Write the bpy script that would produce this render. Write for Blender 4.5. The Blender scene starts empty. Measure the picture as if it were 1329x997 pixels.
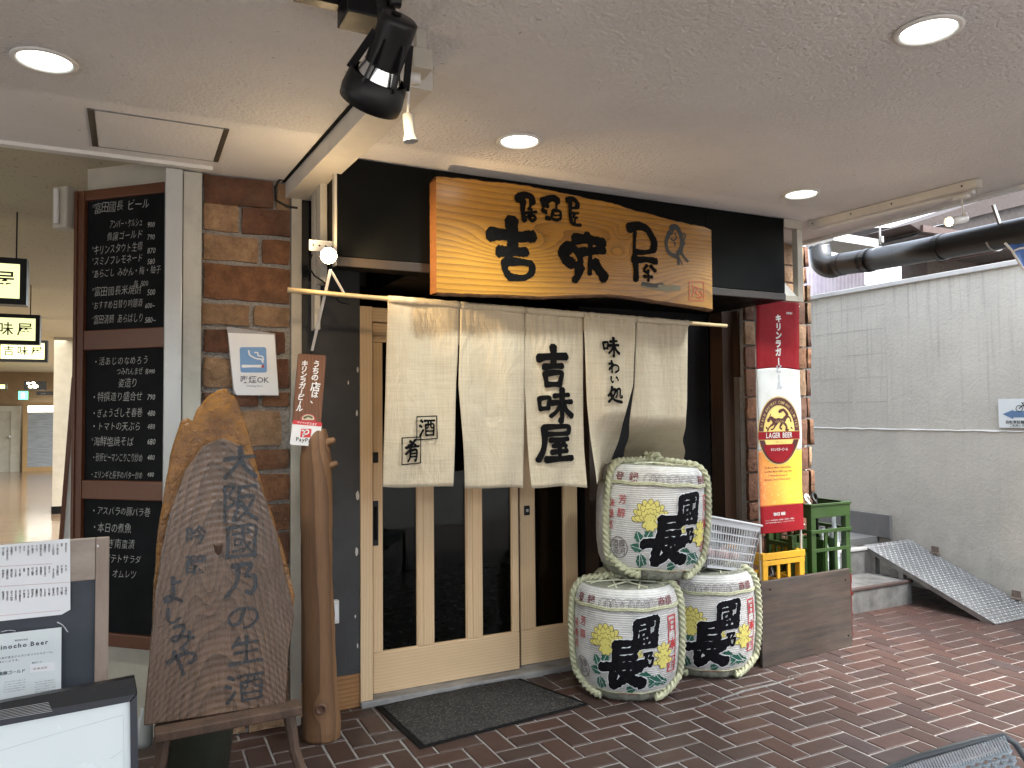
import bpy, math, random
import numpy as np
from mathutils import Vector, Matrix
R = random.Random(7)
C = bpy.context.scene.collection
SC = bpy.context.scene
# ------------------------------------------------------------------ camera (solved from the photograph's vanishing points)
F, CX, CY = 998.0, 664.5, 498.5
def _cam():
    X = np.array([2678 - CX, -(518 - CY), -F]); X /= np.linalg.norm(X)
    b = np.array([678 - CX, -(535.0 - CY), -F])
    Z = np.cross(X, b); Z /= np.linalg.norm(Z)
    if Z[1] < 0: Z = -Z
    return np.stack([X, np.cross(Z, X), Z])
RM = _cam()
CAM = np.array([0, 0, 1.5])
cd = bpy.data.cameras.new('camera'); cam = bpy.data.objects.new('camera', cd); C.objects.link(cam)
cam.matrix_world = Matrix.Translation(CAM) @ Matrix([list(r) for r in RM]).to_4x4()
cd.sensor_width = 36; cd.lens = F / 1329 * 36; cd.clip_start = 0.05; cd.clip_end = 600
SC.camera = cam
# ------------------------------------------------------------------ light
W = bpy.data.worlds.new('World'); SC.world = W; W.use_nodes = True
wn = W.node_tree.nodes; sky = wn.new('ShaderNodeTexSky'); sky.sky_type = 'NISHITA'; sky.sun_disc = False
SUN_EL, SUN_AZ = math.radians(58), math.radians(150)
sky.sun_elevation = SUN_EL; sky.sun_rotation = SUN_AZ; sky.air_density = 1.2; sky.dust_density = 3.0; sky.ozone_density = 1.0
hs = wn.new('ShaderNodeHueSaturation'); hs.inputs['Saturation'].default_value = .45; W.node_tree.links.new(sky.outputs[0], hs.inputs['Color']); W.node_tree.links.new(hs.outputs[0], wn['Background'].inputs[0]); wn['Background'].inputs[1].default_value = 0.15
sl = bpy.data.lights.new('sun', 'SUN'); sl.energy = 1.3; sl.angle = math.radians(32); sl.color = (1, .95, .88)
so = bpy.data.objects.new('sun', sl); C.objects.link(so)
sd = Vector((math.sin(SUN_AZ) * math.cos(SUN_EL), math.cos(SUN_AZ) * math.cos(SUN_EL), math.sin(SUN_EL)))
so.rotation_euler = sd.to_track_quat('Z', 'Y').to_euler(); so.location = (2, -6, 9)
SC.view_settings.view_transform = 'Standard'; SC.view_settings.look = 'None'
SC.view_settings.exposure = 2.82; SC.view_settings.gamma = 1
SC.render.engine = 'CYCLES'; SC.cycles.use_denoising = True
SC.cycles.max_bounces = 10; SC.cycles.diffuse_bounces = 6; SC.cycles.sample_clamp_indirect = 6
SC.cycles.caustics_reflective = False; SC.cycles.caustics_refractive = False
# ------------------------------------------------------------------ pixel -> place helpers
def ray(px, py): return RM @ np.array([px - CX, -(py - CY), -F])
def onz(px, py, z=0.): r = ray(px, py); return CAM + (z - CAM[2]) / r[2] * r
def ony(px, py, y): r = ray(px, py); return CAM + (y - CAM[1]) / r[1] * r
def onx(px, py, x): r = ray(px, py); return CAM + (x - CAM[0]) / r[0] * r
def dep(px, py, d): return CAM + ray(px, py) / F * d
def proj(p):
    c = RM.T @ (np.array(p) - CAM); return CX + F * c[0] / -c[2], CY - F * c[1] / -c[2], -c[2]
class Fr:
    """a flat frame: origin o, unit u (right), v (up), n (towards the viewer)"""
    def __init__(s, o, u=(1, 0, 0), v=(0, 0, 1)):
        s.o = np.array(o, float); s.u = np.array(u, float); s.u /= np.linalg.norm(s.u)
        s.v = np.array(v, float); s.v -= s.u * np.dot(s.v, s.u); s.v /= np.linalg.norm(s.v)
        s.n = np.cross(s.u, s.v)
    def w(s, a, b, c=0.): return s.o + s.u * a + s.v * b + s.n * c
    def px(s, px, py):
        r = ray(px, py); t = np.dot(s.o - CAM, s.n) / np.dot(r, s.n); d = CAM + r * t - s.o
        return float(np.dot(d, s.u)), float(np.dot(d, s.v))
# ------------------------------------------------------------------ materials
class NT:
    def __init__(s, name):
        s.m = bpy.data.materials.new(name); s.m.use_nodes = True; s.t = s.m.node_tree
        s.b = s.t.nodes['Principled BSDF']; s.out = s.t.nodes['Material Output']
        s._p = None
    def n(s, ty, **k):
        o = s.t.nodes.new(ty)
        for a, v in k.items(): setattr(o, a, v)
        return o
    def put(s, sock, v):
        if isinstance(v, bpy.types.NodeSocket): s.t.links.new(v, sock)
        elif v is not None:
            if isinstance(v, (tuple, list)) and len(v) == 3 and sock.type == 'RGBA': v = (*v, 1)
            sock.default_value = v
    @property
    def P(s):
        if s._p is None: s._p = s.n('ShaderNodeNewGeometry').outputs['Position']
        return s._p
    def mt(s, op, a, b=None, c=None):
        o = s.n('ShaderNodeMath', operation=op)
        s.put(o.inputs[0], a)
        if b is not None: s.put(o.inputs[1], b)
        if c is not None: s.put(o.inputs[2], c)
        return o.outputs[0]
    def vm(s, op, a, b):
        o = s.n('ShaderNodeVectorMath', operation=op); s.put(o.inputs[0], a); s.put(o.inputs[1], b); return o.outputs[0]
    def sep(s, v=None):
        o = s.n('ShaderNodeSeparateXYZ'); s.put(o.inputs[0], v or s.P); return o.outputs
    def noise(s, scale=5, detail=5, rough=.6, vec=None, stretch=None, dist=0):
        v = vec or s.P
        if stretch: v = s.vm('MULTIPLY', v, stretch)
        o = s.n('ShaderNodeTexNoise'); s.put(o.inputs['Vector'], v); s.put(o.inputs['Scale'], scale)
        s.put(o.inputs['Detail'], detail); s.put(o.inputs['Roughness'], rough); s.put(o.inputs['Distortion'], dist)
        return o.outputs['Fac']
    def ramp(s, f, st):
        o = s.n('ShaderNodeValToRGB'); s.put(o.inputs[0], f); e = o.color_ramp.elements
        while len(e) < len(st): e.new(.5)
        for i, (p, c) in enumerate(st):
            e[i].position = p; e[i].color = (*c, 1) if len(c) == 3 else c
        return o.outputs[0]
    def rng(s, f, a, b, c=0., d=1.):
        o = s.n('ShaderNodeMapRange'); s.put(o.inputs[0], f)
        for i, v in enumerate((a, b, c, d)): s.put(o.inputs[i + 1], v)
        return o.outputs[0]
    def mix(s, f, a, b, bt='MIX'):
        o = s.n('ShaderNodeMix', data_type='RGBA', blend_type=bt); s.put(o.inputs[0], f); s.put(o.inputs[6], a); s.put(o.inputs[7], b)
        return o.outputs[2]
    def bump(s, h, st=.3, d=.01, prev=None):
        o = s.n('ShaderNodeBump'); s.put(o.inputs['Height'], h); s.put(o.inputs['Strength'], st); s.put(o.inputs['Distance'], d)
        if prev: s.t.links.new(prev, o.inputs['Normal'])
        s.t.links.new(o.outputs[0], s.b.inputs['Normal']); return o.outputs[0]
    def set(s, col=None, rough=None, metal=None, **k):
        if col is not None: s.put(s.b.inputs['Base Color'], col)
        if rough is not None: s.put(s.b.inputs['Roughness'], rough)
        if metal is not None: s.put(s.b.inputs['Metallic'], metal)
        for a, v in k.items(): s.put(s.b.inputs[a], v)
        return s.m
def PM(name, c, c2=None, rough=.6, scale=6, detail=6, bump=0, bscale=80, bd=.004, metal=0, stretch=None, rnd=0, island=False, dirt=0, **k):
    t = NT(name); c2 = c2 or tuple(x * .78 for x in c)
    f = t.rng(t.noise(scale, detail, .62, stretch=stretch), .3, .7)
    col = t.mix(f, c, c2)
    if dirt:
        g = t.rng(t.noise(2.3, 8, .7), .52, .75, 0, dirt); col = t.mix(g, col, tuple(x * .35 for x in c))
    if rnd:
        r = t.n('ShaderNodeNewGeometry').outputs['Random Per Island'] if island else t.n('ShaderNodeObjectInfo').outputs['Random']
        v = t.rng(r, 0, 1, 1 - rnd, 1 + rnd); h = t.n('ShaderNodeHueSaturation'); t.put(h.inputs['Value'], v)
        t.put(h.inputs['Hue'], t.rng(t.mt('FRACT', t.mt('MULTIPLY', r, 7.3)), 0, 1, .492, .512)); t.put(h.inputs['Color'], col); col = h.outputs[0]
    rr = t.rng(t.noise(scale * 2.3, 4), .3, .7, max(rough - .08, .02), min(rough + .1, 1))
    if bump: t.bump(t.noise(bscale, 4, .6, stretch=stretch), bump, bd)
    return t.set(col, rr, metal, **k)
def flat(name, c, rough=.6, metal=0, **k): return PM(name, c, tuple(x * .86 for x in c), rough, 14, 4, metal=metal, **k)
def EM(name, c, st, c2=None):
    t = NT(name); t.set(c, .5); t.put(t.b.inputs['Emission Color'], c); t.put(t.b.inputs['Emission Strength'], st); return t.m
def grain(name, cols, along='x', freq=60, wob=.04, knots=(), rough=.45, bump=.25, fine=260, humps=(), warp=2., **k):
    """sawn wood: growth rings drawn as contour lines of a warped height, knots and cathedral humps bend them"""
    t = NT(name); x, y, z = t.sep()
    A, B = {'x': (x, z), 'z': (z, x), 'y': (y, x)}[along]
    st = {'x': (.25, 1, 1), 'z': (1, 1, .25), 'y': (1, .25, 1)}[along]
    h = t.mt('ADD', B, t.mt('MULTIPLY', t.mt('SUBTRACT', t.noise(warp, 3, .5, stretch=st), .5), wob * 2))
    h = t.mt('ADD', h, t.mt('MULTIPLY', t.mt('SUBTRACT', t.noise(14, 3, .5, stretch=st), .5), wob * .18))
    for (ka, kb, sa, sb, amp) in knots:
        da = t.mt('DIVIDE', t.mt('SUBTRACT', A, ka), sa); db = t.mt('DIVIDE', t.mt('SUBTRACT', B, kb), sb)
        d2 = t.mt('ADD', t.mt('MULTIPLY', da, da), t.mt('MULTIPLY', db, db))
        h = t.mt('ADD', h, t.mt('MULTIPLY', t.mt('EXPONENT', t.mt('MULTIPLY', d2, -1.)), amp))
    for (a0, b0, kk) in humps:                     # cathedral arches: rings follow  A + kk*(B-b0)^2
        db = t.mt('SUBTRACT', B, b0); h = t.mt('ADD', t.mt('MULTIPLY', t.mt('ADD', A, t.mt('MULTIPLY', t.mt('MULTIPLY', db, db), kk)), a0), t.mt('MULTIPLY', h, .35))
    s = t.mt('FRACT', t.mt('MULTIPLY', h, freq)); s = t.mt('POWER', s, 2.2)
    f2 = t.noise(fine, 4, .6, stretch={'x': (.03, 1, 1), 'z': (1, 1, .03), 'y': (1, .03, 1)}[along])
    big = t.rng(t.noise(2.2, 4, .5, stretch=st), .35, .65)
    col = t.mix(t.mt('MULTIPLY', s, k.pop('ring', .75)), t.mix(big, cols[0], cols[1]), cols[2])
    col = t.mix(t.rng(f2, .45, .7, 0, .35), col, cols[2])
    t.bump(t.mt('ADD', s, t.mt('MULTIPLY', f2, .7)), bump, .003)
    return t.set(col, t.rng(f2, .3, .7, rough - .06, rough + .12), **k)
# ------------------------------------------------------------------ meshes
class MB:
    def __init__(s): s.v = []; s.f = []; s.mi = []; s.m = []; s.cur = 0
    def use(s, mat):
        if mat not in s.m: s.m.append(mat)
        s.cur = s.m.index(mat); return s
    def add(s, vs, fs):
        o = len(s.v); s.st = getattr(s, 'st', []) + [(len(s.v), len(s.f))]; s.v += [tuple(map(float, p)) for p in vs]; s.f += [tuple(i + o for i in f) for f in fs]; s.mi += [s.cur] * len(fs); return s
    def box(s, a, b):
        (x0, y0, z0), (x1, y1, z1) = a, b
        x0, x1 = sorted((x0, x1)); y0, y1 = sorted((y0, y1)); z0, z1 = sorted((z0, z1))
        return s.hexa([(x0, y0, z0), (x1, y0, z0), (x1, y1, z0), (x0, y1, z0), (x0, y0, z1), (x1, y0, z1), (x1, y1, z1), (x0, y1, z1)])
    def hexa(s, p): return s.add(p, [(3, 2, 1, 0), (4, 5, 6, 7), (0, 1, 5, 4), (1, 2, 6, 5), (2, 3, 7, 6), (3, 0, 4, 7)])
    def fbox(s, fr, a0, a1, b0, b1, c0, c1):
        return s.hexa([fr.w(a, b, c) for c in (c0, c1) for (a, b) in ((a0, b0), (a1, b0), (a1, b1), (a0, b1))])
    def quad(s, *p): return s.add(p, [tuple(range(len(p)))])
    def bar(s, p, q, w, h=None, up=(0, 0, 1)):
        p, q = np.array(p, float), np.array(q, float); h = h or w; d = q - p; d /= np.linalg.norm(d); up = np.array(up, float)
        if abs(np.dot(d, up)) > .95: up = np.array((1., 0, 0))
        r = np.cross(d, up); r /= np.linalg.norm(r); u = np.cross(r, d)
        return s.hexa([e + r * a * w / 2 + u * b * h / 2 for e in (p, q) for (a, b) in ((-1, -1), (1, -1), (1, 1), (-1, 1))])
    def sweep(s, path, rad, n=10, twist=0, lobes=0, amp=.0, caps=True, closed=False):
        P = [np.array(p, float) for p in path]; N = len(P)
        rad = rad if hasattr(rad, '__len__') else [rad] * N
        T = [P[(i + 1) % N] - P[i - 1] if closed else P[min(i + 1, N - 1)] - P[max(i - 1, 0)] for i in range(N)]
        T = [t / (np.linalg.norm(t) + 1e-9) for t in T]
        u = np.cross(T[0], (0, 0, 1.)); u = u if np.linalg.norm(u) > .1 else np.cross(T[0], (1., 0, 0)); u /= np.linalg.norm(u)
        vs = []; L = 0
        for i in range(N):
            u = u - T[i] * np.dot(u, T[i]); u /= np.linalg.norm(u); w = np.cross(T[i], u)
            if i: L += np.linalg.norm(P[i] - P[i - 1])
            for k in range(n):
                a = 2 * math.pi * k / n; r = rad[i] * (1 + (amp * math.cos(lobes * a + twist * L) if lobes else 0))
                vs.append(P[i] + (u * math.cos(a) + w * math.sin(a)) * r)
        fs = [(i * n + k, i * n + (k + 1) % n, (i + 1) % N * n + (k + 1) % n, (i + 1) % N * n + k) for i in range(N if closed else N - 1) for k in range(n)]
        if caps and not closed: fs += [tuple(range(n))[::-1], tuple(range((N - 1) * n, N * n))]
        return s.add(vs, fs)
    def lathe(s, prof, c=(0, 0, 0), n=32, ax=None, cap=True):
        c = np.array(c, float); M = np.eye(3) if ax is None else np.array(Vector(ax).to_track_quat('Z', 'Y').to_matrix())
        vs = [c + M @ np.array((r * math.cos(2 * math.pi * k / n), r * math.sin(2 * math.pi * k / n), z)) for (r, z) in prof for k in range(n)]
        fs = [(i * n + k, i * n + (k + 1) % n, (i + 1) * n + (k + 1) % n, (i + 1) * n + k) for i in range(len(prof) - 1) for k in range(n)]
        if cap: fs += [tuple(range(n))[::-1], tuple(range((len(prof) - 1) * n, len(prof) * n))]
        return s.add(vs, fs)
    def prism(s, pts, fr, c0, c1, bev=0):
        """outline pts (a,b) in frame fr, from depth c0 to c1, optional bevel of the front face"""
        n = len(pts); cen = np.mean(np.array(pts), 0)
        def ins(p, d):
            v = cen - np.array(p); l = np.linalg.norm(v); return np.array(p) + v / l * d
        ly = [(pts, c0), (pts, c1 - bev)] + ([([ins(p, bev) for p in pts], c1)] if bev else [])
        if not bev: ly[-1] = (pts, c1)
        vs = [fr.w(p[0], p[1], c) for q, c in ly for p in q]
        fs = [(i * n + k, i * n + (k + 1) % n, (i + 1) * n + (k + 1) % n, (i + 1) * n + k) for i in range(len(ly) - 1) for k in range(n)]
        fs += [tuple(range(n))[::-1], tuple(range((len(ly) - 1) * n, len(ly) * n))]
        return s.add(vs, fs)
    def grid(s, nu, nv, fn):
        vs = [fn(i / nu, j / nv) for j in range(nv + 1) for i in range(nu + 1)]
        return s.add(vs, [(j * (nu + 1) + i, j * (nu + 1) + i + 1, (j + 1) * (nu + 1) + i + 1, (j + 1) * (nu + 1) + i) for j in range(nv) for i in range(nu)])
    def each(s, name, mat=None, parent=None, **k):
        """one object per added piece"""
        st = s.st + [(len(s.v), len(s.f))]
        for (v0, f0), (v1, f1) in zip(st[:-1], st[1:]):
            q = MB(); q.v = s.v[v0:v1]; q.f = [tuple(i - v0 for i in f) for f in s.f[f0:f1]]; q.mi = [0] * (f1 - f0); o = q.build(name, mat, parent, **k)
        return o
    def build(s, name, mat=None, parent=None, smooth=False, loc=None, bevel=0, solid=0, **p):
        me = bpy.data.meshes.new(name); off = np.array(loc if loc is not None else (0, 0, 0), float)
        if parent is not None and loc is None: off = np.array(wloc(parent), float)
        me.from_pydata([tuple(np.array(v) - off) for v in s.v], [], s.f)
        if mat and not s.m: s.m = [mat]
        for m in s.m: me.materials.append(m)
        if len(s.m) > 1: me.polygons.foreach_set('material_index', s.mi)
        if smooth: me.polygons.foreach_set('use_smooth', [True] * len(me.polygons))
        o = bpy.data.objects.new(name, me); C.objects.link(o)
        if parent is not None: o.parent = parent
        if loc is not None: o.location = tuple(off - np.array(wloc(parent)))
        o['_w'] = tuple(off)
        if bevel:
            b = o.modifiers.new('b', 'BEVEL'); b.width = bevel; b.segments = 2; b.limit_method = 'ANGLE'; b.angle_limit = .6
            b.harden_normals = False
        if solid: sm = o.modifiers.new('s', 'SOLIDIFY'); sm.thickness = solid; sm.offset = 0
        for k, v in p.items(): o[k] = v
        return o
def wloc(o): return o.get('_w', (0, 0, 0)) if o is not None else (0, 0, 0)
def thing(name, label, cat, loc=(0, 0, 0), group=None):
    o = bpy.data.objects.new(name, None); C.objects.link(o); o.location = tuple(loc); o['_w'] = tuple(float(x) for x in loc)
    o.empty_display_size = .1; return tag(o, label, cat, group)
def tag(o, label, cat, group=None, kind='thing'):
    o['label'] = label; o['category'] = cat; o['kind'] = kind
    if group: o['group'] = group
    return o
def dup(root, loc, label=None):
    r = root.copy(); C.objects.link(r); r.location = loc; r['_w'] = tuple(loc)
    if label: r['label'] = label
    for ch in root.children:
        c = ch.copy(); C.objects.link(c); c.parent = r
        for g in ch.children:
            d = g.copy(); C.objects.link(d); d.parent = c
    return r
# ------------------------------------------------------------------ lettering
_G = {}
def glyph(ch, w=0.):
    k = (ch, w)
    if k not in _G:
        c = bpy.data.curves.new('g', 'FONT'); c.body = ch; c.size = 1; c.resolution_u = 2; c.offset = w
        o = bpy.data.objects.new('g', c); C.objects.link(o); bpy.context.view_layer.update()
        me = bpy.data.meshes.new_from_object(o.evaluated_get(bpy.context.evaluated_depsgraph_get()))
        v = [(p.co.x, p.co.y) for p in me.vertices]; f = [tuple(p.vertices) for p in me.polygons]
        bpy.data.objects.remove(o); bpy.data.meshes.remove(me); bpy.data.curves.remove(c)
        cjk = ord(ch) > 0x2E00
        if cjk: adv, x0 = 1.0, 0.
        elif v: x0 = min(a for a, b in v) - .045; adv = max(a for a, b in v) + .045 - x0
        else: adv, x0 = .3, 0.
        _G[k] = (v, f, adv, x0)
    return _G[k]
def text(mb, s, fn, a, b, size, w=.012, align='l', vert=False, gap=0., jit=0., sx=1., skew=0., rot=0.):
    """writes s with its first glyph's lower-left corner (align l), centre (c) or right end (r) at (a,b); fn maps (a,b) to a place"""
    tot = sum(glyph(c, w)[2] * sx if c != ' ' else .35 for c in s) * size + gap * size * len(s)
    x = 0. if align == 'l' or vert else (-tot / 2 if align == 'c' else -tot); y = 0.
    cr, sr = math.cos(rot), math.sin(rot)
    for c in s:
        if c == ' ':
            if vert: y -= size * .5
            else: x += .35 * size
            continue
        v, f, adv, x0 = glyph(c, w); j = lambda m: R.uniform(-m, m) * jit
        an = j(.25); ca, sa = math.cos(an), math.sin(an); sc = size * (1 + j(.25)); dx, dy = j(.08) * size, j(.1) * size
        pts = []
        for (p, q) in v:
            p = (p - x0); q = q
            if vert and c in 'ー〜': p, q = q + .12, .75 - p
            p -= .5 * adv; q -= .36; p, q = (p * ca - q * sa) * sx + q * skew, p * sa + q * ca
            X = p * sc + dx + (0 if vert else x + adv * size * sx / 2); Y = q * sc + dy + (y if vert else .36 * size)
            pts.append(fn(a + X * cr - Y * sr, b + X * sr + Y * cr))
        mb.add(pts, f)
        if vert: y -= size * (1 + gap)
        else: x += (adv * sx + gap) * size
    return mb
# brush characters, strokes on a 100 x 100 square: [(points...), width]
BR = {
'吉': [([(6,70),(30,74),(94,76)],13),([(49,99),(51,75),(49,50)],12),([(22,50),(50,52),(80,53)],10),([(26,36),(29,20),(32,5)],9),([(27,34),(55,37),(76,36),(72,20),(68,5)],9),([(32,9),(68,10)],9)],
'味': [([(8,72),(9,52),(12,36)],8),([(8,70),(20,73),(34,73),(32,54),(30,38)],8),([(12,40),(30,42)],8),([(45,78),(66,81),(88,82)],8),([(38,57),(70,60),(97,61)],9),([(67,99),(67,50),(66,3),(60,8)],10),([(65,55),(52,32),(36,16)],8),([(68,56),(80,34),(98,16)],11)],
'屋': [([(20,91),(50,93),(84,92),(83,73)],9),([(21,73),(83,74)],8),([(20,91),(21,60),(16,30),(3,3)],10),([(34,57),(84,60)],8),([(58,57),(46,45),(40,41),(72,44)],7),([(68,51),(78,38)],8),([(36,25),(82,28)],8),([(58,41),(58,8)],8),([(22,6),(60,7),(97,8)],10)],
'居': [([(20,91),(50,93),(84,92),(83,73)],10),([(21,73),(83,74)],9),([(20,91),(21,60),(18,30),(6,3)],11),([(30,55),(92,57)],9),([(60,69),(60,34)],9),([(41,35),(43,5)],9),([(41,34),(82,36),(79,6)],9),([(43,9),(78,9)],9)],
'酒': [([(10,89),(22,79)],11),([(3,61),(15,53)],11),([(5,6),(14,20),(25,38)],10),([(32,86),(60,88),(97,88)],9),([(40,65),(42,6)],8),([(40,65),(66,67),(90,66),(88,6)],8),([(57,86),(55,54),(48,45)],7),([(73,86),(74,52),(87,49)],7),([(44,30),(86,31)],7),([(42,8),(88,9)],8)],
'肴': [([(70,98),(48,82),(22,72)],9),([(34,92),(54,84),(74,73)],9),([(8,64),(50,67),(94,69)],9),([(50,80),(36,56),(8,34)],9),([(38,50),(36,20),(24,3)],8),([(36,50),(78,52),(76,8),(66,8)],9),([(38,37),(74,38)],7),([(36,23),(74,24)],7)],
'國': [([(12,90),(13,50),(10,5)],11),([(12,89),(50,92),(90,92),(88,50),(88,4)],11),([(12,9),(88,10)],10),([(26,71),(76,74)],7),([(31,57),(32,38)],6),([(31,56),(49,57),(48,39)],6),([(31,40),(48,41)],6),([(24,23),(54,30)],7),([(54,84),(60,46),(80,18)],8),([(76,47),(52,20)],7),([(67,85),(75,78)],7)],
'乃': [([(22,84),(50,87),(72,85),(58,56),(82,53),(76,12),(56,14)],12),([(38,84),(34,42),(6,4)],13)],
'長': [([(34,95),(34,46)],11),([(32,92),(84,94)],10),([(34,77),(76,78)],9),([(34,62),(76,63)],9),([(3,44),(50,47),(98,48)],12),([(33,45),(31,4),(54,18)],12),([(88,40),(64,27)],10),([(48,45),(66,20),(98,3)],15)],
'大': [([(6,60),(50,66),(94,68)],12),([(52,97),(48,55),(8,6)],13),([(52,60),(70,30),(96,8)],14)],
'阪': [([(12,92),(12,3)],9),([(12,90),(36,90),(22,66),(38,50),(16,38)],9),([(48,88),(94,91)],9),([(49,86),(45,40),(32,5)],9),([(50,63),(86,64),(66,28),(40,4)],9),([(54,50),(72,22),(97,5)],11)],
'生': [([(30,90),(12,60)],10),([(22,70),(86,73)],10),([(18,42),(82,44)],10),([(4,8),(96,10)],11),([(52,97),(51,8)],11)],
'の': [([(54,78),(40,30),(18,24),(12,56),(40,84),(78,78),(92,46),(74,14),(52,6)],11)],
'よ': [([(52,74),(84,77)],13),([(52,95),(53,30),(40,10),(20,14),(30,28),(62,20),(90,6)],13)],
'し': [([(30,92),(28,34),(42,8),(66,14),(86,34)],14)],
'み': [([(20,84),(58,85),(36,32),(14,30),(22,46),(60,42),(94,32)],12),([(76,60),(72,24),(56,4)],12)],
'や': [([(6,50),(50,72),(84,70),(88,50),(68,38)],13),([(50,94),(62,78)],12),([(26,84),(44,40),(54,3)],13)],
'わ': [([(30,94),(31,40),(30,4)],10),([(8,70),(40,74),(22,46),(8,26)],9),([(12,32),(48,62),(80,54),(82,26),(56,6)],10)],
'い': [([(16,80),(14,42),(26,18),(36,32)],12),([(66,76),(82,56),(84,36)],12)],
'処': [([(30,94),(22,66),(5,42)],10),([(26,76),(52,77),(36,40),(6,8)],10),([(18,54),(44,20),(97,7)],12),([(62,80),(61,50),(52,32)],8),([(62,79),(83,80),(83,38),(97,34),(95,46)],8)],
'士': [([(6,70),(30,74),(94,76)],13)],
}
def smooth_path(p, n=7):
    p = [np.array(q, float) for q in p]
    if len(p) == 2: return [p[0] + (p[1] - p[0]) * i / n for i in range(n + 1)]
    q = [2 * p[0] - p[1]] + p + [2 * p[-1] - p[-2]]; out = []
    for i in range(1, len(q) - 2):
        for k in range(n):
            t = k / n; a, b, c, d = q[i - 1:i + 3]
            out.append(.5 * (2 * b + (c - a) * t + (2 * a - 5 * b + 4 * c - d) * t * t + (3 * b - a - 3 * c + d) * t ** 3))
    return out + [p[-1]]
def stroke(mb, path, w, fn, rough=.12, taper=.25, lift=0.):
    """one brush stroke: round heavy start, rough edges, thinner end; fn(a,b,lift)"""
    P = smooth_path(path); N = len(P); L = [];
    ph = R.uniform(0, 9)
    for i, p in enumerate(P):
        t = i / (N - 1); d = P[min(i + 1, N - 1)] - P[max(i - 1, 0)]; l = np.linalg.norm(d) + 1e-9; nrm = np.array((-d[1], d[0])) / l
        ww = w / 2 * (1.12 - taper * t + .12 * math.cos(2 * math.pi * t)) * (1 + rough * .5 * math.sin(ph + 3 * i))
        L.append((p + nrm * ww * (1 + R.uniform(-rough, rough)), p - nrm * ww * (1 + R.uniform(-rough, rough))))
    d0 = P[0] - P[1]; d0 /= np.linalg.norm(d0) + 1e-9; d1 = P[-1] - P[-2]; d1 /= np.linalg.norm(d1) + 1e-9
    c0 = [L[0][1] * .75 + L[0][0] * .25 + d0 * w * .38, L[0][0] * .75 + L[0][1] * .25 + d0 * w * .34]
    c1 = [L[-1][0] * .7 + L[-1][1] * .3 + d1 * w * .22, L[-1][1] * .7 + L[-1][0] * .3 + d1 * w * .3]
    seq = [(c0[1], c0[0])] + L + [(c1[0], c1[1])]
    vs = [fn(q[0], q[1], lift) for pr in seq for q in pr]
    mb.add(vs, [(2 * i, 2 * i + 1, 2 * i + 3, 2 * i + 2) for i in range(len(seq) - 1)])
def brush(mb, ch, fn, a, b, w, h, fat=1., rough=.1, taper=.25, jit=0):
    """character ch in the box with lower-left corner (a,b), w wide and h high"""
    for i, (pts, sw) in enumerate(BR[ch]):
        p = [(a + x / 100 * w + R.uniform(-jit, jit) * w, b + y / 100 * h + R.uniform(-jit, jit) * h) for x, y in pts]
        stroke(mb, p, sw / 100 * (w + h) / 2 * fat, fn, rough, taper, lift=i * .00012)
def poly_print(mb, pts, fn, lift=0.): mb.add([fn(a, b, lift) for a, b in pts], [tuple(range(len(pts)))])
def ellipse(a, b, ra, rb, n=24, rot=0):
    c, s = math.cos(rot), math.sin(rot)
    return [(a + ra * math.cos(t) * c - rb * math.sin(t) * s, b + ra * math.cos(t) * s + rb * math.sin(t) * c) for t in [2 * math.pi * k / n for k in range(n)]]
def disc_grid(mb, a, b, ra, rb, fn, lift=0., n=40, rings=6):
    o = [fn(a, b, lift)] + [fn(a + ra * j / rings * math.cos(2 * math.pi * k / n), b + rb * j / rings * math.sin(2 * math.pi * k / n), lift) for j in range(1, rings + 1) for k in range(n)]
    mb.add(o, [(0, 1 + k, 1 + (k + 1) % n) for k in range(n)] + [(1 + j * n + k, 1 + (j + 1) * n + k, 1 + (j + 1) * n + (k + 1) % n, 1 + j * n + (k + 1) % n) for j in range(rings - 1) for k in range(n)])
def ring(mb, a, b, r0, r1, fn, lift=0., n=40, t0=0, t1=2 * math.pi, asp=1.):
    vs = [fn(a + r * math.cos(t) * asp, b + r * math.sin(t), lift) for t in [t0 + (t1 - t0) * k / n for k in range(n + 1)] for r in (r0, r1)]
    mb.add(vs, [(2 * i, 2 * i + 1, 2 * i + 3, 2 * i + 2) for i in range(n)])
def plane_fn(fr, c=.002): return lambda a, b, l=0.: fr.w(a, b, c + l)
# ------------------------------------------------------------------ palette
def fl_brick(name, island):
    t = NT(name)
    r = t.n('ShaderNodeNewGeometry').outputs['Random Per Island'] if island else t.n('ShaderNodeObjectInfo').outputs['Random']
    base = t.ramp(r, [(0, (.040, .025, .022)), (.35, (.052, .030, .0245)), (.7, (.066, .035, .028)), (1, (.045, .031, .030))])
    n = t.rng(t.noise(30, 6, .7), .3, .75); col = t.mix(t.mt('MULTIPLY', n, .4), base, (.03, .018, .016))
    d = t.rng(t.noise(1.6, 7, .7), .5, .8, 0, .3); col = t.mix(d, col, (.12, .10, .09))
    t.bump(t.noise(240, 4, .6), .12, .002)
    return t.set(col, t.rng(t.noise(5, 6, .65), .3, .7, .34, .52), **{'Specular IOR Level': .32})
M_TILE, M_TILE2 = fl_brick('floor_brick', False), fl_brick('floor_brick_far', True)
M_MORT = PM('floor_mortar', (.30, .285, .27), (.15, .145, .14), .9, 9, bump=.4)
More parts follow.
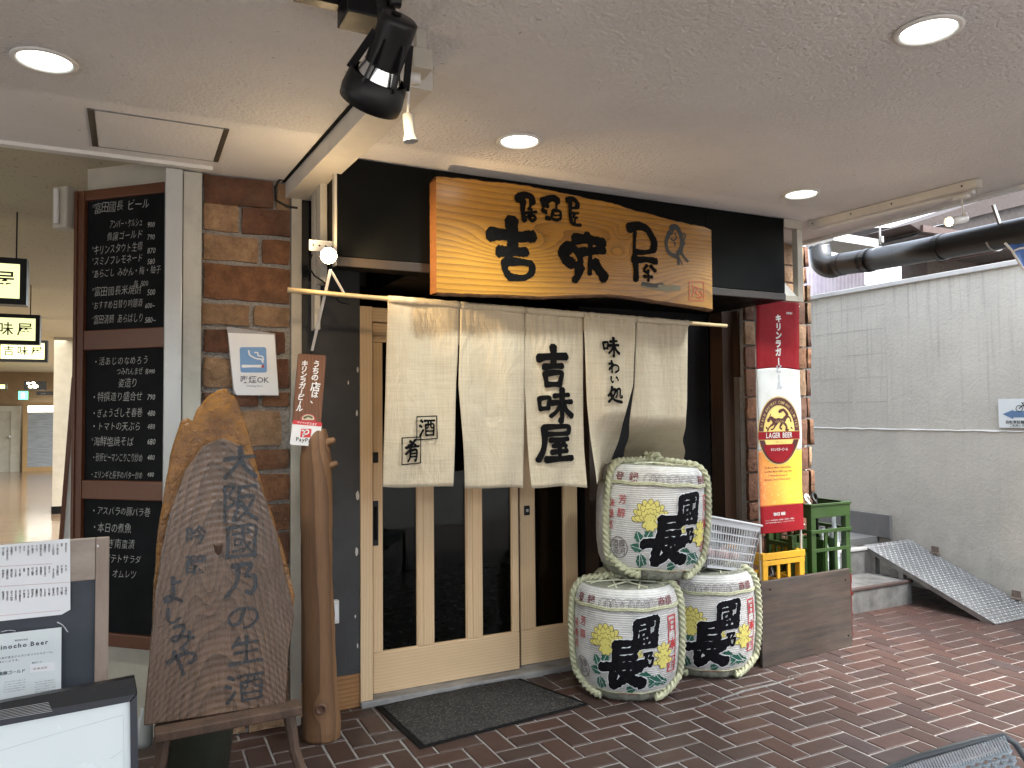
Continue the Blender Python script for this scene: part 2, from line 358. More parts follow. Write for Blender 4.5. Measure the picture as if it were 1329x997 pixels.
def stucco(name, c, c2):
    t = NT(name); v = t.n('ShaderNodeTexVoronoi', feature='SMOOTH_F1'); t.put(v.inputs['Vector'], t.vm('ADD', t.P, (0, 0, 0))); t.put(v.inputs['Scale'], 70.); 
    h = t.mt('ADD', t.mt('MULTIPLY', v.outputs['Distance'], 1.), t.noise(170, 4, .6))
    x, y, z = t.sep(); sm = t.rng(y, 3.12, 3.16, 1., .35)
    b = t.n('ShaderNodeBump'); t.put(b.inputs['Height'], h); t.put(b.inputs['Strength'], t.mt('MULTIPLY', sm, 1.)); t.put(b.inputs['Distance'], .011); t.t.links.new(b.outputs[0], t.b.inputs['Normal'])
    col = t.mix(t.rng(t.noise(1.4, 6, .65), .35, .7), c, c2)
    sp = t.rng(t.noise(38, 2, .5), .735, .76, 0, .5); col = t.mix(sp, col, (.2, .17, .15))
    return t.set(col, .75)
M_CEIL = stucco('ceiling_stucco', (.80, .785, .77), (.72, .705, .69))
M_WHITE = PM('white_paint', (.74, .73, .70), (.62, .61, .58), .5, 5, dirt=.3)
M_CREAM = PM('cream_paint', (.50, .47, .40), (.38, .35, .29), .5, 5, dirt=.3)
M_ALU = PM('aluminium_post', (.52, .54, .54), (.42, .44, .45), .42, 4, metal=.3, dirt=.3, stretch=(1, 1, .15))
M_POST = PM('painted_post', (.50, .50, .46), (.36, .36, .33), .6, 6, dirt=.6, bump=.2, stretch=(1, 1, .3))
M_DWALL = PM('charcoal_plaster', (.036, .0375, .040), (.026, .027, .029), .55, 3, bump=.35, bscale=90, dirt=.3)
M_CHIP = PM('chipped_plaster', (.62, .61, .58), None, .8)
M_BLACK = PM('black_panel', (.0016, .002, .002), (.003, .0034, .0036), .5, 3, **{'Specular IOR Level': .07})
M_BLK = PM('black_plastic', (.004, .004, .0045), (.007, .007, .0075), .38, 9, **{'Specular IOR Level': .3})
M_BLKM = PM('black_matt', (.006, .006, .006), None, .8, **{'Specular IOR Level': .15})
M_CHROME = PM('bright_reflector', (.8, .8, .8), None, .12, metal=1)
M_STEEL = PM('dull_steel', (.42, .42, .41), (.25, .25, .25), .4, 12, metal=.8, dirt=.4)
M_PIN = grain('pale_door_wood', [(.66, .49, .30), (.72, .55, .35), (.55, .38, .21)], 'z', 60, .03, rough=.42, bump=.05)
M_PINH = grain('pale_rail_wood', [(.66, .49, .30), (.72, .55, .35), (.55, .38, .21)], 'x', 60, .03, rough=.42, bump=.05)
def stone(name, c, c2, c3):
    t = NT(name); o = t.n('ShaderNodeObjectInfo').outputs['Random']
    base = t.mix(t.rng(t.noise(13, 8, .74), .36, .64), tuple(q * 1.15 for q in c), tuple(q * .8 for q in c2)); base = t.mix(t.rng(t.noise(70, 4, .7), .5, .7, 0, .45), base, tuple(q * .5 for q in c2))
    base = t.mix(t.rng(t.noise(3.3, 5, .6), .5, .72, 0, .7), base, c3)
    h = t.n('ShaderNodeHueSaturation'); t.put(h.inputs['Value'], t.rng(o, 0, 1, 1.0, 1.45)); t.put(h.inputs['Color'], base)
    n1 = t.bump(t.noise(24, 8, .72), 1., .022); t.bump(t.noise(140, 4, .7), .6, .004, n1)
    return t.set(h.outputs[0], .82)
M_ST = [stone('tan_brick', (.33, .215, .125), (.22, .13, .072), (.11, .078, .05)), stone('brown_brick', (.13, .058, .032), (.085, .038, .022), (.18, .11, .07)),
        stone('rust_brick', (.21, .10, .048), (.13, .058, .028), (.07, .045, .03))]
M_GROUT = PM('brick_mortar', (.56, .54, .51), (.36, .34, .32), .95, 60, bump=1., bscale=90, bd=.03)
M_CHALKB = PM('blackboard', (.0045, .005, .0055), (.009, .0095, .0105), .65, 4, dirt=0, **{'Specular IOR Level': .1})
M_CHALK = PM('chalk', (.62, .62, .58), (.3, .3, .29), .95, 160)
M_RED = grain('reddish_frame_wood', [(.105, .034, .014), (.13, .046, .019), (.055, .018, .008)], 'z', 120, .02, rough=.35, bump=.08)
M_REDH = grain('reddish_rail_wood', [(.12, .04, .016), (.155, .056, .022), (.06, .02, .008)], 'x', 120, .02, rough=.35, bump=.08)
M_INK = PM('black_ink', (.004, .004, .005), (.007, .007, .007), .85, 40, **{'Specular IOR Level': .06})
M_BINK = PM('sumi_black', (.003, .003, .004), (.010, .010, .013), .85, 60, **{'Specular IOR Level': .08})
M_PAPER = PM('white_paper', (.78, .80, .82), (.70, .73, .77), .5, 3)
M_PCARD = PM('pale_card', (.70, .76, .77), (.62, .69, .71), .4, 3)
M_REDP = flat('red_print', (.42, .045, .05), .45)
M_GRN = flat('green_print', (.012, .10, .065), .6)
M_YEL = flat('yellow_print', (.62, .56, .15), .6)
M_GREY = flat('grey_print', (.14, .12, .12), .6)
M_BROWNP = flat('brown_print', (.16, .045, .05), .6)
M_ROPE = PM('straw_rope', (.47, .48, .33), (.31, .32, .21), .85, 50, bump=.6, bscale=220, bd=.003, stretch=(1, 1, 1))
M_CORD = PM('pale_cord', (.55, .56, .42), (.4, .41, .3), .85, 50)
def straw():
    t = NT('white_straw_mat'); x, y, z = t.sep(); 
    rid = t.mt('SINE', t.mt('MULTIPLY', t.mt('ADD', z, t.mt('MULTIPLY', t.noise(3, 3), .012)), 560.))
    c = t.mix(t.rng(rid, -1, -.35, .38, 0), (.55, .55, .535), (.25, .25, .255))
    c = t.mix(t.rng(t.noise(8, 7, .7), .42, .72, 0, .75), c, (.25, .25, .25))
    t.bump(t.mt('ADD', rid, t.noise(160, 3)), .35, .003); return t.set(c, .62)
M_STRAW = straw()
M_STRAWD = PM('gathered_straw', (.26, .27, .215), (.13, .135, .11), .85, 18, bump=.8, bscale=60, bd=.008)
def cloth(name, c, c2):
    t = NT(name); x, y, z = t.sep()
    a = t.noise(1, 3, .7, stretch=(7, 1, 420)); b = t.noise(1, 3, .7, stretch=(420, 1, 7))
    s = t.mt('ADD', a, b); col = t.mix(t.rng(s, .75, 1.3), c, c2)
    col = t.mix(t.rng(t.noise(2.2, 5, .6), .5, .75, 0, .35), col, (.50, .40, .25))
    w = t.mt('ADD', t.mt('SINE', t.mt('MULTIPLY', x, 2600.)), t.mt('SINE', t.mt('MULTIPLY', z, 2600.)))
    nb_ = t.bump(t.noise(3.2, 5, .6, stretch=(2.2, 1, 1), dist=.6), .5, .05); t.bump(t.mt('ADD', s, t.mt('MULTIPLY', w, .1)), .25, .002, nb_)
    m = t.set(col, .9); tr = t.n('ShaderNodeBsdfTranslucent'); t.put(tr.inputs[0], col); mx = t.n('ShaderNodeMixShader'); mx.inputs[0].default_value = .3
    t.t.links.new(t.b.outputs[0], mx.inputs[1]); t.t.links.new(tr.outputs[0], mx.inputs[2]); t.t.links.new(mx.outputs[0], t.out.inputs[0]); return m
M_NOREN = cloth('noren_linen', (.72, .655, .51), (.52, .46, .34))
M_BAMBOO = PM('bamboo', (.55, .43, .24), (.42, .31, .16), .4, 20, stretch=(.2, 1, 1))
def glassy(name, tint=(.9, .95, .93), rough=.02, alpha=.02):
    """clear pane: mirror-like by Fresnel, otherwise see-through"""
    t = NT(name); g = t.n('ShaderNodeBsdfGlossy'); g.inputs['Roughness'].default_value = rough; tp = t.n('ShaderNodeBsdfTransparent'); t.put(tp.inputs[0], tint)
    fr = t.n('ShaderNodeFresnel'); fr.inputs[0].default_value = 1.15; mx = t.n('ShaderNodeMixShader'); t.put(mx.inputs[0], t.mt('ADD', fr.outputs[0], alpha * .2))
    t.t.links.new(tp.outputs[0], mx.inputs[1]); t.t.links.new(g.outputs[0], mx.inputs[2]); t.t.links.new(mx.outputs[0], t.out.inputs[0]); return t.m
M_GLASS = glassy('door_glass', (.55, .6, .58))
M_WARM = EM('warm_bulb', (1, .80, .5), 16)
M_DL = EM('downlight_lamp', (.93, 1, .95), 1.5)
KNOT_A = ony(807, 303, 3.27); KNOT_B = ony(800, 325, 3.27); KNOT_C = ony(735, 300, 3.27)
M_SIGN = grain('varnished_sign_wood', [(.43, .215, .028), (.28, .125, .013), (.085, .032, .005)], 'x', 34, .085,
               [(KNOT_A[0], KNOT_A[2], .05, .035, .06), (KNOT_B[0], KNOT_B[2] - .03, .12, .07, .13), (1.65, 2.3, .22, .07, .12), (2.75, 2.2, .25, .12, -.12), (1.95, 2.42, .3, .06, -.05)], rough=.26, bump=.08, warp=1.4, ring=.62)
M_BARK = PM('live_edge_bark', (.11, .05, .02), (.05, .025, .012), .7, 20, bump=.9, bscale=40, bd=.01)
# ------------------------------------------------------------------ the place: floor, ceiling, walls
H = 2.645; FY = 3.35; DY = 4.03; PY = 3.85
floor = MB().box((-30, -40, -.3), (40, 40, -.0042)).build('ground', M_MORT, kind='structure')
MB().box((-8, -1.6, -.02), (6.2, .2, -.002)).build('paving_beyond', PM('reddish_paving', (.11, .065, .05), (.08, .05, .042), .45, 9), floor)
# herringbone bricks, pitch 0.11 m; the 300 that show largest are objects, the rest one joined part
def brick_mb(lx, ly, h=.011, b=.0035, x=0, y=0, z=0, m=None, rot=0):
    m = m or MB(); p = []
    for (d, zz) in ((0, -h), (0, -b * .8), (b, 0)):
        p += [(x + sx * (lx / 2 - d), y + sy * (ly / 2 - d), z + zz) for sx, sy in ((-1, -1), (1, -1), (1, 1), (-1, 1))]
    return m.add(p, [(i * 4 + k, i * 4 + (k + 1) % 4, (i + 1) * 4 + (k + 1) % 4, (i + 1) * 4 + k) for i in range(2) for k in range(4)] + [(8, 9, 10, 11)])
U = .11; ox, oy = 2.553, 2.801; cand = []
for i in range(-36, 34):
    for j in range(-26, 28):
        d = (i - j) % 4
        if d in (0, 3):
            lx, ly = (2 * U, U) if d == 0 else (U, 2 * U)
            x, y = ox + i * U + lx / 2, oy + j * U + ly / 2
            if y + ly / 2 > 4.0 and x < 4.7: 
                if y > 4.15: continue
            if y > 6.4 or x > 6 or x < -1.6 or y < .2: continue
            if 4.7 <= x < 5.35 and y > 4.15: continue
            qx, qy, dd = proj((x, y, 0)) if x * .444 + y * .895 > .5 else (-9, -9, 9)
            vis = -30 < qx < 1360 and 700 < qy < 1030
            hid = (qx < 400 and qy > 930 and qx < 290) or (x < .1)
            cand.append(((0 if vis and not hid else 1, dd), x, y, lx, ly))
cand.sort(key=lambda c: c[0])
tiles = {}
for n, (k, x, y, lx, ly) in enumerate(cand[:299]):
    key = lx > ly
    if key not in tiles:
        o = brick_mb(lx - .0105, ly - .0105).build('brick', M_TILE, floor, loc=(0, 0, 0)); o.parent = floor; tiles[key] = o.data
    else:
        o = bpy.data.objects.new('brick', tiles[key]); C.objects.link(o); o.parent = floor
    o.location = (x + R.uniform(-.001, .001), y + R.uniform(-.001, .001), R.uniform(-.0012, .0012))
    o.rotation_euler = (R.gauss(0, .004), R.gauss(0, .004), R.gauss(0, .004))
m = MB()
for (k, x, y, lx, ly) in cand[299:]: brick_mb(lx - .0085, ly - .0085, x=x, y=y, z=R.uniform(-.001, .001), m=m)
m.build('bricks_beyond', M_TILE2, floor, kind='stuff')
# cement patch line across the bricks in front of the barrels
m = MB(); pts = [onz(*p) for p in [(905, 918), (965, 897), (1000, 889), (1045, 876)]]
m.sweep([(p[0], p[1], -.0065) for p in pts], [.008, .0125, .0115, .008], 10); m.build('cement_seam', PM('cement_patch', (.16, .155, .15), (.08, .078, .075), .9, 30), floor)
# street outside
MB().quad((-30, -40, .004), (40, -40, .004), (40, -1.6, .004), (-30, -1.6, .004)).build('street', PM('pale_paving_road', (.33, .32, .30), (.26, .25, .24), .85, 20), None, kind='structure')
# ceiling slab
m = MB(); m.box((-7, -2.4, H), (4.12, 3.76, H + .5)); m.box((.20, 3.76, H), (4.12, 5.2, H + .5)); m.build('ceiling', M_CEIL, kind='structure')
trim = MB().box((-6, 3.755, H - .016), (.33, 3.80, H + .03)).build('ceiling_trim', M_WHITE); tag(trim, 'thin white trim strip along the stucco ceiling edge above the passage', 'trim')
# thin drip edge on the right ceiling side
tag(MB().box((4.08, -2.4, H - .018), (4.13, 5.2, H + .05)).build('ceiling_edge_strip', M_WHITE), 'long pale strip finishing the outer edge of the stucco ceiling by the black pipe', 'trim')
# ------------------------------------------------------------------ passage on the left
M_PW = PM('passage_plaster', (.50, .465, .38), (.42, .39, .32), .8, 7, bump=.3, bscale=60)
def flecked():
    t = NT('flecked_ceiling'); f = t.noise(60, 3, .5, stretch=(1, .35, 1)); c = t.mix(t.rng(f, .62, .67, 0, .6), (.52, .46, .33), (.30, .25, .17)); return t.set(c, .85)
PC = 2.72
MB().box((-7, 3.80, PC), (.28, 30, PC + 2.2)).build('passage_ceiling', flecked(), kind='structure')
def passfloor():
    t = NT('polished_passage_tiles'); b = t.n('ShaderNodeTexBrick'); t.put(b.inputs['Vector'], t.P); b.offset = 0
    t.put(b.inputs['Color1'], (.20, .14, .09)); t.put(b.inputs['Color2'], (.15, .105, .07)); t.put(b.inputs['Mortar'], (.09, .07, .05)); t.put(b.inputs['Scale'], 1.)
    t.put(b.inputs['Mortar Size'], .006); t.put(b.inputs['Brick Width'], .3); t.put(b.inputs['Row Height'], .3)
    t.bump(t.noise(4, 3), .15, .02); return t.set(b.outputs[0], .14)
MB().box((-7, 5.2, -.05), (.6, 30, .003)).build('passage_floor', passfloor(), kind='structure')
w = thing('passage_end_wall', 'brown painted wall at the far end of the passage above the doors', 'wall', (-2, 25, 0))
MB().box((-7, 25, 0), (.5, 25.2, PC)).build('wall_face', PM('brown_wall', (.27, .185, .10), (.22, .15, .08), .8), w)
w = thing('passage_column', 'beige plastered column with dark base behind the blackboard frame', 'column', (-.8, 13.7, 0))
cl, cr_ = onz(68, 667)[0], onz(112, 667)[0]
MB().box((cl, 13.7, .12), (cr_ + .8, 14.3, PC)).build('shaft', M_PW, w); MB().box((cl - .01, 13.69, 0), (cr_ + .8, 14.31, .12)).build('base', M_BLKM, w)
tag(MB().box((-6.2, 3.9, 0), (-6, 25, PC)).build('passage_side_wall', M_PW), 'beige plaster side wall of the passage', 'wall')
# far doors by plane y=24.9
def farrect(x0, y0, x1, y1, yy): a = ony(x0, y1, yy); b = ony(x1, y0, yy); return a[0], a[2], b[0], b[2]
d = thing('flush_door', 'grey flush door in a pale moulded frame at the far end of the passage', 'door', (-4, 24.8, 0))
M_GD = PM('grey_door_paint', (.42, .41, .35), None, .5)
x0, z0, x1, z1 = farrect(-14, 534, 15, 602, 24.85); MB().box((x0, 24.82, 0), (x1, 24.9, z1)).build('leaf', M_GD, d)
x0, z0, x1b, z1b = farrect(-20, 527, 27, 603, 24.85); f = MB(); f.box((x1, 24.78, 0), (x1b, 24.95, z1b)); f.box((x0, 24.78, z1), (x1, 24.95, z1b)); f.build('frame', PM('door_frame_paint', (.50, .49, .43), None, .5), d)
p = ony(12, 567, 24.8); MB().lathe([(0, 0), (.04, .01), (.04, .04), (0, .05)], (p[0], 24.78, p[2]), 10, ax=(0, -1, 0)).build('handle', M_STEEL, d)
d = thing('glazed_door', 'wooden framed glass door with pale blind behind it at the passage end', 'door', (-3, 24.6, 0))
fx0, fz0, fx1, fz1 = farrect(29, 522, 72, 604, 24.6); gx0, gz0, gx1, gz1 = farrect(35, 527, 70, 599, 24.6)
f = MB(); f.box((fx0, 24.58, 0), (gx0, 24.7, fz1)); f.box((gx0, 24.58, gz1), (fx1 + .4, 24.7, fz1)); f.box((gx0, 24.58, 0), (fx1 + .4, 24.7, .12)); f.build('frame', PM('oak_frame', (.35, .22, .09), None, .4), d)
MB().box((gx0, 24.64, .12), (gx1 + .3, 24.66, 1.60)).build('pane', PM('grey_block_glass', (.16, .18, .20), (.30, .33, .35), .15, 3, stretch=(1, 1, 14)), d)
MB().box((gx0, 24.63, 1.62), (gx1 + .3, 24.65, gz1)).build('lit_blind', EM('lit_blind', (.9, .92, .85), 1.4), d)
# hanging lit signs
def litsign(px0, py0, px1, py1, bz, name_label, n, st=1.0, chars='吉味屋'):
    y = onz((px0 + px1) / 2, py1, bz)[1]; a = ony(px0, py1, y); b = ony(px1, py0, y); fr = Fr((a[0], y, a[2])); w, h = b[0] - a[0], b[2] - a[2]
    t = thing('hanging_sign', name_label, 'lit sign', (a[0], y, a[2]), 'lit signs hung along the passage'); e = .09 * h + .01
    m = MB(); m.fbox(fr, 0, w, 0, e, -.12, 0); m.fbox(fr, 0, w, h - e, h, -.12, 0); m.fbox(fr, 0, e, e, h - e, -.12, 0); m.fbox(fr, w - e, w, e, h - e, -.12, 0); m.build('frame', M_BLK, t)
    MB().fbox(fr, e, w - e, e, h - e, -.11, -.012).build('lit_panel', EM('sign_panel_glow%d' % n, (.86, .88, .42), st * .17), t)
    m = MB(); s = (h - 2 * e) * .62; k = (w - 2 * e - .04 - s) / 2
    for i, c in enumerate(chars): text(m, c, plane_fn(fr, -.008), e + .02 + i * k, h * .5 - s * .36, s, .008)
    m.build('lettering', M_INK, t)
    m = MB()
    for q in (.15, .85): m.bar(fr.w(w * q, h, -.06), fr.w(w * q, (PC - a[2]), -.06), .008)
    m.each('hanger', M_BLK, t); return t
litsign(-72, 336, 35, 391, 2.17, 'nearest and largest lit shop sign hung over the passage', 0, 1.15)
litsign(-40, 409, 52, 445, 2.17, 'middle lit shop sign hung over the passage', 1, 1.15)
litsign(-4, 442, 62, 469, 2.17, 'third lit shop sign from the front over the passage', 2, 1.5)
m = thing('screen_sign', 'small dark glossy sign box with light spots under the passage ceiling', 'sign', ony(45, 505, 22)); a0, b0, a1, b1 = farrect(31, 495, 60, 506, 22)
MB().box((a0, 22, b0), (a1, 22.15, b1)).build('case', M_BLK, m)
q = MB(); fr = Fr((a0, 22, b0)); w_, h_ = a1 - a0, b1 - b0
for (u, v, r) in ((.3, .35, .05), (.5, .4, .07), (.2, .75, .04), (.42, .8, .04)): poly_print(q, ellipse(u * w_, v * h_, r, r * .6, 12), plane_fn(fr, .01))
q.build('light_spots', EM('sign_spots', (1, .9, .6), 2), m)
a0, b0, a1, b1 = farrect(-12, 498, 9, 506, 21); t = thing('screen_sign', 'small greenish lit sign box at the left edge under the passage ceiling', 'sign', (a0, 21, b0)); MB().box((a0, 21, b0), (a1, 21.1, b1)).build('case', M_BLK, t); MB().box((a0, 20.98, b0 + .03), (a1 - .04, 21, b1 - .03)).build('lit_panel', EM('green_yellow_glow', (.55, .6, .15), 1), t)
a0, b0, a1, b1 = farrect(47, 508, 66, 513, 22); t = thing('direction_sign', 'small black direction board under the dark sign box in the passage', 'sign', (a0, 22, b0)); MB().box((a0, 22, b0), (a1 + .2, 22.05, b1)).build('board', M_BLK, t); text(q := MB(), '- - -', plane_fn(Fr((a0, 22, b0)), .01), .1, .03, .05); q.build('marks', M_WHITE, t)
a0, b0, a1, b1 = farrect(24, 508, 36, 518.5, 22); t = thing('exit_sign', 'green lit running man exit sign at the passage end', 'exit sign', (a0, 22, b0)); MB().box((a0, 22, b0), (a1, 22.06, b1)).build('case', EM('exit_green', (.05, .55, .2), 1.3), t)
fr = Fr((a0, 22, b0)); w_, h_ = a1 - a0, b1 - b0; q = MB(); 
for P_ in ([(.5, .82), (.5, .84)], [(.52, .7), (.48, .45)], [(.5, .66), (.34, .55)], [(.52, .66), (.68, .58)], [(.48, .45), (.36, .2)], [(.48, .45), (.62, .36), (.6, .18)]): stroke(q, [(u * w_, v * h_) for u, v in P_], .07 * w_, plane_fn(fr, .01), 0)
q.build('running_figure', EM('exit_white', (.9, 1, .9), 1.6), t)
for (px, py, lb_) in ((2, 485, 'nearest'), (18, 492, 'second'), (24, 498, 'farthest')):
    p = onz(px, py, PC); t = thing('ceiling_tube_light', lb_ + ' fluorescent strip light on the passage ceiling', 'ceiling light', p, 'strip lights along the passage ceiling')
    MB().box((p[0] - .65, p[1] - .12, PC - .03), (p[0] + .65, p[1] + .12, PC - .004)).build('tube_panel', EM('tube_glow', (1, .97, .85), 6), t)
tl = bpy.data.lights.new('tube_light', 'AREA'); tl.energy = 90; tl.size = 3; tl.size_y = 12; tl.shape = 'RECTANGLE'; tl.color = (1, .94, .82); lo = bpy.data.objects.new('tube_light', tl); C.objects.link(lo); lo.location = (-2.4, 15, PC - .05)
# angled wall with the blackboard
O = np.array((.129, 3.95, 0)); D = np.array((-.729, .684, 0)); CF = Fr(O, -D)     # a = 0 at the right end, negative to the left
cw = thing('angled_wall', 'beige flecked wall carrying the tall blackboard beside the passage', 'wall', (0, 4, 0))
aL = CF.px(104, 400)[0]
MB().fbox(CF, aL, .15, 0, PC + .02, -.25, -.035).build('wall_face', M_PW, cw)
cb = thing('menu_blackboard', 'tall blackboard in reddish wood frame with handwritten menu in chalk', 'blackboard', (0, 4, .3))
a0 = CF.px(97, 540)[0]; zt = 2.60; zb = CF.px(187, 843)[1]
def zpx(px, py): return CF.px(px, py)[1]
zs = [zt, zpx(160, 256), zpx(160, 427), zpx(160, 453), zpx(160, 624), zpx(160, 649), zpx(160, 823), zb]
fi = .055
def piece(nm, a, b, z0, z1, c0, c1, mt, **k): return MB().fbox(CF, a, b, z0, z1, c0, c1).build(nm, mt, cb, bevel=.004, **k)
st_ = MB(); st_.fbox(CF, a0, a0 + fi, zb, zt, -.03, .012); st_.fbox(CF, a0, a0 + .018, zb, zt, .012, .02); st_.build('stile', M_RED, cb, bevel=.003)
MB().fbox(CF, .05, .1, zb, zt, -.03, .012).build('stile', M_RED, cb)
for k, (za, zb_) in enumerate(((zs[1], zs[0]), (zs[3], zs[2]), (zs[5], zs[4]), (zs[7], zs[6]))): piece('rail', a0 + fi, .05, za, zb_, -.03, .008, M_REDH)
for k in (1, 3, 5): MB().fbox(CF, a0 + fi - .002, .052, zs[k + 1] - .003, zs[k] + .003, -.03, -.008).build('slate_panel', M_CHALKB, cb)
rows = [(118, 276, '°富田國長 ビール', '', 13), (141, 296, 'アンバー・ケルシュ', '900', 11), (137, 312, '貴譲ゴールド', '790', 11), (118, 330, '°キリンスタウト生樽', '870', 12), (118, 344, '°スミノフレモネード', '580', 11.5), (118, 360, '°あらごし みかん・梅・柚子', '', 10.5),
        (172, 372, '各 500', '', 9), (118, 384, '°富田國長米焼酎', '500', 12), (118, 401, '°おすすめ日替り吟醸酒', '600~', 10.5), (118, 420, '°富田清鶴 あらばしり', '580~', 11.5),
        (119, 474, '・活あじのなめろう', '', 11), (150, 486, 'つみれんまぜ', '各990', 9), (152, 502, '姿造り', '', 11.5), (117, 520, '・特撰造り盛合せ', '790', 11.5), (117, 541, '・ぎょうざしそ春巻', '480', 11.5), (117, 558, '・トマトの天ぷら', '480', 11), (117, 578, '°海鮮塩焼そば', '680', 12), (118, 598, '・砂肝ピーマンこりこり炒め', '480', 10.5), (116, 620, '・エリンギと長芋のバター炒め', '480', 9.5),
        (117, 667, '・アスパラの豚バラ巻', '', 10.5), (117, 689, '・本日の煮魚', '', 12), (130, 710, 'なぎ南蛮漬', '', 12), (134, 729, 'ポテトサラダ', '', 11), (144, 749, 'オムレツ', '', 11)]
ch = MB(); fnc = plane_fn(CF, -.006)
for (px, py, s, pr, sz) in rows:
    a, b = CF.px(px, py); a2, b2 = CF.px(px, py - sz); ch = MB(); sz_ = (b2 - b) * 1.12; lim = CF.px(184 if pr else 207, py)[0] - a; text(ch, s, fnc, a, b, sz_, -.014, jit=.3, sx=min(.8, lim / (sz_ * max(1, sum(glyph(c_, -.014)[2] if c_ != ' ' else .35 for c_ in s)))), skew=.12)
    if pr: a, b = CF.px(190 if len(pr) < 4 else 187, py - 1); text(ch, pr, fnc, a, b, (b2 - CF.px(px, py)[1]) * .85, -.004, jit=.2, sx=.8, skew=.15)
    ch.build('chalk_line', M_CHALK, cb)
lb = thing('wall_light_fitting', 'narrow cream light fitting hung beside the top of the blackboard', 'light fitting', (-.3, 4.2, 2.3))
lx = CF.px(87, 270)[0]; e0, z1_ = CF.px(79, 246); e1, z0_ = CF.px(97, 298)
m = MB(); m.fbox(CF, e0, e1, z0_, z1_, -.02, .05); m.build('case', M_CREAM, lb, bevel=.008)
MB().lathe([(.012, 0), (.012, z1_ - z0_ - .04)], CF.w((e0 + e1) / 2 - .004, z0_ + .02, .062), 12).build('tube', M_WHITE, lb)
lp = thing('leaning_board', 'long white board with brown edge leaning beside the blackboard frame', 'board', (-.3, 4.4, 0))
fr = Fr((0, 4.5, 0)); q = [fr.px(*p) for p in ((97, 500), (100, 500), (100, 800), (76, 800), (80, 700))]
MB().prism([q[0], q[1], q[2], q[3], q[4]][::-1], fr, -.02, 0).build('panel', M_WHITE, lp); a = fr.px(96, 490); b = fr.px(78, 720); MB().bar(fr.w(*a, .01), fr.w(*b, .01), .012, .02).build('edging', M_RED, lp)
# ------------------------------------------------------------------ posts, brick piers, dark walls
def X(px, y, py=450): return float(ony(px, py, y)[0])
zc = H - .003
po = MB().box((X(213, 3.8), 3.78, 0), (X(236, 3.8) - .002, 3.86, zc - .02)).build('aluminium_post', M_ALU, bevel=.003); tag(po, 'pale aluminium post between the blackboard and the painted post', 'post')
po = MB().box((X(236, 3.8) + .002, 3.80, 0), (X(261, 3.8), 3.9, zc - .02)).build('painted_post', M_POST, bevel=.003); tag(po, 'weathered off-white post against the left brick pier', 'post')
def stones(mbv, w, h, dpt, seed, rough=1.):
    """one rough-faced brick, local origin at its centre-back, front towards -y"""
    r = random.Random(seed); nx, nz = max(2, int(w / .06)), 2
    def fn(u, v):
        e = min(u, 1 - u) * w; g = min(v, 1 - v) * h; rd = min(e, g); y = -dpt
        edge = rd < 1e-6
        x = (u - .5) * w + (r.uniform(-.004, .004) if not edge or True else 0) * rough; z = (v - .5) * h + r.uniform(-.004, .004) * rough
        return (x, y + (.005 + r.uniform(0, .006) if edge else r.uniform(-.007, .004) * rough), z)
    o = len(mbv.v); mbv.grid(nx, nz + 1, fn)
    loop = [i for i in range(nx + 1)] + [(j * (nx + 1) + nx) for j in range(1, nz + 2)] + [((nz + 1) * (nx + 1) + i) for i in range(nx - 1, -1, -1)] + [j * (nx + 1) for j in range(nz, 0, -1)]
    L = len(loop); base = len(mbv.v); mbv.v += [(mbv.v[o + i][0], .0, mbv.v[o + i][2]) for i in loop]; b2 = len(mbv.v); mbv.v += [mbv.v[o + i] for i in loop]
    for k in range(L): mbv.f.append((base + k, base + (k + 1) % L, b2 + (k + 1) % L, b2 + k)); mbv.mi.append(mbv.cur)
    return mbv
stcache = {}
def put_stone(parent, cx, cz, w, h, y, mat, dpt=.03, rz=0):
    key = (round(w / .06), round(h / .04), mat, R.randint(0, 2))
    if key not in stcache:
        o = stones(MB(), key[0] * .06, key[1] * .04, dpt, len(stcache)).build('brick', M_ST[mat], parent, smooth=True, loc=(0, 0, 0)); stcache[key] = o.data
    else: o = bpy.data.objects.new('brick', stcache[key]); C.objects.link(o); o.parent = parent
    me_w, me_h = key[0] * .06, key[1] * .04; o.scale = (w / me_w, 1, h / me_h)
    o.location = (cx - wloc(parent)[0], y - wloc(parent)[1], cz - wloc(parent)[2]); o.rotation_euler = (R.gauss(0, .012), R.gauss(0, .012), rz); return o
pier = thing('brick_pier', 'left brick pier of rough tan and brown blocks beside the shop door', 'brick pier', (.5, 3.95, 0))
XL, XR = X(262, PY, 350), .70
MB().box((XL, PY + .018, 0), (XR, 4.3, zc)).build('mortar_core', M_GROUT, pier)
def c5(x, y): return 250 + x / 2.49, 200 + y / 2.49
rows5 = [(62, 158, [(35, 262, 1), (272, 352, 0)]), (155, 246, [(35, 148, 0), (160, 352, 1)]), (256, 340, [(35, 212, 0), (224, 352, 2)]), (350, 468, [(35, 352, 2)]), (480, 550, [(30, 185, 0), (198, 352, 0)]),
         (562, 640, [(35, 300, 1), (316, 352, 2)]), (655, 756, [(35, 190, 0), (202, 352, 1)]), (768, 818, [(35, 214, 1), (226, 352, 2)]), (830, 950, [(35, 286, 0), (298, 352, 1)]), (962, 1030, [(35, 352, 2)])]
for (ya, yb, bs) in rows5:
    for (xa, xb, mt) in bs:
        p0 = ony(*c5(xa, ya), PY); p1 = ony(*c5(xb, yb), PY); za = ony(*c5(35, ya), PY)[2]; zb2 = ony(*c5(35, yb), PY)[2]
        x1 = min(p1[0], XR - .005); put_stone(pier, (p0[0] + x1) / 2, (za + zb2) / 2, x1 - p0[0] - .005, za - zb2 - .007, PY + .02, mt)
z = ony(*c5(35, 1042), PY)[2]
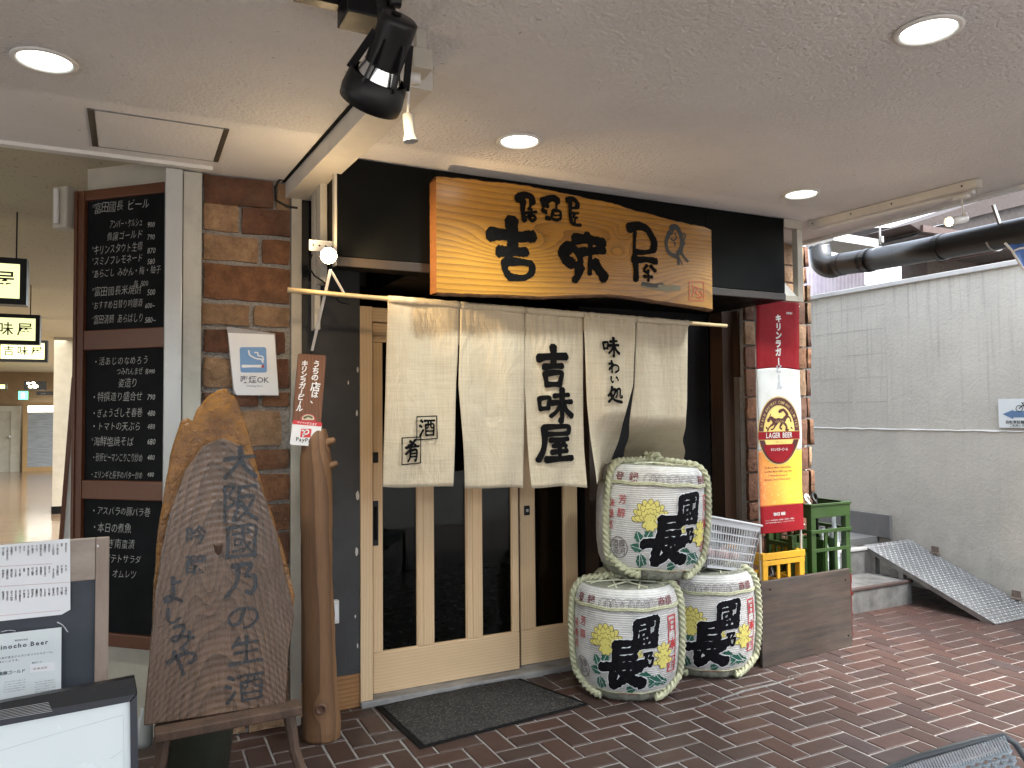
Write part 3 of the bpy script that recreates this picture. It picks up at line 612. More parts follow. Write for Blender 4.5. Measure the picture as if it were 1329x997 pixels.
while z > .05:
    h = min(R.choice([.1, .13, .085, .15]), z - .004); x = XL + .006
    while x < XR - .05:
        w = min(R.choice([.2, .28, .16, .4]), XR - .006 - x); 
        if XR - x - w < .07: w = XR - .006 - x
        put_stone(pier, x + w / 2, z - h / 2, w, h - .005, PY + .02, R.choice([0, 0, 1, 2])); x += w + .014
    z -= h + .014
# right pier
rp = thing('brick_pier', 'right brick pier of rough brown blocks behind the red beer banner', 'brick pier', (4.0, 3.95, 0))
RL, RR = X(966, PY), 4.20
MB().box((RL, PY + .018, 0), (RR - .015, 4.55, H)).build('mortar_core', M_GROUT, rp)
z = 2.64
while z > .1:
    h = R.choice([.15, .12, .19, .16]); x = RL + .004
    for q in range(3):
        w = [R.uniform(.13, .2), 0, 0][q] if q == 0 else (RR - .02 - x) * (.45 if q == 1 else 1)
        put_stone(rp, x + w / 2, z - h / 2, w - .012, h - .012, PY + .02, R.choice([1, 1, 2, 0]), .035); x += w
    # blocks that show their end on the right corner
    o = put_stone(rp, RR - .03, z - h / 2, .24, h - .014, 3.98, R.choice([0, 1, 2]), .04); o.rotation_euler = (0, R.gauss(0, .02), math.pi / 2); o.location = (RR - .01 + R.uniform(-.012, .02) - 4.0, 3.97 - 3.95, z - h / 2)
    o = put_stone(rp, RR - .03, z - h / 2, .3, h - .014, 3.98, R.choice([0, 1, 2]), .04); o.rotation_euler = (0, R.gauss(0, .02), math.pi / 2); o.location = (RR - .01 + R.uniform(-.01, .01) - 4.0, 4.27 - 3.95, z - h / 2)
    z -= h
# dark plaster wall left of the door with wooden skirting
dw = thing('plaster_wall', 'charcoal plaster wall with chipped edge between log post and door', 'wall', (.9, 3.95, 0))
MB().box((.70, 3.93, .17), (X(467, 3.93, 600), 4.2, H - .003)).build('wall_face', M_DWALL, dw)
MB().box((.70, 3.935, .0), (X(467, 3.93, 600) - .001, 4.2, .168)).build('skirting', grain('skirting_wood', [(.30, .15, .055), (.36, .19, .07), (.14, .06, .02)], 'x', 50, .06, rough=.6), dw)
m = MB(); fr = Fr((0, 3.93, 0))
for (px, py, r) in ((464, 643, 5), (463, 716, 4.5), (464, 480, 3), (463, 536, 3), (452, 497, 2.2), (464, 838, 2.5), (461, 800, 2)):
    a, b = fr.px(px, py); poly_print(m, [(a + r / 270 * .55 * math.cos(t) * R.uniform(.6, 1.1), b + r / 270 * 1.5 * math.sin(t) * R.uniform(.7, 1.1)) for t in [i * .7 for i in range(9)]], plane_fn(fr, .002))
m.each('chip', M_CHIP, dw)
so_ = thing('wall_socket', 'small white socket box on the charcoal wall behind the log post', 'socket', (.95, 3.9, .9)); q0 = ony(432, 810, 3.9); q1 = ony(440, 779, 3.9)
MB().box((q0[0], 3.895, q0[2]), (q1[0], 3.93, q1[2])).build('box', M_WHITE, so_, bevel=.004); MB().box((q0[0] + .008, 3.891, q0[2] + .02), (q1[0] - .008, 3.895, q1[2] - .02)).build('cover', M_PAPER, so_)
cp = MB().box((XR, 3.83, 0), (XR + .05, 3.93, 2.62)).build('corner_post', M_CREAM, bevel=.003); tag(cp, 'slim cream corner post at the right edge of the left brick pier', 'post')
# fascia box over the door
fa = thing('fascia', 'black panelled fascia box over the shop door', 'fascia', (2.2, 3.5, 2.15)); zf0 = 2.15
x0, x1 = X(437, FY, 280), X(1018, FY, 320); xs = X(563, FY, 300); x3 = X(1242 / 1329 * 520 + 430, FY, 300)
ff = Fr((0, FY, 0))
MB().box((x0, FY + .012, zf0), (x1, FY + .10, zc)).build('core', M_BLACK, fa); 
MB().box((x0 + .35, FY + .10, zf0 - .001), (x1, DY + .1, zf0 + .12)).build('soffit', M_BLACK, fa)
MB().box((x0 + .002, FY, zf0 + .045), (xs - .002, FY + .012, zc - .004)).build('panel', M_BLACK, fa, bevel=.002)
MB().box((xs + .002, FY, zf0 + .045), (x3 - .002, FY + .012, zc - .004)).build('panel', M_BLACK, fa, bevel=.002)
MB().box((x3 + .002, FY, zf0 + .045), (x1 - .002, FY + .012, zc - .004)).build('panel', M_BLACK, fa, bevel=.002)
MB().box((x0, FY - .004, zf0), (x1, FY + .012, zf0 + .042)).build('bottom_strip', PM('brown_black_strip', (.02, .015, .012), None, .4), fa, bevel=.003)
MB().box((x0 - .012, FY - .008, zf0), (x0 - .001, FY + .03, zc)).build('edge_strip', M_CREAM, fa)
# conduits / louvred side
m = MB(); m.box((x0 - .035, 3.52, 2.1), (x0 - .002, 3.60, zc)); m.build('conduit', M_CREAM, fa, bevel=.004)
m = MB(); m.box((x0 - .03, 3.66, 1.9), (x0 - .002, 3.74, zc)); m.build('conduit', M_CREAM, fa, bevel=.004)
m = MB()
for k in range(22): m.box((x0 - .004, 3.60, 2.2 + k * .02), (x0 + .006, 3.66, 2.208 + k * .02))
m.build('louvre', M_CREAM, fa)
MB().box((x0 + .001, FY + .1, zf0 + .02), (x0 + .012, 3.93, zc)).build('side_panel', M_BLACK, fa)
# open white frame at the right end of the fascia
wf = thing('open_frame', 'open white frame box at the right end of the black fascia showing bricks', 'frame', (3.6, 3.4, 2.2)); xa, xb = x1 + .004, X(1041, FY, 300)
m = MB(); m.box((xa, FY, H - .055), (xb, FY + .04, zc)); m.build('top_rail', M_CREAM, wf); m = MB(); m.box((xb - .042, FY, 2.15), (xb, FY + .04, H - .057)); m.build('post', M_CREAM, wf)
MB().box((xa, FY, 2.15), (xb - .044, FY + .04, 2.18)).build('bottom_rail', M_CREAM, wf)
MB().prism([(xa + .001, 2.181), (xb - .045, 2.181), (xa + .001, 2.26)], Fr((0, FY + .02, 0)), -.01, .01).build('gusset', M_WHITE, wf)
# dark wall right of the door, timber jamb
MB().box((.70, 4.6, 0), (4.2, 8.5, 2.2)) if False else None
tag(MB().box((.5, 4.3, 2.3), (4.15, 7.2, 5.5)).build('upper_storey', M_DWALL), 'plain upper storey of the shop building above the ceiling', 'building')
dk = tag(MB().box((X(757, DY, 700), DY + .02, 0), (RL - .13, DY + .12, 2.2)).build('dark_wall', PM('near_black_wall', (.006, .006, .007), (.010, .010, .011), .5, 4, **{'Specular IOR Level': .15})), 'black wall between the sliding door and the brown timber jamb', 'wall')
tj = thing('timber_jamb', 'dark brown timber jamb with pale lower board beside the right pier', 'door jamb', (3.4, 3.9, 0))
jx0, jx1, jx2 = X(948, 3.9, 550), X(958, 3.9, 550), X(969, 3.9, 550); M_JAMB = grain('dark_jamb_wood', [(.045, .02, .01), (.06, .028, .013), (.02, .009, .005)], 'z', 70, .03, rough=.6)
MB().box((jx0 - .03, 3.93, 0), (jx1 - .002, 4.05, 2.16)).build('jamb', M_JAMB, tj); MB().box((jx1, 3.89, 1.72), (jx2 + .01, 3.95, 2.16)).build('upper_board', M_JAMB, tj)
MB().box((jx1, 3.90, 0), (jx2 - .01, 3.94, 1.715)).build('lower_board', PM('pale_weathered_board', (.20, .16, .13), (.11, .085, .07), .75, 12, stretch=(1, 1, .2)), tj)
MB().bar((jx2 - .005, 3.86, 1.70), (jx2 + .13, 3.86, 1.86), .03, .03).build('brace', M_JAMB, tj)
# ------------------------------------------------------------------ sliding doors
df = thing('entrance_surround', 'pale wood frame and grey stone sill of the shop entrance', 'door frame', (1.1, DY, 0))
jl, jr = X(467, 3.93, 600), X(483, 3.93, 600)
m = MB(); m.box((jl, 3.92, .015), (jr, 4.12, 2.06)); m.build('jamb', M_PIN, df, bevel=.003)
MB().box((jr + .001, 3.95, 1.985), (2.62, 4.12, 2.06)).build('header', M_PINH, df, bevel=.003)
MB().box((2.50, 3.99, .0), (2.56, 4.12, 1.984)).build('jamb', PM('dark_jamb', (.05, .03, .02), None, .5), df)
M_SILL = PM('worn_sill', (.34, .34, .33), (.13, .13, .13), .55, 11, dirt=.6, bump=.4, stretch=(.5, 1, 1))
MB().box((jl + .0, 3.905, -.006), (2.62, 4.13, .028)).build('sill', M_SILL, df, bevel=.006)
def zat(px, py, y): return float(ony(px, py, y)[2])
def door(name_label, yF, xs_, top, bot, paneb, panet, lab):
    """xs_: x of the panel's edges and of its panes [L, p0a,p0b, p1a,p1b.., R]"""
    t = thing('sliding_door', name_label, 'sliding door', (xs_[0], yF, bot)); th = .034
    L, Rr = xs_[0], xs_[-1]; ps = [(xs_[i], xs_[i + 1]) for i in range(1, len(xs_) - 1, 2)]; edges = [L] + [e for p in ps for e in p] + [Rr]
    MB().box((L, yF, bot), (Rr, yF + th, paneb)).build('bottom_rail', M_PINH, t, bevel=.003)
    MB().box((L, yF, panet), (Rr, yF + th, top)).build('top_rail', M_PINH, t, bevel=.003)
    for i in range(0, len(edges), 2):
        a, b = edges[i], edges[i + 1]
        nm = 'stile' if i in (0, len(edges) - 2) else 'muntin'
        o = MB().box((a, yF + .0005, paneb + .001), (b, yF + th - .0005, panet - .001)).build(nm, M_PIN, t, bevel=.004)
        if nm == 'muntin': MB().box((a + (b - a) * .36, yF - .004, paneb + .01), (b - (b - a) * .36, yF + .0004, panet - .01)).build('bead', M_PIN, o, bevel=.002)
    for (a, b) in ps:
        MB().box((a - .004, yF + .02, paneb - .004), (b + .004, yF + .025, panet + .004)).build('pane', M_GLASS, t)
        m = MB(); e = .006
        m.box((a, yF + .006, paneb), (b, yF + .018, paneb + e)); m.box((a, yF + .006, paneb + e), (a + e, yF + .018, panet)); m.box((b - e, yF + .006, paneb + e), (b, yF + .018, panet)); m.build('glazing_bead', M_PIN, t)
    return t
y1 = 3.985
pxs = [(484, 600), (496, 846), (543, 838), (563, 830), (607, 823), (626, 818), (666, 808), (674, 800)]
d1 = door('front sliding door of pale wood with three tall dark panes and black pull', y1, [X(a, y1, b) for a, b in pxs], 1.984, .03, zat(497, 847, y1), 1.88, 0)
y2 = 4.03
d2 = door('rear sliding door of pale wood with one visible dark pane and a key lock', y2, [X(a, y2, b) for a, b in ((676, 800), (695, 816), (734, 810), (751, 800))], 1.984, .03, zat(697, 816, y2), 1.88, 0)
fr = Fr((0, y1, 0))
a0_, b0_ = fr.px(478.5, 709); a1_, b1_ = fr.px(486, 650); m = MB(); m.fbox(fr, a0_ + .02, a1_ + .02, b0_, b1_, 0, .006); h = m.build('pull_handle', M_BLK, d1, bevel=.002)
MB().fbox(fr, a0_ + .028, a1_ + .012, b0_ + .03, b1_ - .03, .006, .016).build('grip', M_BLKM, h, bevel=.003)
a0_, b0_ = fr.px(479, 601); a1_, b1_ = fr.px(486, 587); MB().fbox(fr, a0_ + .02, a1_ + .02, b0_, b1_, 0, .006).build('lock_plate', M_BLK, d1, bevel=.002)
fr = Fr((0, y2, 0)); a0_, b0_ = fr.px(680, 669); a1_, b1_ = fr.px(687, 656); h = MB().fbox(fr, a0_, a1_, b0_, b1_, 0, .007).build('key_lock', M_BLK, d2, bevel=.002)
MB().lathe([(.0, .0), (.009, .0), (.009, .004), (0, .004)], fr.w((a0_ + a1_) / 2, (b0_ + b1_) / 2, .007), 14, ax=(0, -1, 0)).build('key_cylinder', M_STEEL, h)
# interior behind the glass
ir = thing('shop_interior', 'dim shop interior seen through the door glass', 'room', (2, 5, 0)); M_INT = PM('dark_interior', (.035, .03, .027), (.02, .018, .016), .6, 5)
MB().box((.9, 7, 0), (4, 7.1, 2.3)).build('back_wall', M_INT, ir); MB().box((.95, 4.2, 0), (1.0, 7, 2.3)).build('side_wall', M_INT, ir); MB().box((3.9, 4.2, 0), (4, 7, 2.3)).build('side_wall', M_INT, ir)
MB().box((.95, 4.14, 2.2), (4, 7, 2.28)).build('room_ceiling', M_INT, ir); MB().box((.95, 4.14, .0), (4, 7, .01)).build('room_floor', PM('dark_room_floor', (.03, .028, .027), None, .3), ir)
pt = tag(MB().box((2.28, 4.25, 0), (3.2, 4.28, 1.75)).build('wood_partition', grain('partition_wood', [(.16, .07, .03), (.2, .09, .04), (.08, .03, .015)], 'z', 30, .08, rough=.3)), 'reddish brown wooden partition seen through the rear door pane', 'partition')
# ------------------------------------------------------------------ door mat
mt = thing('door_mat', 'grey flecked door mat with black rubber edge in front of the sliding door', 'door mat', (1.6, 3.6, 0))
c = [onz(*p) for p in ((487, 919), (545, 973), (765, 915), (668, 879))]; cen = sum(c) / 4
def matm():
    t = NT('flecked_mat'); v = t.n('ShaderNodeTexVoronoi'); t.put(v.inputs['Vector'], t.P); t.put(v.inputs['Scale'], 170.); s = t.n('ShaderNodeSeparateColor'); t.t.links.new(v.outputs['Color'], s.inputs[0])
    col = t.ramp(s.outputs[0], [(0, (.006, .006, .006)), (.45, (.010, .010, .0095)), (.75, (.032, .030, .027)), (1, (.10, .092, .08))]); col = t.mix(t.rng(t.noise(3.2, 4), .4, .7, 0, .6), col, (.03, .03, .03))
    t.bump(t.mt('SUBTRACT', 1., v.outputs['Distance']), .8, .006); return t.set(col, .95)
ml = [(p[0], p[1]) for p in c]
MB().prism(ml, Fr((0, 0, 0), (1, 0, 0), (0, 1, 0)), .002, .007, .004).build('rubber_edge', M_BLKM, mt)
MB().prism([tuple(np.array(p) + (cen[:2] - np.array(p)) / np.linalg.norm(cen[:2] - np.array(p)) * .035) for p in ml], Fr((0, 0, 0), (1, 0, 0), (0, 1, 0)), .006, .011, .002).build('pile', matm(), mt)
# ------------------------------------------------------------------ noren curtain
YN = 3.395; NF = Fr((0, YN, 0))
pole = MB(); pa, pb = ony(373, 376.5, YN), ony(943, 423, YN); pth = [pa + (pb - pa) * t for t in np.linspace(0, 1, 15)]; pth = [p + np.array((0, 0, -.006 * math.sin(math.pi * i / 14))) for i, p in enumerate(pth)]
rad = [.0105 + (.0022 if i % 3 == 0 else 0) for i in range(15)]
po = pole.sweep(pth, rad, 10).build('curtain_pole', M_BAMBOO, smooth=True); tag(po, 'thin bamboo pole carrying the linen curtain across the entrance', 'pole')
def fold(x, z):
    top = max(0., min(1., (z - 1.80) / .2)); low = 1 - max(0., min(1., (z - 1.2) / .8))
    return .009 * math.sin(23 * x + 2.5 * math.sin(3 * z)) * (.4 + low) + .0035 * top * math.sin(160 * x + 5 * z) * (1 if x > 1.75 else .25) + .003 * math.sin(9 * z + 4 * x) + .010 * low * math.sin(7.3 * x + 1)
nc = thing('shop_curtain', 'long natural linen shop curtain in five panels with black lettering', 'curtain', (1.9, YN, 2.0))
def edge(pts, t):
    ys = [p[1] for p in pts]; yq = ys[0] + (ys[-1] - ys[0]) * t
    for i in range(len(pts) - 1):
        if yq <= pts[i + 1][1] or i == len(pts) - 2:
            k = (yq - ys[i]) / (ys[i + 1] - ys[i]); return pts[i][0] + (pts[i + 1][0] - pts[i][0]) * k, yq
panels = [([(503, 388), (501, 500), (497, 632)], [(597, 395), (591, 500), (586, 632)]),
          ([(597.5, 395), (594, 500), (603, 633)], [(681.5, 402), (682, 500), (681, 634)]),
          ([(682, 402), (682, 500), (691, 633)], [(757, 408), (757, 500), (760, 632)]),
          ([(757.5, 408), (762, 520), (772, 628)], [(825, 414), (822, 500), (806, 560), (782, 626)]),
          ([(825.5, 414), (823, 500), (806, 640)], [(893, 420), (891, 520), (882, 640)])]
for k, (le, re) in enumerate(panels):
    yo = -.004 * (k % 2) + (-.012 if k == 3 else 0)
    def fn(u, v, le=le, re=re, yo=yo, k=k):
        t = 1 - v; a = edge(le, t); b = edge(re, t); qx = a[0] + (b[0] - a[0]) * u; qy = a[1] + (b[1] - a[1]) * u
        if t > .97: qy += 1.2 * math.sin(u * 5 + k)
        g_ = max(0., min(1., (t - .56) / .30)); g_ = g_ * g_ * (3 - 2 * g_); hug = .46 * g_ if k == 4 else (.34 * g_ * u if k == 3 else 0.); p = ony(qx, qy, YN + yo + hug)
        return (p[0], p[1] + fold(p[0], p[2]), p[2])
    MB().grid(34 if k < 2 else 60, 46, fn).build('cloth_panel', M_NOREN, nc, smooth=True, solid=.0012)
# the hem tube round the pole
m = MB()
for (le, re) in panels:
    qa, qb = ony(*le[0], YN), ony(*re[0], YN)
    zz = [pa[2] + (pb[2] - pa[2]) * (q[0] - pa[0]) / (pb[0] - pa[0]) for q in (qa, qb)]
    P_ = [np.array((qa[0] + (qb[0] - qa[0]) * t, YN, zz[0] + (zz[1] - zz[0]) * t - .005)) for t in np.linspace(.004, .996, 22)]
    m.sweep(P_, [.0175 + R.uniform(-.0016, .0016) for _ in P_], 14)
m.build('hem_sleeve', M_NOREN, nc, smooth=True)
def nf(a, b, l=0.): return (a, YN + fold(a, b) - .011 - l, b)
def nbox(x0, y0, x1, y1): a = NF.px(x0, y1); b = NF.px(x1, y0); return a[0], a[1], b[0] - a[0], b[1] - a[1]
m = MB(); nf4 = lambda a, b, l=0.: nf(a, b, l + .014)
for ch_, bx in (('吉', (696, 450, 736, 504)), ('味', (697, 505, 742, 548)), ('屋', (697, 550, 744, 600))): brush(m, ch_, nf, *nbox(*bx), fat=1.55, rough=.03, taper=.2)
for ch_, bx in (('味', (777, 439, 801, 463)), ('わ', (784, 468, 802, 485)), ('い', (786, 487, 800, 499)), ('処', (783, 501, 804, 524))): brush(m, ch_, nf4, *nbox(*bx), fat=1.45, rough=.03)
for ch_, bx in (('酒', (543, 543, 564, 567)), ('肴', (523, 570, 544, 600))): brush(m, ch_, nf, *nbox(*bx), fat=1.35, rough=.03)
def box_outline(x0, y0, x1, y1, w=.0045):
    a, b, ww, hh = nbox(x0, y0, x1, y1); q = [(a, b), (a + ww, b + .004), (a + ww, b + hh), (a, b + hh - .003)]
    for i in range(4): stroke(m, [q[i], q[(i + 1) % 4]], w, nf, .12, 0)
box_outline(539.5, 540, 566, 571); box_outline(520, 567, 545, 603)
m.build('lettering', M_INK, nc)
# ------------------------------------------------------------------ big wooden sign board
SY = FY - .005; SF = Fr((0, SY - .085, 0)); sg = thing('shop_sign', 'large varnished live-edge wooden sign board with black brush lettering', 'sign', (2.05, SY, 2.0))
top = [(566, 228), (600, 230), (640, 235), (668, 237), (700, 243), (735, 250), (765, 257), (795, 262), (818, 270), (845, 277), (870, 284), (895, 290), (915, 293), (923, 297)]
bot = [(925, 404), (900, 400), (860, 394), (820, 388), (790, 385), (750, 386), (700, 388), (660, 386), (620, 385), (566, 382.5)]
TP, BP = [SF.px(*p) for p in top], [SF.px(*p) for p in bot]
def densify(P_, n=5, amp=.003):
    out = []
    for i in range(len(P_) - 1):
        for k in range(n): t = k / n; out.append((P_[i][0] + (P_[i + 1][0] - P_[i][0]) * t, P_[i][1] + (P_[i + 1][1] - P_[i][1]) * t + (R.uniform(-amp, amp) if k else 0)))
    return out + [P_[-1]]
T_, B_ = densify(TP), densify(BP, 5, .0015)[::-1]
def interp(P_, x):
    for i in range(len(P_) - 1):
        if P_[i][0] <= x <= P_[i + 1][0] + 1e-9: return P_[i][1] + (P_[i + 1][1] - P_[i][1]) * (x - P_[i][0]) / (P_[i + 1][0] - P_[i][0] + 1e-9)
    return P_[-1][1] if x > P_[-1][0] else P_[0][1]
def sfn(u, v):
    x = TP[0][0] + (TP[-1][0] - TP[0][0]) * u; t = interp(T_, x); b = interp(B_, x); g = .012; z = b + g + (t - g * 1.6 - b) * v
    return SF.w(x, z, .0)
g = MB(); g.grid(90, 12, sfn); g.build('front_face', M_SIGN, sg)
m = MB(); N_ = 90
for side in (0, 1):
    def ed(u, v, side=side):
        x = TP[0][0] + (TP[-1][0] - TP[0][0]) * u; e = interp(T_ if side else B_, x); s = -1 if side else 1
        prof = [(0, 0, .012 if not side else .0192), (.25, -.004, .004), (.5, -.02, -.001), (1., -.085, .012)]
        k = v * 3; i = min(int(k), 2); f_ = k - i; c_ = prof[i][1] + (prof[i + 1][1] - prof[i][1]) * f_; dz = prof[i][2] + (prof[i + 1][2] - prof[i][2]) * f_
        return SF.w(x, e + s * dz + (R.uniform(-.0015, .0015) if 0 < v < 1 else 0), c_)
    m.grid(N_, 6, ed)
m.build('bark_edge', M_BARK if False else PM('live_edge_wood', (.13, .055, .016), (.06, .024, .009), .5, 18, bump=.7, bscale=30, bd=.006, stretch=(.3, 1, 1)), sg)
m = MB()
for x, q in ((TP[0][0], 0), (TP[-1][0], 1)): t, b = interp(T_, x), interp(B_, x); m.quad(SF.w(x, b + .01, 0), SF.w(x, t - .018, 0), SF.w(x, t - .012, -.085), SF.w(x, b + .012, -.085))
m.each('end_grain', PM('sign_end_grain', (.16, .065, .018), (.09, .035, .01), .5, 60), sg)
sfn2 = plane_fn(SF, .0016)
def sbox(x0, y0, x1, y1): a = SF.px(x0, y1); b = SF.px(x1, y0); return a[0], a[1], b[0] - a[0], b[1] - a[1]
def sp(px, py): return SF.px(px, py)
m = MB(); u_ = .0068   # about one source pixel of stroke
def S(w, *pts, rough=.1, taper=.2): stroke(m, [sp(*p) for p in pts], w * .0037, sfn2, rough, taper, S.k * .00012); S.k += 1
S.k = 0
def z7(x, y): return 430 + x * 520 / 1329, 190 + y * 520 / 1329     # from the zoomed crop of the sign
def S7(w, *pts, **k): S(w * 520 / 1329, *[z7(*p) for p in pts], **k)
# 吉 (heavy brush)
S7(44, (597, 245), (600, 300), (603, 345)); S7(40, (525, 292), (560, 292), (620, 300), (672, 298)); S7(34, (555, 348), (600, 350), (648, 350))
S7(26, (576, 382), (576, 410), (596, 438)); S7(26, (580, 380), (625, 384), (662, 392), (665, 420)); S7(22, (592, 434), (640, 436), (666, 418))
# 味
S7(40, (790, 332), (768, 352), (775, 372), (800, 392)); S7(26, (792, 330), (815, 352), (826, 385), (812, 396)); S7(34, (805, 308), (850, 308), (905, 322)); S7(22, (848, 290), (850, 310)); S7(30, (826, 352), (860, 348), (905, 344))
S7(19, (858, 300), (858, 360), (856, 425)); S7(36, (822, 400), (815, 432), (805, 445), taper=.5); S7(34, (872, 385), (890, 415), (908, 440), taper=-.1)
# 屋
S7(30, (985, 272), (1020, 264), (1050, 280), (1070, 320), (1066, 345)); S7(20, (1006, 350), (1040, 352), (1072, 345)); S7(14, (1006, 285), (1004, 330), (1004, 370)); S7(24, (1005, 365), (1010, 410), (1010, 445)); S7(24, (1000, 378), (1040, 376), (1078, 382))
S7(11, (1046, 395), (1036, 412), (1052, 422)); S7(14, (1058, 398), (1075, 415)); S7(12, (1036, 432), (1064, 434)); S7(10, (1050, 410), (1050, 448))
# 居酒屋 small
S7(26, (615, 175), (640, 162), (662, 170), (666, 190)); S7(20, (635, 180), (634, 215), (640, 248)); S7(10, (660, 195), (652, 212)); S7(10, (645, 222), (680, 218)); S7(9, (662, 208), (662, 230)); S7(12, (652, 232), (664, 248), (676, 240), (668, 230), (654, 232))
S7(26, (700, 186), (730, 172), (752, 184)); S7(18, (735, 168), (742, 180)); S7(16, (700, 196), (718, 200)); S7(16, (699, 212), (712, 220)); S7(16, (712, 238), (724, 240)); S7(9, (745, 190), (744, 212)); S7(11, (734, 215), (730, 238), (745, 246)); S7(11, (735, 213), (757, 218), (758, 240), (744, 246)); S7(7, (738, 230), (756, 230))
S7(18, (780, 180), (800, 176), (814, 190), (812, 205)); S7(14, (791, 188), (790, 225), (795, 255)); S7(10, (795, 205), (812, 206)); S7(9, (797, 222), (818, 223)); S7(8, (806, 224), (800, 236), (815, 238)); S7(8, (806, 236), (806, 256)); S7(12, (797, 256), (812, 262), (826, 262))
m.build('lettering', PM('carved_black_paint', (.003, .003, .003), (.006, .006, .0055), .8, 30, **{'Specular IOR Level': .08}), sg)
m = MB(); S.k = 0
S7(16, (1032, 459), (1070, 462), (1100, 461), taper=.1); m.build('faded_stroke', PM('worn_black_stroke', (.05, .045, .035), (.015, .013, .01), .5, 60), sg)
m = MB(); S7(20, (1088, 468), (1120, 470), (1155, 470), rough=.2); S7(6, (1032, 466), (1080, 474), (1120, 480), rough=.2); m.build('faded_stroke', PM('grey_worn_paint', (.22, .20, .12), (.10, .08, .04), .5, 90), sg)
# fish emblem
m = MB(); S.k = 0
S7(15, (1119, 290), (1110, 320), (1120, 352), (1150, 368)); S7(20, (1125, 272), (1145, 270), (1160, 300), (1162, 330), (1152, 355)); S7(9, (1119, 282), (1128, 292), (1132, 275)); S7(7, (1139, 290), (1141, 294)); S7(6, (1126, 306), (1134, 313), (1143, 306), (1144, 298)); S7(8, (1138, 320), (1140, 328))
S7(12, (1148, 352), (1150, 372), (1152, 392)); S7(11, (1158, 350), (1170, 368), (1182, 382)); S7(5, (1154, 372), (1164, 392)); S7(7, (1166, 290), (1174, 296), (1168, 312), (1172, 325)); S7(6, (1112, 345), (1122, 360), (1138, 368))
m.build('fish_emblem', PM('fish_ink', (.012, .012, .01), None, .45), sg)
m = MB(); S.k = 0
for a, b in (((1187, 449), (1235, 450)), ((1235, 450), (1236, 512)), ((1236, 512), (1187, 512)), ((1187, 512), (1187, 449))): S7(3, a, b, rough=.15)
for P_ in ([(1196, 460), (1202, 478), (1196, 500)], [(1206, 465), (1216, 472), (1208, 486), (1220, 492)], [(1222, 480), (1230, 495), (1222, 508)], [(1212, 500), (1228, 502)]): S7(4, *P_, rough=.2)
m.build('red_seal', flat('seal_red', (.45, .07, .03), .5), sg)
# ------------------------------------------------------------------ smoking sign, plaque, pay sign
def paper(name, label, cat, px4, y, mat, t=.0015):
    p = [ony(*q, y) for q in px4]; u = p[1] - p[0]; fr = Fr(p[3], (p[2] - p[3]), (p[0] - p[3])); fr.o = p[3]; o = thing(name, label, cat, p[3])
    loc = [(float(np.dot(q - fr.o, fr.u)), float(np.dot(q - fr.o, fr.v))) for q in p]; return o, fr, loc
ss, fr, l = paper('smoking_sign', 'white smoking allowed notice in clear sleeve taped to the brick pier', 'notice', [(294.5, 424), (357, 433), (362, 514), (303, 512)], 3.822, M_PAPER)
MB().prism([l[3], l[2], l[1], l[0]][::-1][::-1], fr, -.002, -.0005).build('clear_sleeve', PM('clear_sleeve', (.42, .42, .44), None, .2, Alpha=.75), ss)
q = [fr.px(*p) for p in ((304, 507), (361, 511), (356, 434.5), (296, 432))]; MB().prism([q[0], fr.px(308, 514), q[1], q[2], q[3]] if False else [fr.px(303.5, 505), fr.px(307, 513), fr.px(361.5, 513), q[2], q[3]], fr, -.0003, .0008).build('sheet', M_PAPER, ss)
P5 = lambda x, y: fr.px(280 + x * 100 / 831, 410 + y * 120 / 997)
c4 = [P5(256, 338), P5(543, 338), P5(553, 612), P5(266, 612)]; cc = np.mean(c4, 0)
m = MB(); rr = []
for i in range(4):
    p, a, b = np.array(c4[i]), np.array(c4[i - 1]), np.array(c4[(i + 1) % 4]); r_ = .009
    rr += [tuple(p + (a - p) / np.linalg.norm(a - p) * r_), tuple(p + (a - p) / np.linalg.norm(a - p) * r_ * .3 + (b - p) / np.linalg.norm(b - p) * r_ * .3), tuple(p + (b - p) / np.linalg.norm(b - p) * r_)]
fp = plane_fn(fr, .0016); poly_print(m, rr, fp); m.build('blue_square', flat('sign_blue', (.16, .33, .62), .5), ss)
m = MB(); fp2 = plane_fn(fr, .0022); stroke(m, [P5(288, 543), P5(490, 543)], .0115, fp2, 0, 0)
stroke(m, [P5(355, 375), P5(365, 420), P5(400, 445), P5(440, 462), P5(490, 470), P5(510, 505)], .006, fp2, 0, 0); stroke(m, [P5(420, 395), P5(455, 400), P5(455, 428), P5(505, 440), P5(512, 480)], .005, fp2, 0, 0); m.build('cigarette_symbol', M_PAPER, ss)
m = MB(); stroke(m, [P5(500, 545), P5(516, 545)], .0115, fp2, 0, 0); m.build('red_tip', M_REDP, ss)
m = MB(); a, b = P5(262, 722); text(m, '喫煙OK', fp2, a, b + .002, .0375, .012, rot=.03); m.build('lettering', flat('slate_print', (.12, .13, .17), .6), ss)
m = MB(); a, b = P5(420, 765); text(m, 'Smoking Place', fp2, a, b, .0125, .0, 'c', rot=.03); m.build('small_lettering', flat('blue_grey_print', (.2, .3, .45), .6), ss)
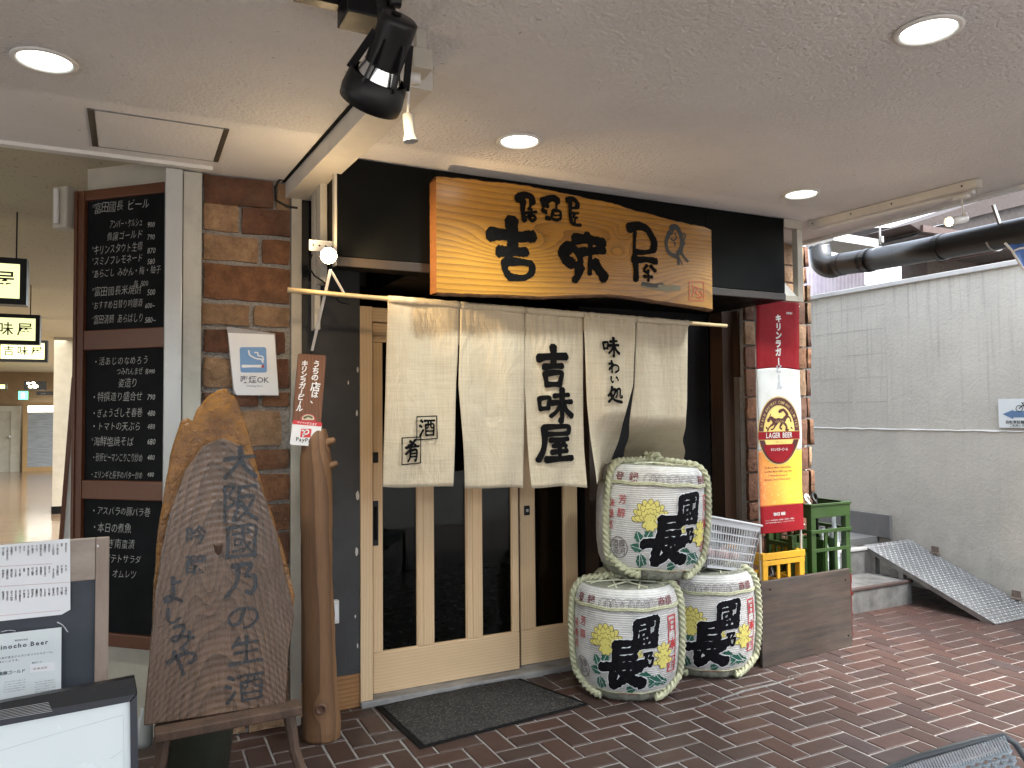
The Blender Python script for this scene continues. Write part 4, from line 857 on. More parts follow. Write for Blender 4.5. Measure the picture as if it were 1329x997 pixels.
# plaque
pq, fr, l = paper('beer_plaque', 'brown wooden plaque with white vertical brush writing hung above the log post', 'plaque', [(387, 459), (423, 461.5), (416, 553), (379, 552)], 3.62, None)
def rrect(c4, r_):
    out = []
    for i in range(4):
        p, a, b = np.array(c4[i]), np.array(c4[i - 1]), np.array(c4[(i + 1) % 4]); ua = (a - p) / np.linalg.norm(a - p); ub = (b - p) / np.linalg.norm(b - p)
        for t in (0, .5, 1): out.append(tuple(p + ua * r_ * (1 - t) ** 2 + ub * r_ * t ** 2))
    return out
MB().prism(rrect([l[3], l[2], l[1], l[0]], .008), fr, -.006, .006, .001).build('board', grain('plaque_wood', [(.15, .055, .02), (.18, .07, .027), (.08, .03, .012)], 'z', 60, .03, rough=.35), pq)
Pq = lambda x, y: fr.px(370 + x * 80 / 498, 440 + y * 160 / 997)
fp = plane_fn(fr, .0075); m = MB(); a, b = Pq(262, 195); text(m, 'うちの', fp, a - .006, b - .006, .035, .03, vert=True, gap=-.1, skew=.1, rot=-.07); a, b = Pq(243, 388); text(m, '店', fp, a, b, .046, .025, vert=True, rot=-.07); a, b = Pq(236, 450); text(m, 'は、', fp, a, b, .034, .03, vert=True, gap=-.2, rot=-.07)
a, b = Pq(163, 190); text(m, 'キリンラガービール', fp, a - .003, b - .006, .0315, .03, vert=True, gap=-.17, skew=.1, rot=-.075); m.build('lettering', M_PAPER, pq)
m = MB(); a, b = Pq(183, 640); 
poly_print(m, ellipse(a, b - .002, .034, .022, 24), fp, .0004); m.build('emblem_ground', flat('emblem_cream', (.6, .55, .42), .5), pq)
m = MB(); ring(m, a, b - .002, .019, .0225, plane_fn(fr, .0085), asp=1.5); poly_print(m, [(a - .038, b - .02), (a + .038, b - .018), (a + .038, b - .008), (a - .038, b - .010)], plane_fn(fr, .009)); m.build('emblem_ring', M_REDP, pq)
m = MB(); stroke(m, [(a - .018, b + .001), (a, b + .008), (a + .018, b + .002)], .009, plane_fn(fr, .0094), .2); m.build('emblem_creature', flat('emblem_green', (.10, .10, .03), .5), pq)
pp, fr, l = paper('payment_sign', 'white and red mobile payment sign hung on the brown plaque', 'payment sign', [(380, 545), (418, 548.5), (414, 580), (376, 577)], 3.606, None)
MB().prism(rrect([l[3], l[2], l[1], l[0]], .008), fr, -.002, .002).build('card', M_PAPER, pp)
m = MB(); fp = plane_fn(fr, .0026); k = .83
tl_, tr_ = np.array(l[0]), np.array(l[1]); bl_, br_ = np.array(l[3]), np.array(l[2])
poly_print(m, rrect([tuple(tl_ * k + bl_ * (1 - k)), tuple(tr_ * k + br_ * (1 - k)), tuple(tr_), tuple(tl_)], .006), fp)
Pp = lambda x, y: fr.px(370 + x * 80 / 498, 440 + y * 160 / 997)
q = [Pp(120, 795), Pp(205, 798), Pp(213, 728), Pp(128, 725)]; poly_print(m, rrect(q, .004), fp); m.build('red_print', flat('pay_red', (.62, .035, .045), .4), pp)
m = MB(); fp3 = plane_fn(fr, .0032); stroke(m, [Pp(142, 790), Pp(160, 735)], .006, fp3, 0, 0); stroke(m, [Pp(135, 740), Pp(180, 738), Pp(190, 752), Pp(175, 768), Pp(140, 770)], .0055, fp3, 0, 0)
a, b = Pp(175, 690); text(m, 'ペイペイ使えます', fp3, a, b - .001, .0135, .02, 'c', sx=.85, rot=-.03); m.build('white_print', M_PAPER, pp)
m = MB(); a, b = Pp(158, 832); text(m, 'PayPay', fp3, a, b, .026, .012, 'c', rot=-.03); m.build('lettering', flat('dark_print', (.03, .03, .03), .5), pp)
# cords/ brace holding plaque, bulb bracket
hb = thing('wire_stay', 'thin pale metal stay running from lamp bracket down to the brown plaque', 'bracket', (.8, 3.4, 2.1))
MB().bar(ony(429, 350, 3.33), ony(405, 455, 3.62), .012, .006).build('strut', M_WHITE, hb); MB().bar(ony(430, 352, 3.34), ony(446, 380, 3.40), .010, .005).build('strut', M_WHITE, hb)
MB().sweep([ony(*p, 3.5) for p in ((405, 330), (400, 345), (408, 358), (420, 366), (440, 392), (452, 395), (455, 385))], .004, 6).build('cable', M_BLK, hb)
# ------------------------------------------------------------------ lamps
bl = thing('spotlight', 'lit bare bulb spotlight on a white bracket at the left end of the fascia', 'spotlight', (.75, 3.3, 2.2))
p0, p1 = ony(401, 325, 3.40), ony(436, 314, 3.40); MB().box((p0[0], 3.398, p0[2]), (p1[0], 3.402, p1[2])).build('bracket', M_WHITE, bl)
m = MB(); 
for k in range(4): x = p0[0] + (p1[0] - p0[0]) * (.15 + .23 * k); m.lathe([(.0, 0), (.004, 0), (.004, .002), (0, .002)], (x, 3.397, (p0[2] + p1[2]) / 2), 8, ax=(0, -1, 0))
m.each('screw', M_BLK, bl)
BP_ = ony(426.5, 332, 3.30); ax = Vector((-.28, -1, -.1)).normalized()
MB().lathe([(.0, -.10), (.022, -.10), (.024, -.06), (.034, -.03), (.036, 0), (.033, 0), (.030, -.02), (0, -.03)], BP_, 20, ax=ax, cap=False).build('housing', M_WHITE, bl, smooth=True)
MB().lathe([(0.0, .020)] + [(.029 * math.sin(t), .02 * math.cos(t)) for t in (.3, .6, .9, 1.2, 1.57)] + [(.029, -.015)], BP_, 20, ax=ax, cap=False).build('bulb', M_WARM, bl, smooth=True)
def lamp(name, ty, loc, e, col, par=None, rad=.04, tgt=None, ang=2.2, blend=.6):
    l = bpy.data.lights.new(name, ty); l.energy = e; l.color = col; l.shadow_soft_size = rad; o = bpy.data.objects.new(name, l); C.objects.link(o); o.location = tuple(loc)
    if ty == 'SPOT': l.spot_size = ang; l.spot_blend = blend; o.rotation_euler = (Vector(tgt) - Vector(loc)).to_track_quat('-Z', 'Y').to_euler()
    return o
lamp('bulb_light', 'POINT', np.array(BP_) + np.array(ax) * .05, .8, (1, .70, .38), rad=.025)
lamp('bulb_beam', 'SPOT', np.array(BP_) + np.array(ax) * .06, 7, (1, .68, .33), rad=.03, tgt=(1.9, 3.27, 2.22), ang=1.5, blend=.9)
def downlight(px, py, label, glow=7.):
    p = onz(px, py, H); t = thing('downlight', label, 'ceiling light', (p[0], p[1], H), 'round recessed downlights in the stucco ceiling')
    MB().lathe([(.083, .0), (.095, -.002), (.097, -.006), (.092, -.010), (.080, -.010), (.076, -.004), (.074, -.001)], p * np.array((1, 1, 0)) + np.array((0, 0, H)), 40, cap=False).build('trim_ring', M_WHITE, t, smooth=True)
    c = (p[0], p[1], H - .004); MB().add([c] + [(p[0] + .077 * math.cos(2 * math.pi * k / 36), p[1] + .077 * math.sin(2 * math.pi * k / 36), H - .0035) for k in range(36)], [(0, k % 36 + 1, (k + 1) % 36 + 1) for k in range(36)]).build('lens', M_DL, t)
    lamp('downlight_glow', 'SPOT', (p[0], p[1], H - .03), 11, (.95, 1, .97), rad=.06, tgt=(p[0], p[1], 0), ang=2.3, blend=.9)
    return t
downlight(58, 77, 'round lit downlight nearest the left edge of the ceiling')
downlight(674, 182, 'round lit downlight above the middle of the shop sign')
downlight(1040, 251, 'smallest lit downlight near the right end of the black fascia')
downlight(1205, 38, 'largest lit downlight in the open part of the ceiling on the right')
# black track spotlight
bs = thing('track_spotlight', 'large black spotlight with slotted bell shade hanging from the ceiling', 'spotlight', dep(500, 80, 1.9))
A0, A1 = dep(519, 24, 1.88), dep(489, 108, 1.97); axv = (A1 - A0); L_ = np.linalg.norm(axv); axv /= L_
# shade axis goes from top cap to the opening
m = MB(); m.lathe([(0, -.004), (.040, -.004), (.046, .0), (.047, .012), (.047, .13), (.052, .155)], A0, 28, ax=axv, cap=False); m.build('body', M_BLK, bs, smooth=True, bevel=0)
m = MB(); m.lathe([(.070, .148), (.075, .152), (.082, .20), (.080, .225), (.075, .225), (.077, .2), (.068, .152)], A0, 36, ax=axv, cap=False); m.build('front_ring', M_BLK, bs, smooth=True)
MB().lathe([(.045, .115), (.066, .17), (.073, .20), (.071, .21)], A0, 32, ax=axv, cap=False).build('reflector', M_CHROME, bs, smooth=True)
MB().lathe([(0, .10), (.03, .10), (.04, .13), (.035, .17), (0, .18)], A0, 24, ax=axv, cap=False).build('reflector_lamp', PM('lamp_glass', (.6, .55, .45), None, .1), bs, smooth=True)
m = MB(); Mq = np.array(Vector(axv).to_track_quat('Z', 'Y').to_matrix())
for k in range(6):
    a = k * math.pi / 3 + .35; d_ = Mq @ np.array((math.cos(a), math.sin(a), 0)); m.bar(A0 + axv * .05 + d_ * .045, A0 + axv * .158 + d_ * .075, .006, .018, up=d_)
m.each('rib', M_BLK, bs)
MB().lathe([(0, .0), (.012, 0), (.012, .004), (0, .004)], A0 - axv * .006 + Mq @ np.array((.012, 0, 0)), 12, ax=-axv).build('cap_screw', M_BLKM, bs)
y0 = dep(498, 30, 1.98); top_ = dep(478, -60, 1.98)
m = MB(); k0, k1 = dep(497, 5, 1.96), dep(507, 45, 1.96); m.sweep([dep(490, -45, 1.97), k0, dep(499, 22, 1.96)], .017, 12); m.lathe([(0, -.02), (.024, -.02), (.024, .02), (0, .02)], dep(502, 22, 1.95), 16, ax=(.9, -.1, .1)); m.lathe([(0, -.015), (.02, -.015), (.02, .015), (0, .015)], dep(512, 0, 1.95), 16, ax=(.9, -.1, .1)); m.bar(dep(500, 20, 1.95), dep(503, 55, 1.93), .022, .012); m.build('knuckle', M_BLK, bs, bevel=.002)
gb = dep(468, -6, 2.02); zc_ = H - .003
m = MB(); b0 = dep(448, 12, 2.05); ux, uy = .13, .11; m.box((b0[0], b0[1] - .02, b0[2] - .012), (b0[0] + ux, b0[1] + uy - .02, b0[2] + .075)); m.build('control_box', M_BLK, bs, bevel=.004)
m = MB(); m.box((b0[0] + .04, b0[1] + .02, b0[2] + .075), (b0[0] + .07, b0[1] + .05, zc_)); m.build('stem', M_BLK, bs); MB().box((b0[0] - .12, b0[1] + .05, zc_ - .03), (b0[0] + .14, b0[1] + .085, zc_ + .002)).build('track', M_BLK, bs)
hl = lamp('spotlight_beam', 'SPOT', A0 + axv * .24, 5, (1, .72, .42), rad=.04, tgt=(1.35, 3.4, 1.95), ang=1.3, blend=.8)
# boxed white beam
M_BEAM = PM('cream_beam', (.56, .53, .47), (.48, .45, .40), .5, 4, dirt=.15)
bm = thing('ceiling_beam', 'cream boxed beam running along the ceiling to the left brick pier', 'beam', (.78, 3.2, H)); 
bw0, bw1 = .695, .83; zb_ = onx(406, 245, .80)[2]
zbm = H - .085
m = MB(); m.hexa([(.672, 3.845, zbm), (.80, 3.845, zbm), (.885, 2.35, zbm), (.752, 2.35, zbm), (.672, 3.845, zc), (.80, 3.845, zc), (.885, 2.35, zc), (.752, 2.35, zc)]); m.build('casing', M_BEAM, bm, bevel=.003)
MB().bar((.665, 3.845, H - .004), (.745, 2.35, H - .004), .012, .006).build('dark_edge_strip', M_BLKM, bm)  # solid black strip standing in for the dark line along the beam's ceiling edge
MB().sweep([ony(*p, 3.83) for p in ((386, 236), (363, 233), (357, 243), (358, 260), (372, 268), (386, 270))], .006, 8).build('cable', M_BLK, bm)
# small white track spot (unlit)
ws = thing('small_spotlight', 'small unlit white spotlight on a thin rod below the cream beam', 'spotlight', dep(540, 90, 2.3))
w0 = dep(545, 85, 2.28); MB().box((w0[0] - .03, w0[1] - .03, w0[2] - .02), (w0[0] + .03, w0[1] + .05, zbm - .001 if w0[2] + .03 > zbm else w0[2] + .04)).build('gear_box', M_CREAM, ws, bevel=.003)
m = MB(); m.box((w0[0] - .01, w0[1], w0[2] + .03), (w0[0] + .02, w0[1] + .03, zc)); m.build('neck', M_CREAM, ws)
r0, r1 = dep(533, 108, 2.26), dep(530, 150, 2.26); MB().lathe([(0, -.012), (.017, -.012), (.019, .012), (0, .012)], dep(538, 103, 2.26), 16).build('swivel', M_WHITE, ws, smooth=True)
MB().sweep([dep(531, 108, 2.26), dep(529, 150, 2.26)], .0035, 8).build('rod', M_WHITE, ws)
h0, h1 = dep(529, 148, 2.26), dep(533, 184, 2.26); hx = h1 - h0; Lh = np.linalg.norm(hx); hx /= Lh
MB().lathe([(0, 0), (.014, 0), (.016, .004), (.016, Lh * .72), (.018, Lh * .8), (.023, Lh * .98), (.022, Lh), (.017, Lh * .9), (0, Lh * .85)], h0, 20, ax=hx, cap=False).build('lamp_head', M_ALU, ws, smooth=True)
# right track with lit spot
tk = thing('lighting_track', 'cream lighting track along the ceiling right of the fascia', 'track', (3.7, 2.9, H)); 
q0, q1 = (3.672, 3.35), (3.755, 2.36)
m = MB(); m.hexa([(q0[0], q0[1], H - .048), (q0[0] + .05, q0[1], H - .045), (q1[0] + .05, q1[1], H - .045), (q1[0], q1[1], H - .045), (q0[0], q0[1], zc), (q0[0] + .05, q0[1], zc), (q1[0] + .05, q1[1], zc), (q1[0], q1[1], zc)]); m.build('wood_batten', M_BEAM, tk, bevel=.002)
m = MB(); m.hexa([(q0[0] + .052, q0[1], H - .055), (q0[0] + .09, q0[1], H - .055), (q1[0] + .09, q1[1] + .06, H - .055), (q1[0] + .052, q1[1] + .06, H - .055), (q0[0] + .052, q0[1], zc), (q0[0] + .09, q0[1], zc), (q1[0] + .09, q1[1] + .06, zc), (q1[0] + .052, q1[1] + .06, zc)]); m.build('rail', M_WHITE, tk, bevel=.002)
m = MB()
for k in (.04, .3, .55, .93): m.lathe([(0, 0), (.005, 0), (.005, .002), (0, .002)], (q0[0] + (q1[0] - q0[0]) * k - .001, q0[1] + (q1[1] - q0[1]) * k, H - .024), 8, ax=(-1, 0, 0))
m.each('screw', M_BLK, tk)
ls = thing('small_spotlight', 'small lit white spotlight hanging from the right lighting track', 'spotlight', (3.8, 2.5, 2.5)); s0 = onx(1248, 253, 3.80); dd = proj(s0)[2]
MB().box((s0[0] - .02, s0[1] - .035, H - .075), (s0[0] + .02, s0[1] + .035, H - .056)).build('adapter', M_WHITE, ls, bevel=.004)
m = MB(); m.sweep([(s0[0], s0[1], H - .075), dep(1250, 277, dd)], .004, 8); m.lathe([(0, -.014), (.012, -.014), (.012, .014), (0, .014)], dep(1252, 280, dd), 12); m.build('rod', M_WHITE, ls)
e0, e1 = dep(1253, 284, dd), dep(1231, 288, dd - .06); hx = e1 - e0; Lh = np.linalg.norm(hx); hx /= Lh
MB().lathe([(0, 0), (.02, 0), (.021, .01), (.021, Lh * .6), (.026, Lh), (.024, Lh), (.018, Lh * .85), (0, Lh * .8)], e0, 20, ax=hx, cap=False).build('lamp_head', M_WHITE, ls, smooth=True)
MB().lathe([(0, Lh * .93), (.012, Lh * .91), (.0175, Lh * .87)], e0, 16, ax=hx, cap=False).build('bulb', M_WARM, ls, smooth=True)
# access hatch
ah = thing('ceiling_hatch', 'rectangular access hatch with brown metal end strips in the ceiling', 'hatch', (.1, 3.4, H)); hx0, hx1, hy0, hy1 = -.155, .345, 3.225, 3.665
m = MB(); m.box((hx0, hy0, H - .006), (hx0 + .022, hy1, H + .01)); m.build('end_strip', PM('bronze_strip', (.13, .115, .09), None, .4, metal=.5), ah, bevel=.001)
m = MB(); m.box((hx1 - .02, hy0, H - .006), (hx1, hy1, H + .01)); m.build('end_strip', bpy.data.materials['bronze_strip'], ah, bevel=.001)
MB().box((hx0 + .024, hy0 + .006, H - .004), (hx1 - .022, hy1 - .006, H + .01)).build('panel', M_CEIL, ah)
MB().box((hx0 + .022, hy0, H - .005), (hx1 - .02, hy0 + .004, H + .01)).build('side_strip', M_STEEL, ah); m = MB(); m.box((hx0 + .022, hy1 - .004, H - .005), (hx1 - .02, hy1, H + .01)); m.build('side_strip', M_STEEL, ah)
# ------------------------------------------------------------------ log post
lg = thing('log_post', 'peeled tree trunk post standing between the brick pier and the charcoal wall', 'log', (.79, 3.65, 0))
cxs = [(967, 417, 47), (940, 418, 48), (900, 415.5, 45), (850, 413.5, 43), (800, 413, 42), (750, 411, 40), (700, 411, 40), (650, 410.5, 41), (600, 410, 41), (570, 410, 34), (556, 411, 24)]
m = MB(); pth, rd = [], []
for (py, px, wpx) in cxs: p = ony(px, py, 3.65); pth.append(np.array((p[0], 3.65, max(p[2], 0)))); rd.append(wpx / 278 / 2)
pp_, rr_ = [], []
for i in range(len(pth) - 1):
    for k in range(5): t = k / 5; pp_.append(pth[i] * (1 - t) + pth[i + 1] * t); rr_.append((rd[i] * (1 - t) + rd[i + 1] * t) * (1 + R.uniform(-.015, .015)))
pp_.append(pth[-1]); rr_.append(rd[-1])
m.sweep(pp_, rr_, 26)
M_LOG = grain('peeled_log', [(.18, .092, .040), (.225, .125, .06), (.06, .028, .013)], 'z', 17, .10, [(1.35, .82, .09, .035, .05), (.16, .78, .04, .03, .06)], rough=.55, bump=.5)
m.build('trunk', M_LOG, lg, smooth=True)
for (px, py, r_, l_) in ((431, 575, .018, .05), (433, 606, .017, .055), (431, 672, .010, .03), (433, 790, .010, .02)):
    a = ony(px - 9, py, 3.62); MB().lathe([(r_ * 1.3, 0), (r_, l_ * .5), (r_ * .8, l_ * .9), (0, l_)], a, 10, ax=(1, -.35, .35), cap=False).build('branch_stub', M_LOG, lg, smooth=True)
k_ = ony(417, 922, 3.56); MB().lathe([(.028, -.01), (.026, .002), (.019, .008), (.016, .003), (0, .002)], (k_[0], 3.572, k_[2]), 16, ax=(-.2, -1, 0), cap=False).build('knot', PM('knot_wood', (.14, .07, .04), (.08, .04, .025), .6, 50), lg, smooth=True)
# ------------------------------------------------------------------ tall carved slab sign on an easel
TY = 3.10; SLB = Fr((0, TY, 0), (1, 0, 0), (0, .10, 1)); sl_ = thing('slab_sign', 'tall pointed wooden slab sign with faded blue-black writing leaning on an easel', 'wooden sign', (.3, TY, .37))
def sp_(px, py): return SLB.px(px, py)
outer = [(187, 942), (196, 850), (200, 760), (206, 690), (214, 640), (222, 590), (236, 545), (243, 541), (252, 545), (258, 528), (270, 514), (284, 504), (296, 503), (310, 518), (320, 545), (332, 590), (346, 640), (362, 690), (378, 745), (385, 775), (382, 800), (374, 850), (372, 914)]
face = [(187, 942), (190, 900), (196, 830), (202, 770), (210, 715), (222, 660), (240, 610), (262, 580), (288, 568), (312, 578), (330, 610), (346, 650), (360, 695), (370, 745), (378, 775), (382, 800), (374, 850), (371, 914)]
def dense(P_, n, amp, cl=True):
    o = []; 
    for i in range(len(P_) - (0 if cl else 1)):
        a, b = np.array(P_[i]), np.array(P_[(i + 1) % len(P_)])
        for k in range(n): o.append(tuple(a + (b - a) * k / n + (np.array((R.uniform(-amp, amp), R.uniform(-amp, amp))) if k else 0)))
    return o
O2 = dense([sp_(*p) for p in outer], 3, .003); 
M_HUMP = grain('carved_slab_face', [(.25, .155, .105), (.32, .20, .135), (.11, .065, .045)], 'z', 26, .03, [], humps=[(0., .31, -5.5)], rough=.30, bump=.35, fine=180, warp=3)
def face_mat():
    t = NT('weathered_slab_face'); x, y, z = t.sep(); ang = t.mt('SUBTRACT', x, .315); ripple = t.mt('SINE', t.mt('MULTIPLY', t.mt('ADD', z, t.mt('MULTIPLY', t.mt('MULTIPLY', ang, ang), 2.5)), 240.))
    w = t.mt('MULTIPLY', t.mt('SUBTRACT', t.noise(2.6, 3, .5), .5), .16); w2 = t.mt('MULTIPLY', t.mt('SUBTRACT', t.noise(9, 3, .5, stretch=(1, 1, .4)), .5), .03)
    zz = t.mt('SUBTRACT', z, 1.2); dn = t.mt('MAXIMUM', t.mt('SUBTRACT', 1.45, z), .04)
    # nested arches: x^2/(width) + z
    h = t.mt('ADD', t.mt('ADD', t.mt('ADD', t.mt('MULTIPLY', t.mt('MULTIPLY', ang, ang), 4.6), t.mt('MULTIPLY', z, .28)), t.mt('MULTIPLY', w, .45)), w2)
    k1 = t.mt('EXPONENT', t.mt('MULTIPLY', t.mt('ADD', t.mt('POWER', t.mt('DIVIDE', t.mt('SUBTRACT', x, .40), .05), 2.), t.mt('POWER', t.mt('DIVIDE', t.mt('SUBTRACT', z, .98), .10), 2.)), -1.)); h = t.mt('ADD', h, t.mt('MULTIPLY', k1, .14))
    k2 = t.mt('EXPONENT', t.mt('MULTIPLY', t.mt('ADD', t.mt('POWER', t.mt('DIVIDE', t.mt('SUBTRACT', x, .28), .035), 2.), t.mt('POWER', t.mt('DIVIDE', t.mt('SUBTRACT', z, .86), .12), 2.)), -1.)); h = t.mt('ADD', h, t.mt('MULTIPLY', k2, .07))
    s = t.mt('POWER', t.mt('FRACT', t.mt('MULTIPLY', h, 30.)), 1.6); big = t.rng(t.noise(3, 5, .6, stretch=(1, 1, .3)), .35, .65)
    col = t.mix(t.mt('MULTIPLY', s, .66), t.mix(big, (.135, .078, .046), (.08, .046, .028)), (.022, .013, .008)); col = t.mix(t.rng(t.noise(60, 4, .6, stretch=(1, 1, .06)), .45, .75, 0, .16), col, (.27, .20, .15))
    t.bump(t.mt('ADD', t.mt('MULTIPLY', s, .8), t.mt('MULTIPLY', ripple, .12)), .5, .004); return t.set(col, t.rng(t.noise(60, 4, .6, stretch=(1, 1, .2)), .35, .65, .18, .42))
FM = face_mat()
MB().prism(O2, SLB, -.10, -.035, .008).build('rough_back_slab', PM('amber_bark', (.28, .125, .022), (.095, .038, .010), .28, 9, bump=.9, bscale=22, bd=.02, dirt=.2), sl_)
F2 = dense([sp_(*p) for p in face], 3, .0012); MB().prism(F2, SLB, -.034, .0, .004).build('planed_face', FM, sl_)
m = MB(); fs = plane_fn(SLB, .0016)
def bb(x0, y0, x1, y1): a = sp_(x0, y1); b = sp_(x1, y0); return a[0], a[1], b[0] - a[0], b[1] - a[1]
for c_, bx in (('大', (288, 578, 334, 624)), ('阪', (286, 625, 336, 680)), ('國', (290, 678, 336, 728)), ('乃', (290, 724, 340, 778))): brush(m, c_, fs, *bb(*bx), fat=.95, rough=.12)
for c_, bx in (('の', (292, 782, 338, 820)), ('生', (296, 820, 342, 866)), ('酒', (292, 868, 344, 916))): brush(m, c_, fs, *bb(*bx), fat=.95, rough=.12)
for c_, bx in (('よ', (207, 746, 240, 786)), ('し', (210, 786, 238, 812)), ('み', (218, 806, 254, 842)), ('や', (214, 836, 258, 880))): brush(m, c_, fs, *bb(*bx), fat=1.0, rough=.12)
a = bb(240, 672, 266, 706); text(m, '吟', fs, a[0], a[1], a[2] * 1.1, .02); a = bb(240, 708, 266, 744); text(m, '醸', fs, a[0], a[1], a[2] * 1.1, .02)
t = NT('faded_blue_black'); t.m.blend_method = 'HASHED' if hasattr(t.m, 'blend_method') else 'OPAQUE'
al = t.rng(t.noise(60, 6, .75), .38, .52, .35, 1.); m.build('lettering', t.set(t.mix(t.noise(30, 4), (.006, .008, .012), (.016, .022, .029)), .38, Alpha=al), sl_)
ez = thing('easel', 'rough wooden easel ledge and legs under the slab sign', 'easel', (.3, 3.1, 0)); M_EZ = PM('rough_easel_wood', (.10, .055, .035), (.04, .024, .015), .7, 14, bump=.9, bscale=50, bd=.006, stretch=(1, 1, .3))
l0, l1 = sp_(200, 948), sp_(388, 915); m = MB(); m.bar(SLB.w(l0[0], l0[1] - .008, .02), SLB.w(l1[0], l1[1] - .002, .02), .10, .035); m.build('ledge', M_EZ, ez, bevel=.006)
for (xa, xb, nm) in ((ony(214, 960, 3.13)[0], ony(196, 1000, 3.16)[0], 0), (ony(374, 925, 3.13)[0], ony(384, 1000, 3.16)[0], 1)):
    m = MB(); za = .34; m.sweep([(xa, 3.12, za), ((xa + xb) / 2, 3.10, .2), (xb + (xb - xa) * 1.2, 3.08, 0)], [.024, .021, .02], 8); m.build('leg', M_EZ, ez)
m = MB(); m.sweep([(.31, 3.2, 1.0), (.31, 3.5, 0)], .018, 8); m.build('leg', M_EZ, ez)
bk = thing('plant_pot', 'dark green ribbed tub standing behind the easel legs', 'pot', (.28, 3.45, 0)); c0 = (.25, 3.42, 0)
MB().lathe([(.0, .0), (.12, .0), (.165, .40), (.175, .42), (.165, .425), (.155, .41), (0, .38)], c0, 28, cap=False).build('tub', PM('dark_green_tub', (.045, .05, .035), (.03, .033, .024), .5, 8, dirt=.3), bk, smooth=True)
# ------------------------------------------------------------------ menu board and black stand board, lower left
mbd = thing('menu_board', 'grey-brown wood framed blackboard with paper menus taped on it', 'menu board', (-.3, 2.9, .3)); MF = Fr((0, 2.9, 0)); rx, rt = MF.px(142, 697); lx_ = -1.1; zB = .12
M_MW = PM('weathered_frame_wood', (.42, .36, .31), (.18, .14, .115), .55, 7, bump=.3, bscale=50, dirt=.3, stretch=(.35, 1, 1)); M_MWV = PM('weathered_stile_wood', (.36, .29, .24), (.20, .15, .12), .5, 8, bump=.25, bscale=60, stretch=(1, 1, .25))
ix, it_ = MF.px(124, 752)
MB().fbox(MF, ix, rx, zB, rt, -.02, .008).build('stile', M_MWV, mbd, bevel=.003); MB().fbox(MF, lx_, ix - .001, it_, rt, -.02, .006).build('top_rail', M_MW, mbd, bevel=.003)
MB().fbox(MF, lx_, ix, zB, it_, -.018, -.006).build('slate', PM('slate_blue_board', (.026, .033, .045), (.04, .05, .063), .5, 5), mbd)
pg = thing('handwritten_menu', 'white handwritten menu sheet with red ruled lines taped on the menu board', 'paper', (-.3, 2.88, .9))
Q6 = lambda x, y: MF.px(x * 160 / 1139, 690 + y * 140 / 997)
m = MB(); m.prism([Q6(-260, 850), Q6(570, 762), Q6(652, 715), Q6(650, 60), Q6(-260, 150)], MF, .0085, .0095); m.build('sheet', M_PAPER, pg); fm = plane_fn(MF, .0105)
m = MB()
for ((xa, ya), (xb, yb)) in (((0, 318), (480, 292)), ((0, 502), (650, 462)), ((0, 772), (560, 722))): stroke(m, [Q6(xa, ya), Q6(xb, yb)], .0007, fm, 0, 0)
m.build('ruled_line', flat('rule_pink', (.55, .18, .2), .6), pg)
m = MB(); cols_ = ['本日のおすすめ', '刺身盛合せ', 'まぐろ', 'たこぶつ', '厚揚げ焼き', '枝豆', 'もつ煮込み', '冷やっこ', 'だし巻玉子', '若鶏唐揚げ', 'いか一夜干', 'ほっけ開き', '焼なす', '天ぷら盛', '酢の物各種', 'ししゃも焼']
for row, (ya, n, hh) in enumerate(((95, 17, 8), (300, 17, 6), (500, 17, 7))):
    for i in range(n):
        x = 612 - i * 38.5; y = ya + (i * 2.9) + (25 if row == 1 and 2 < i < 4 else 0); a, b = Q6(x, y); s = cols_[(i * 5 + row * 3) % len(cols_)] + R.choice(['', '', '四百', '五五〇'])
        text(m, s[:R.randint(5, hh + 1)], fm, a, b - .004, .0066, .012, vert=True, gap=-.22, jit=.35)
m.build('handwriting', M_INK, pg)
bc = thing('beer_card', 'pale printed beer card taped below the handwritten menu', 'card', (-.3, 2.88, .7)); Q7 = lambda x, y: MF.px(x * 200 / 963, 790 + y * 207 / 997)
MB().prism([Q7(-300, 720), Q7(382, 610), Q7(386, 112), Q7(-300, 190)], MF, .0075, .009).build('card', M_PCARD, bc); m = MB(); rt_ = .115
a, b = Q7(315, 214); text(m, 'Kuninocho Beer', plane_fn(MF, .0105), a, b, .0195, .022, 'r', gap=.12, rot=0)
a, b = Q7(178, 190); text(m, '東京株式会社', fm, a, b, .006, .01, 'r'); a, b = Q7(348, 268); text(m, '國乃長が造るジャパンオリジナルビール。', fm, a, b, .0078, .005, 'r', gap=.1); a, b = Q7(135, 318); text(m, 'ドイツ風ビールです。', fm, a, b, .0078, .005, 'r', gap=.1)
a, b = Q7(160, 390); text(m, '貴醸ゴールド', fm, a, b, .0125, .012, 'r', gap=-.05); a, b = Q7(265, 330); text(m, '黒生ビール', fm, a, b, .0055, .01, 'r')
for q in range(5):
    for (xr, n) in ((160, 16), (350, 16)):
        a, b = Q7(xr, 440 + q * 15); text(m, ''.join(R.choice('すっきりとした味わいの麦酒造りで香ばしい') for _ in range(n)), fm, a, b, .0036, 0, 'r')
m.build('lettering', flat('card_print', (.06, .08, .10), .6), bc)
MB().prism([Q7(190, 395), Q7(345, 380), Q7(345, 330), Q7(190, 345)], MF, .009, .0098).build('patch_label', M_PAPER, bc); m = MB(); a, b = Q7(208, 378); text(m, 'W BLACK', plane_fn(MF, .0108), a, b, .0085, 0, skew=.2); m.build('patch_lettering', flat('brown_pen', (.25, .10, .06), .6), bc)
m = MB(); stroke(m, [Q7(360, 80), Q7(395, 100), Q7(425, 140)], .003, plane_fn(MF, .011), .3); stroke(m, [Q7(10, 140), Q7(60, 130), Q7(100, 135)], .002, plane_fn(MF, .011), .3); m.build('tape', PM('shiny_tape', (.6, .62, .66), None, .15), bc)
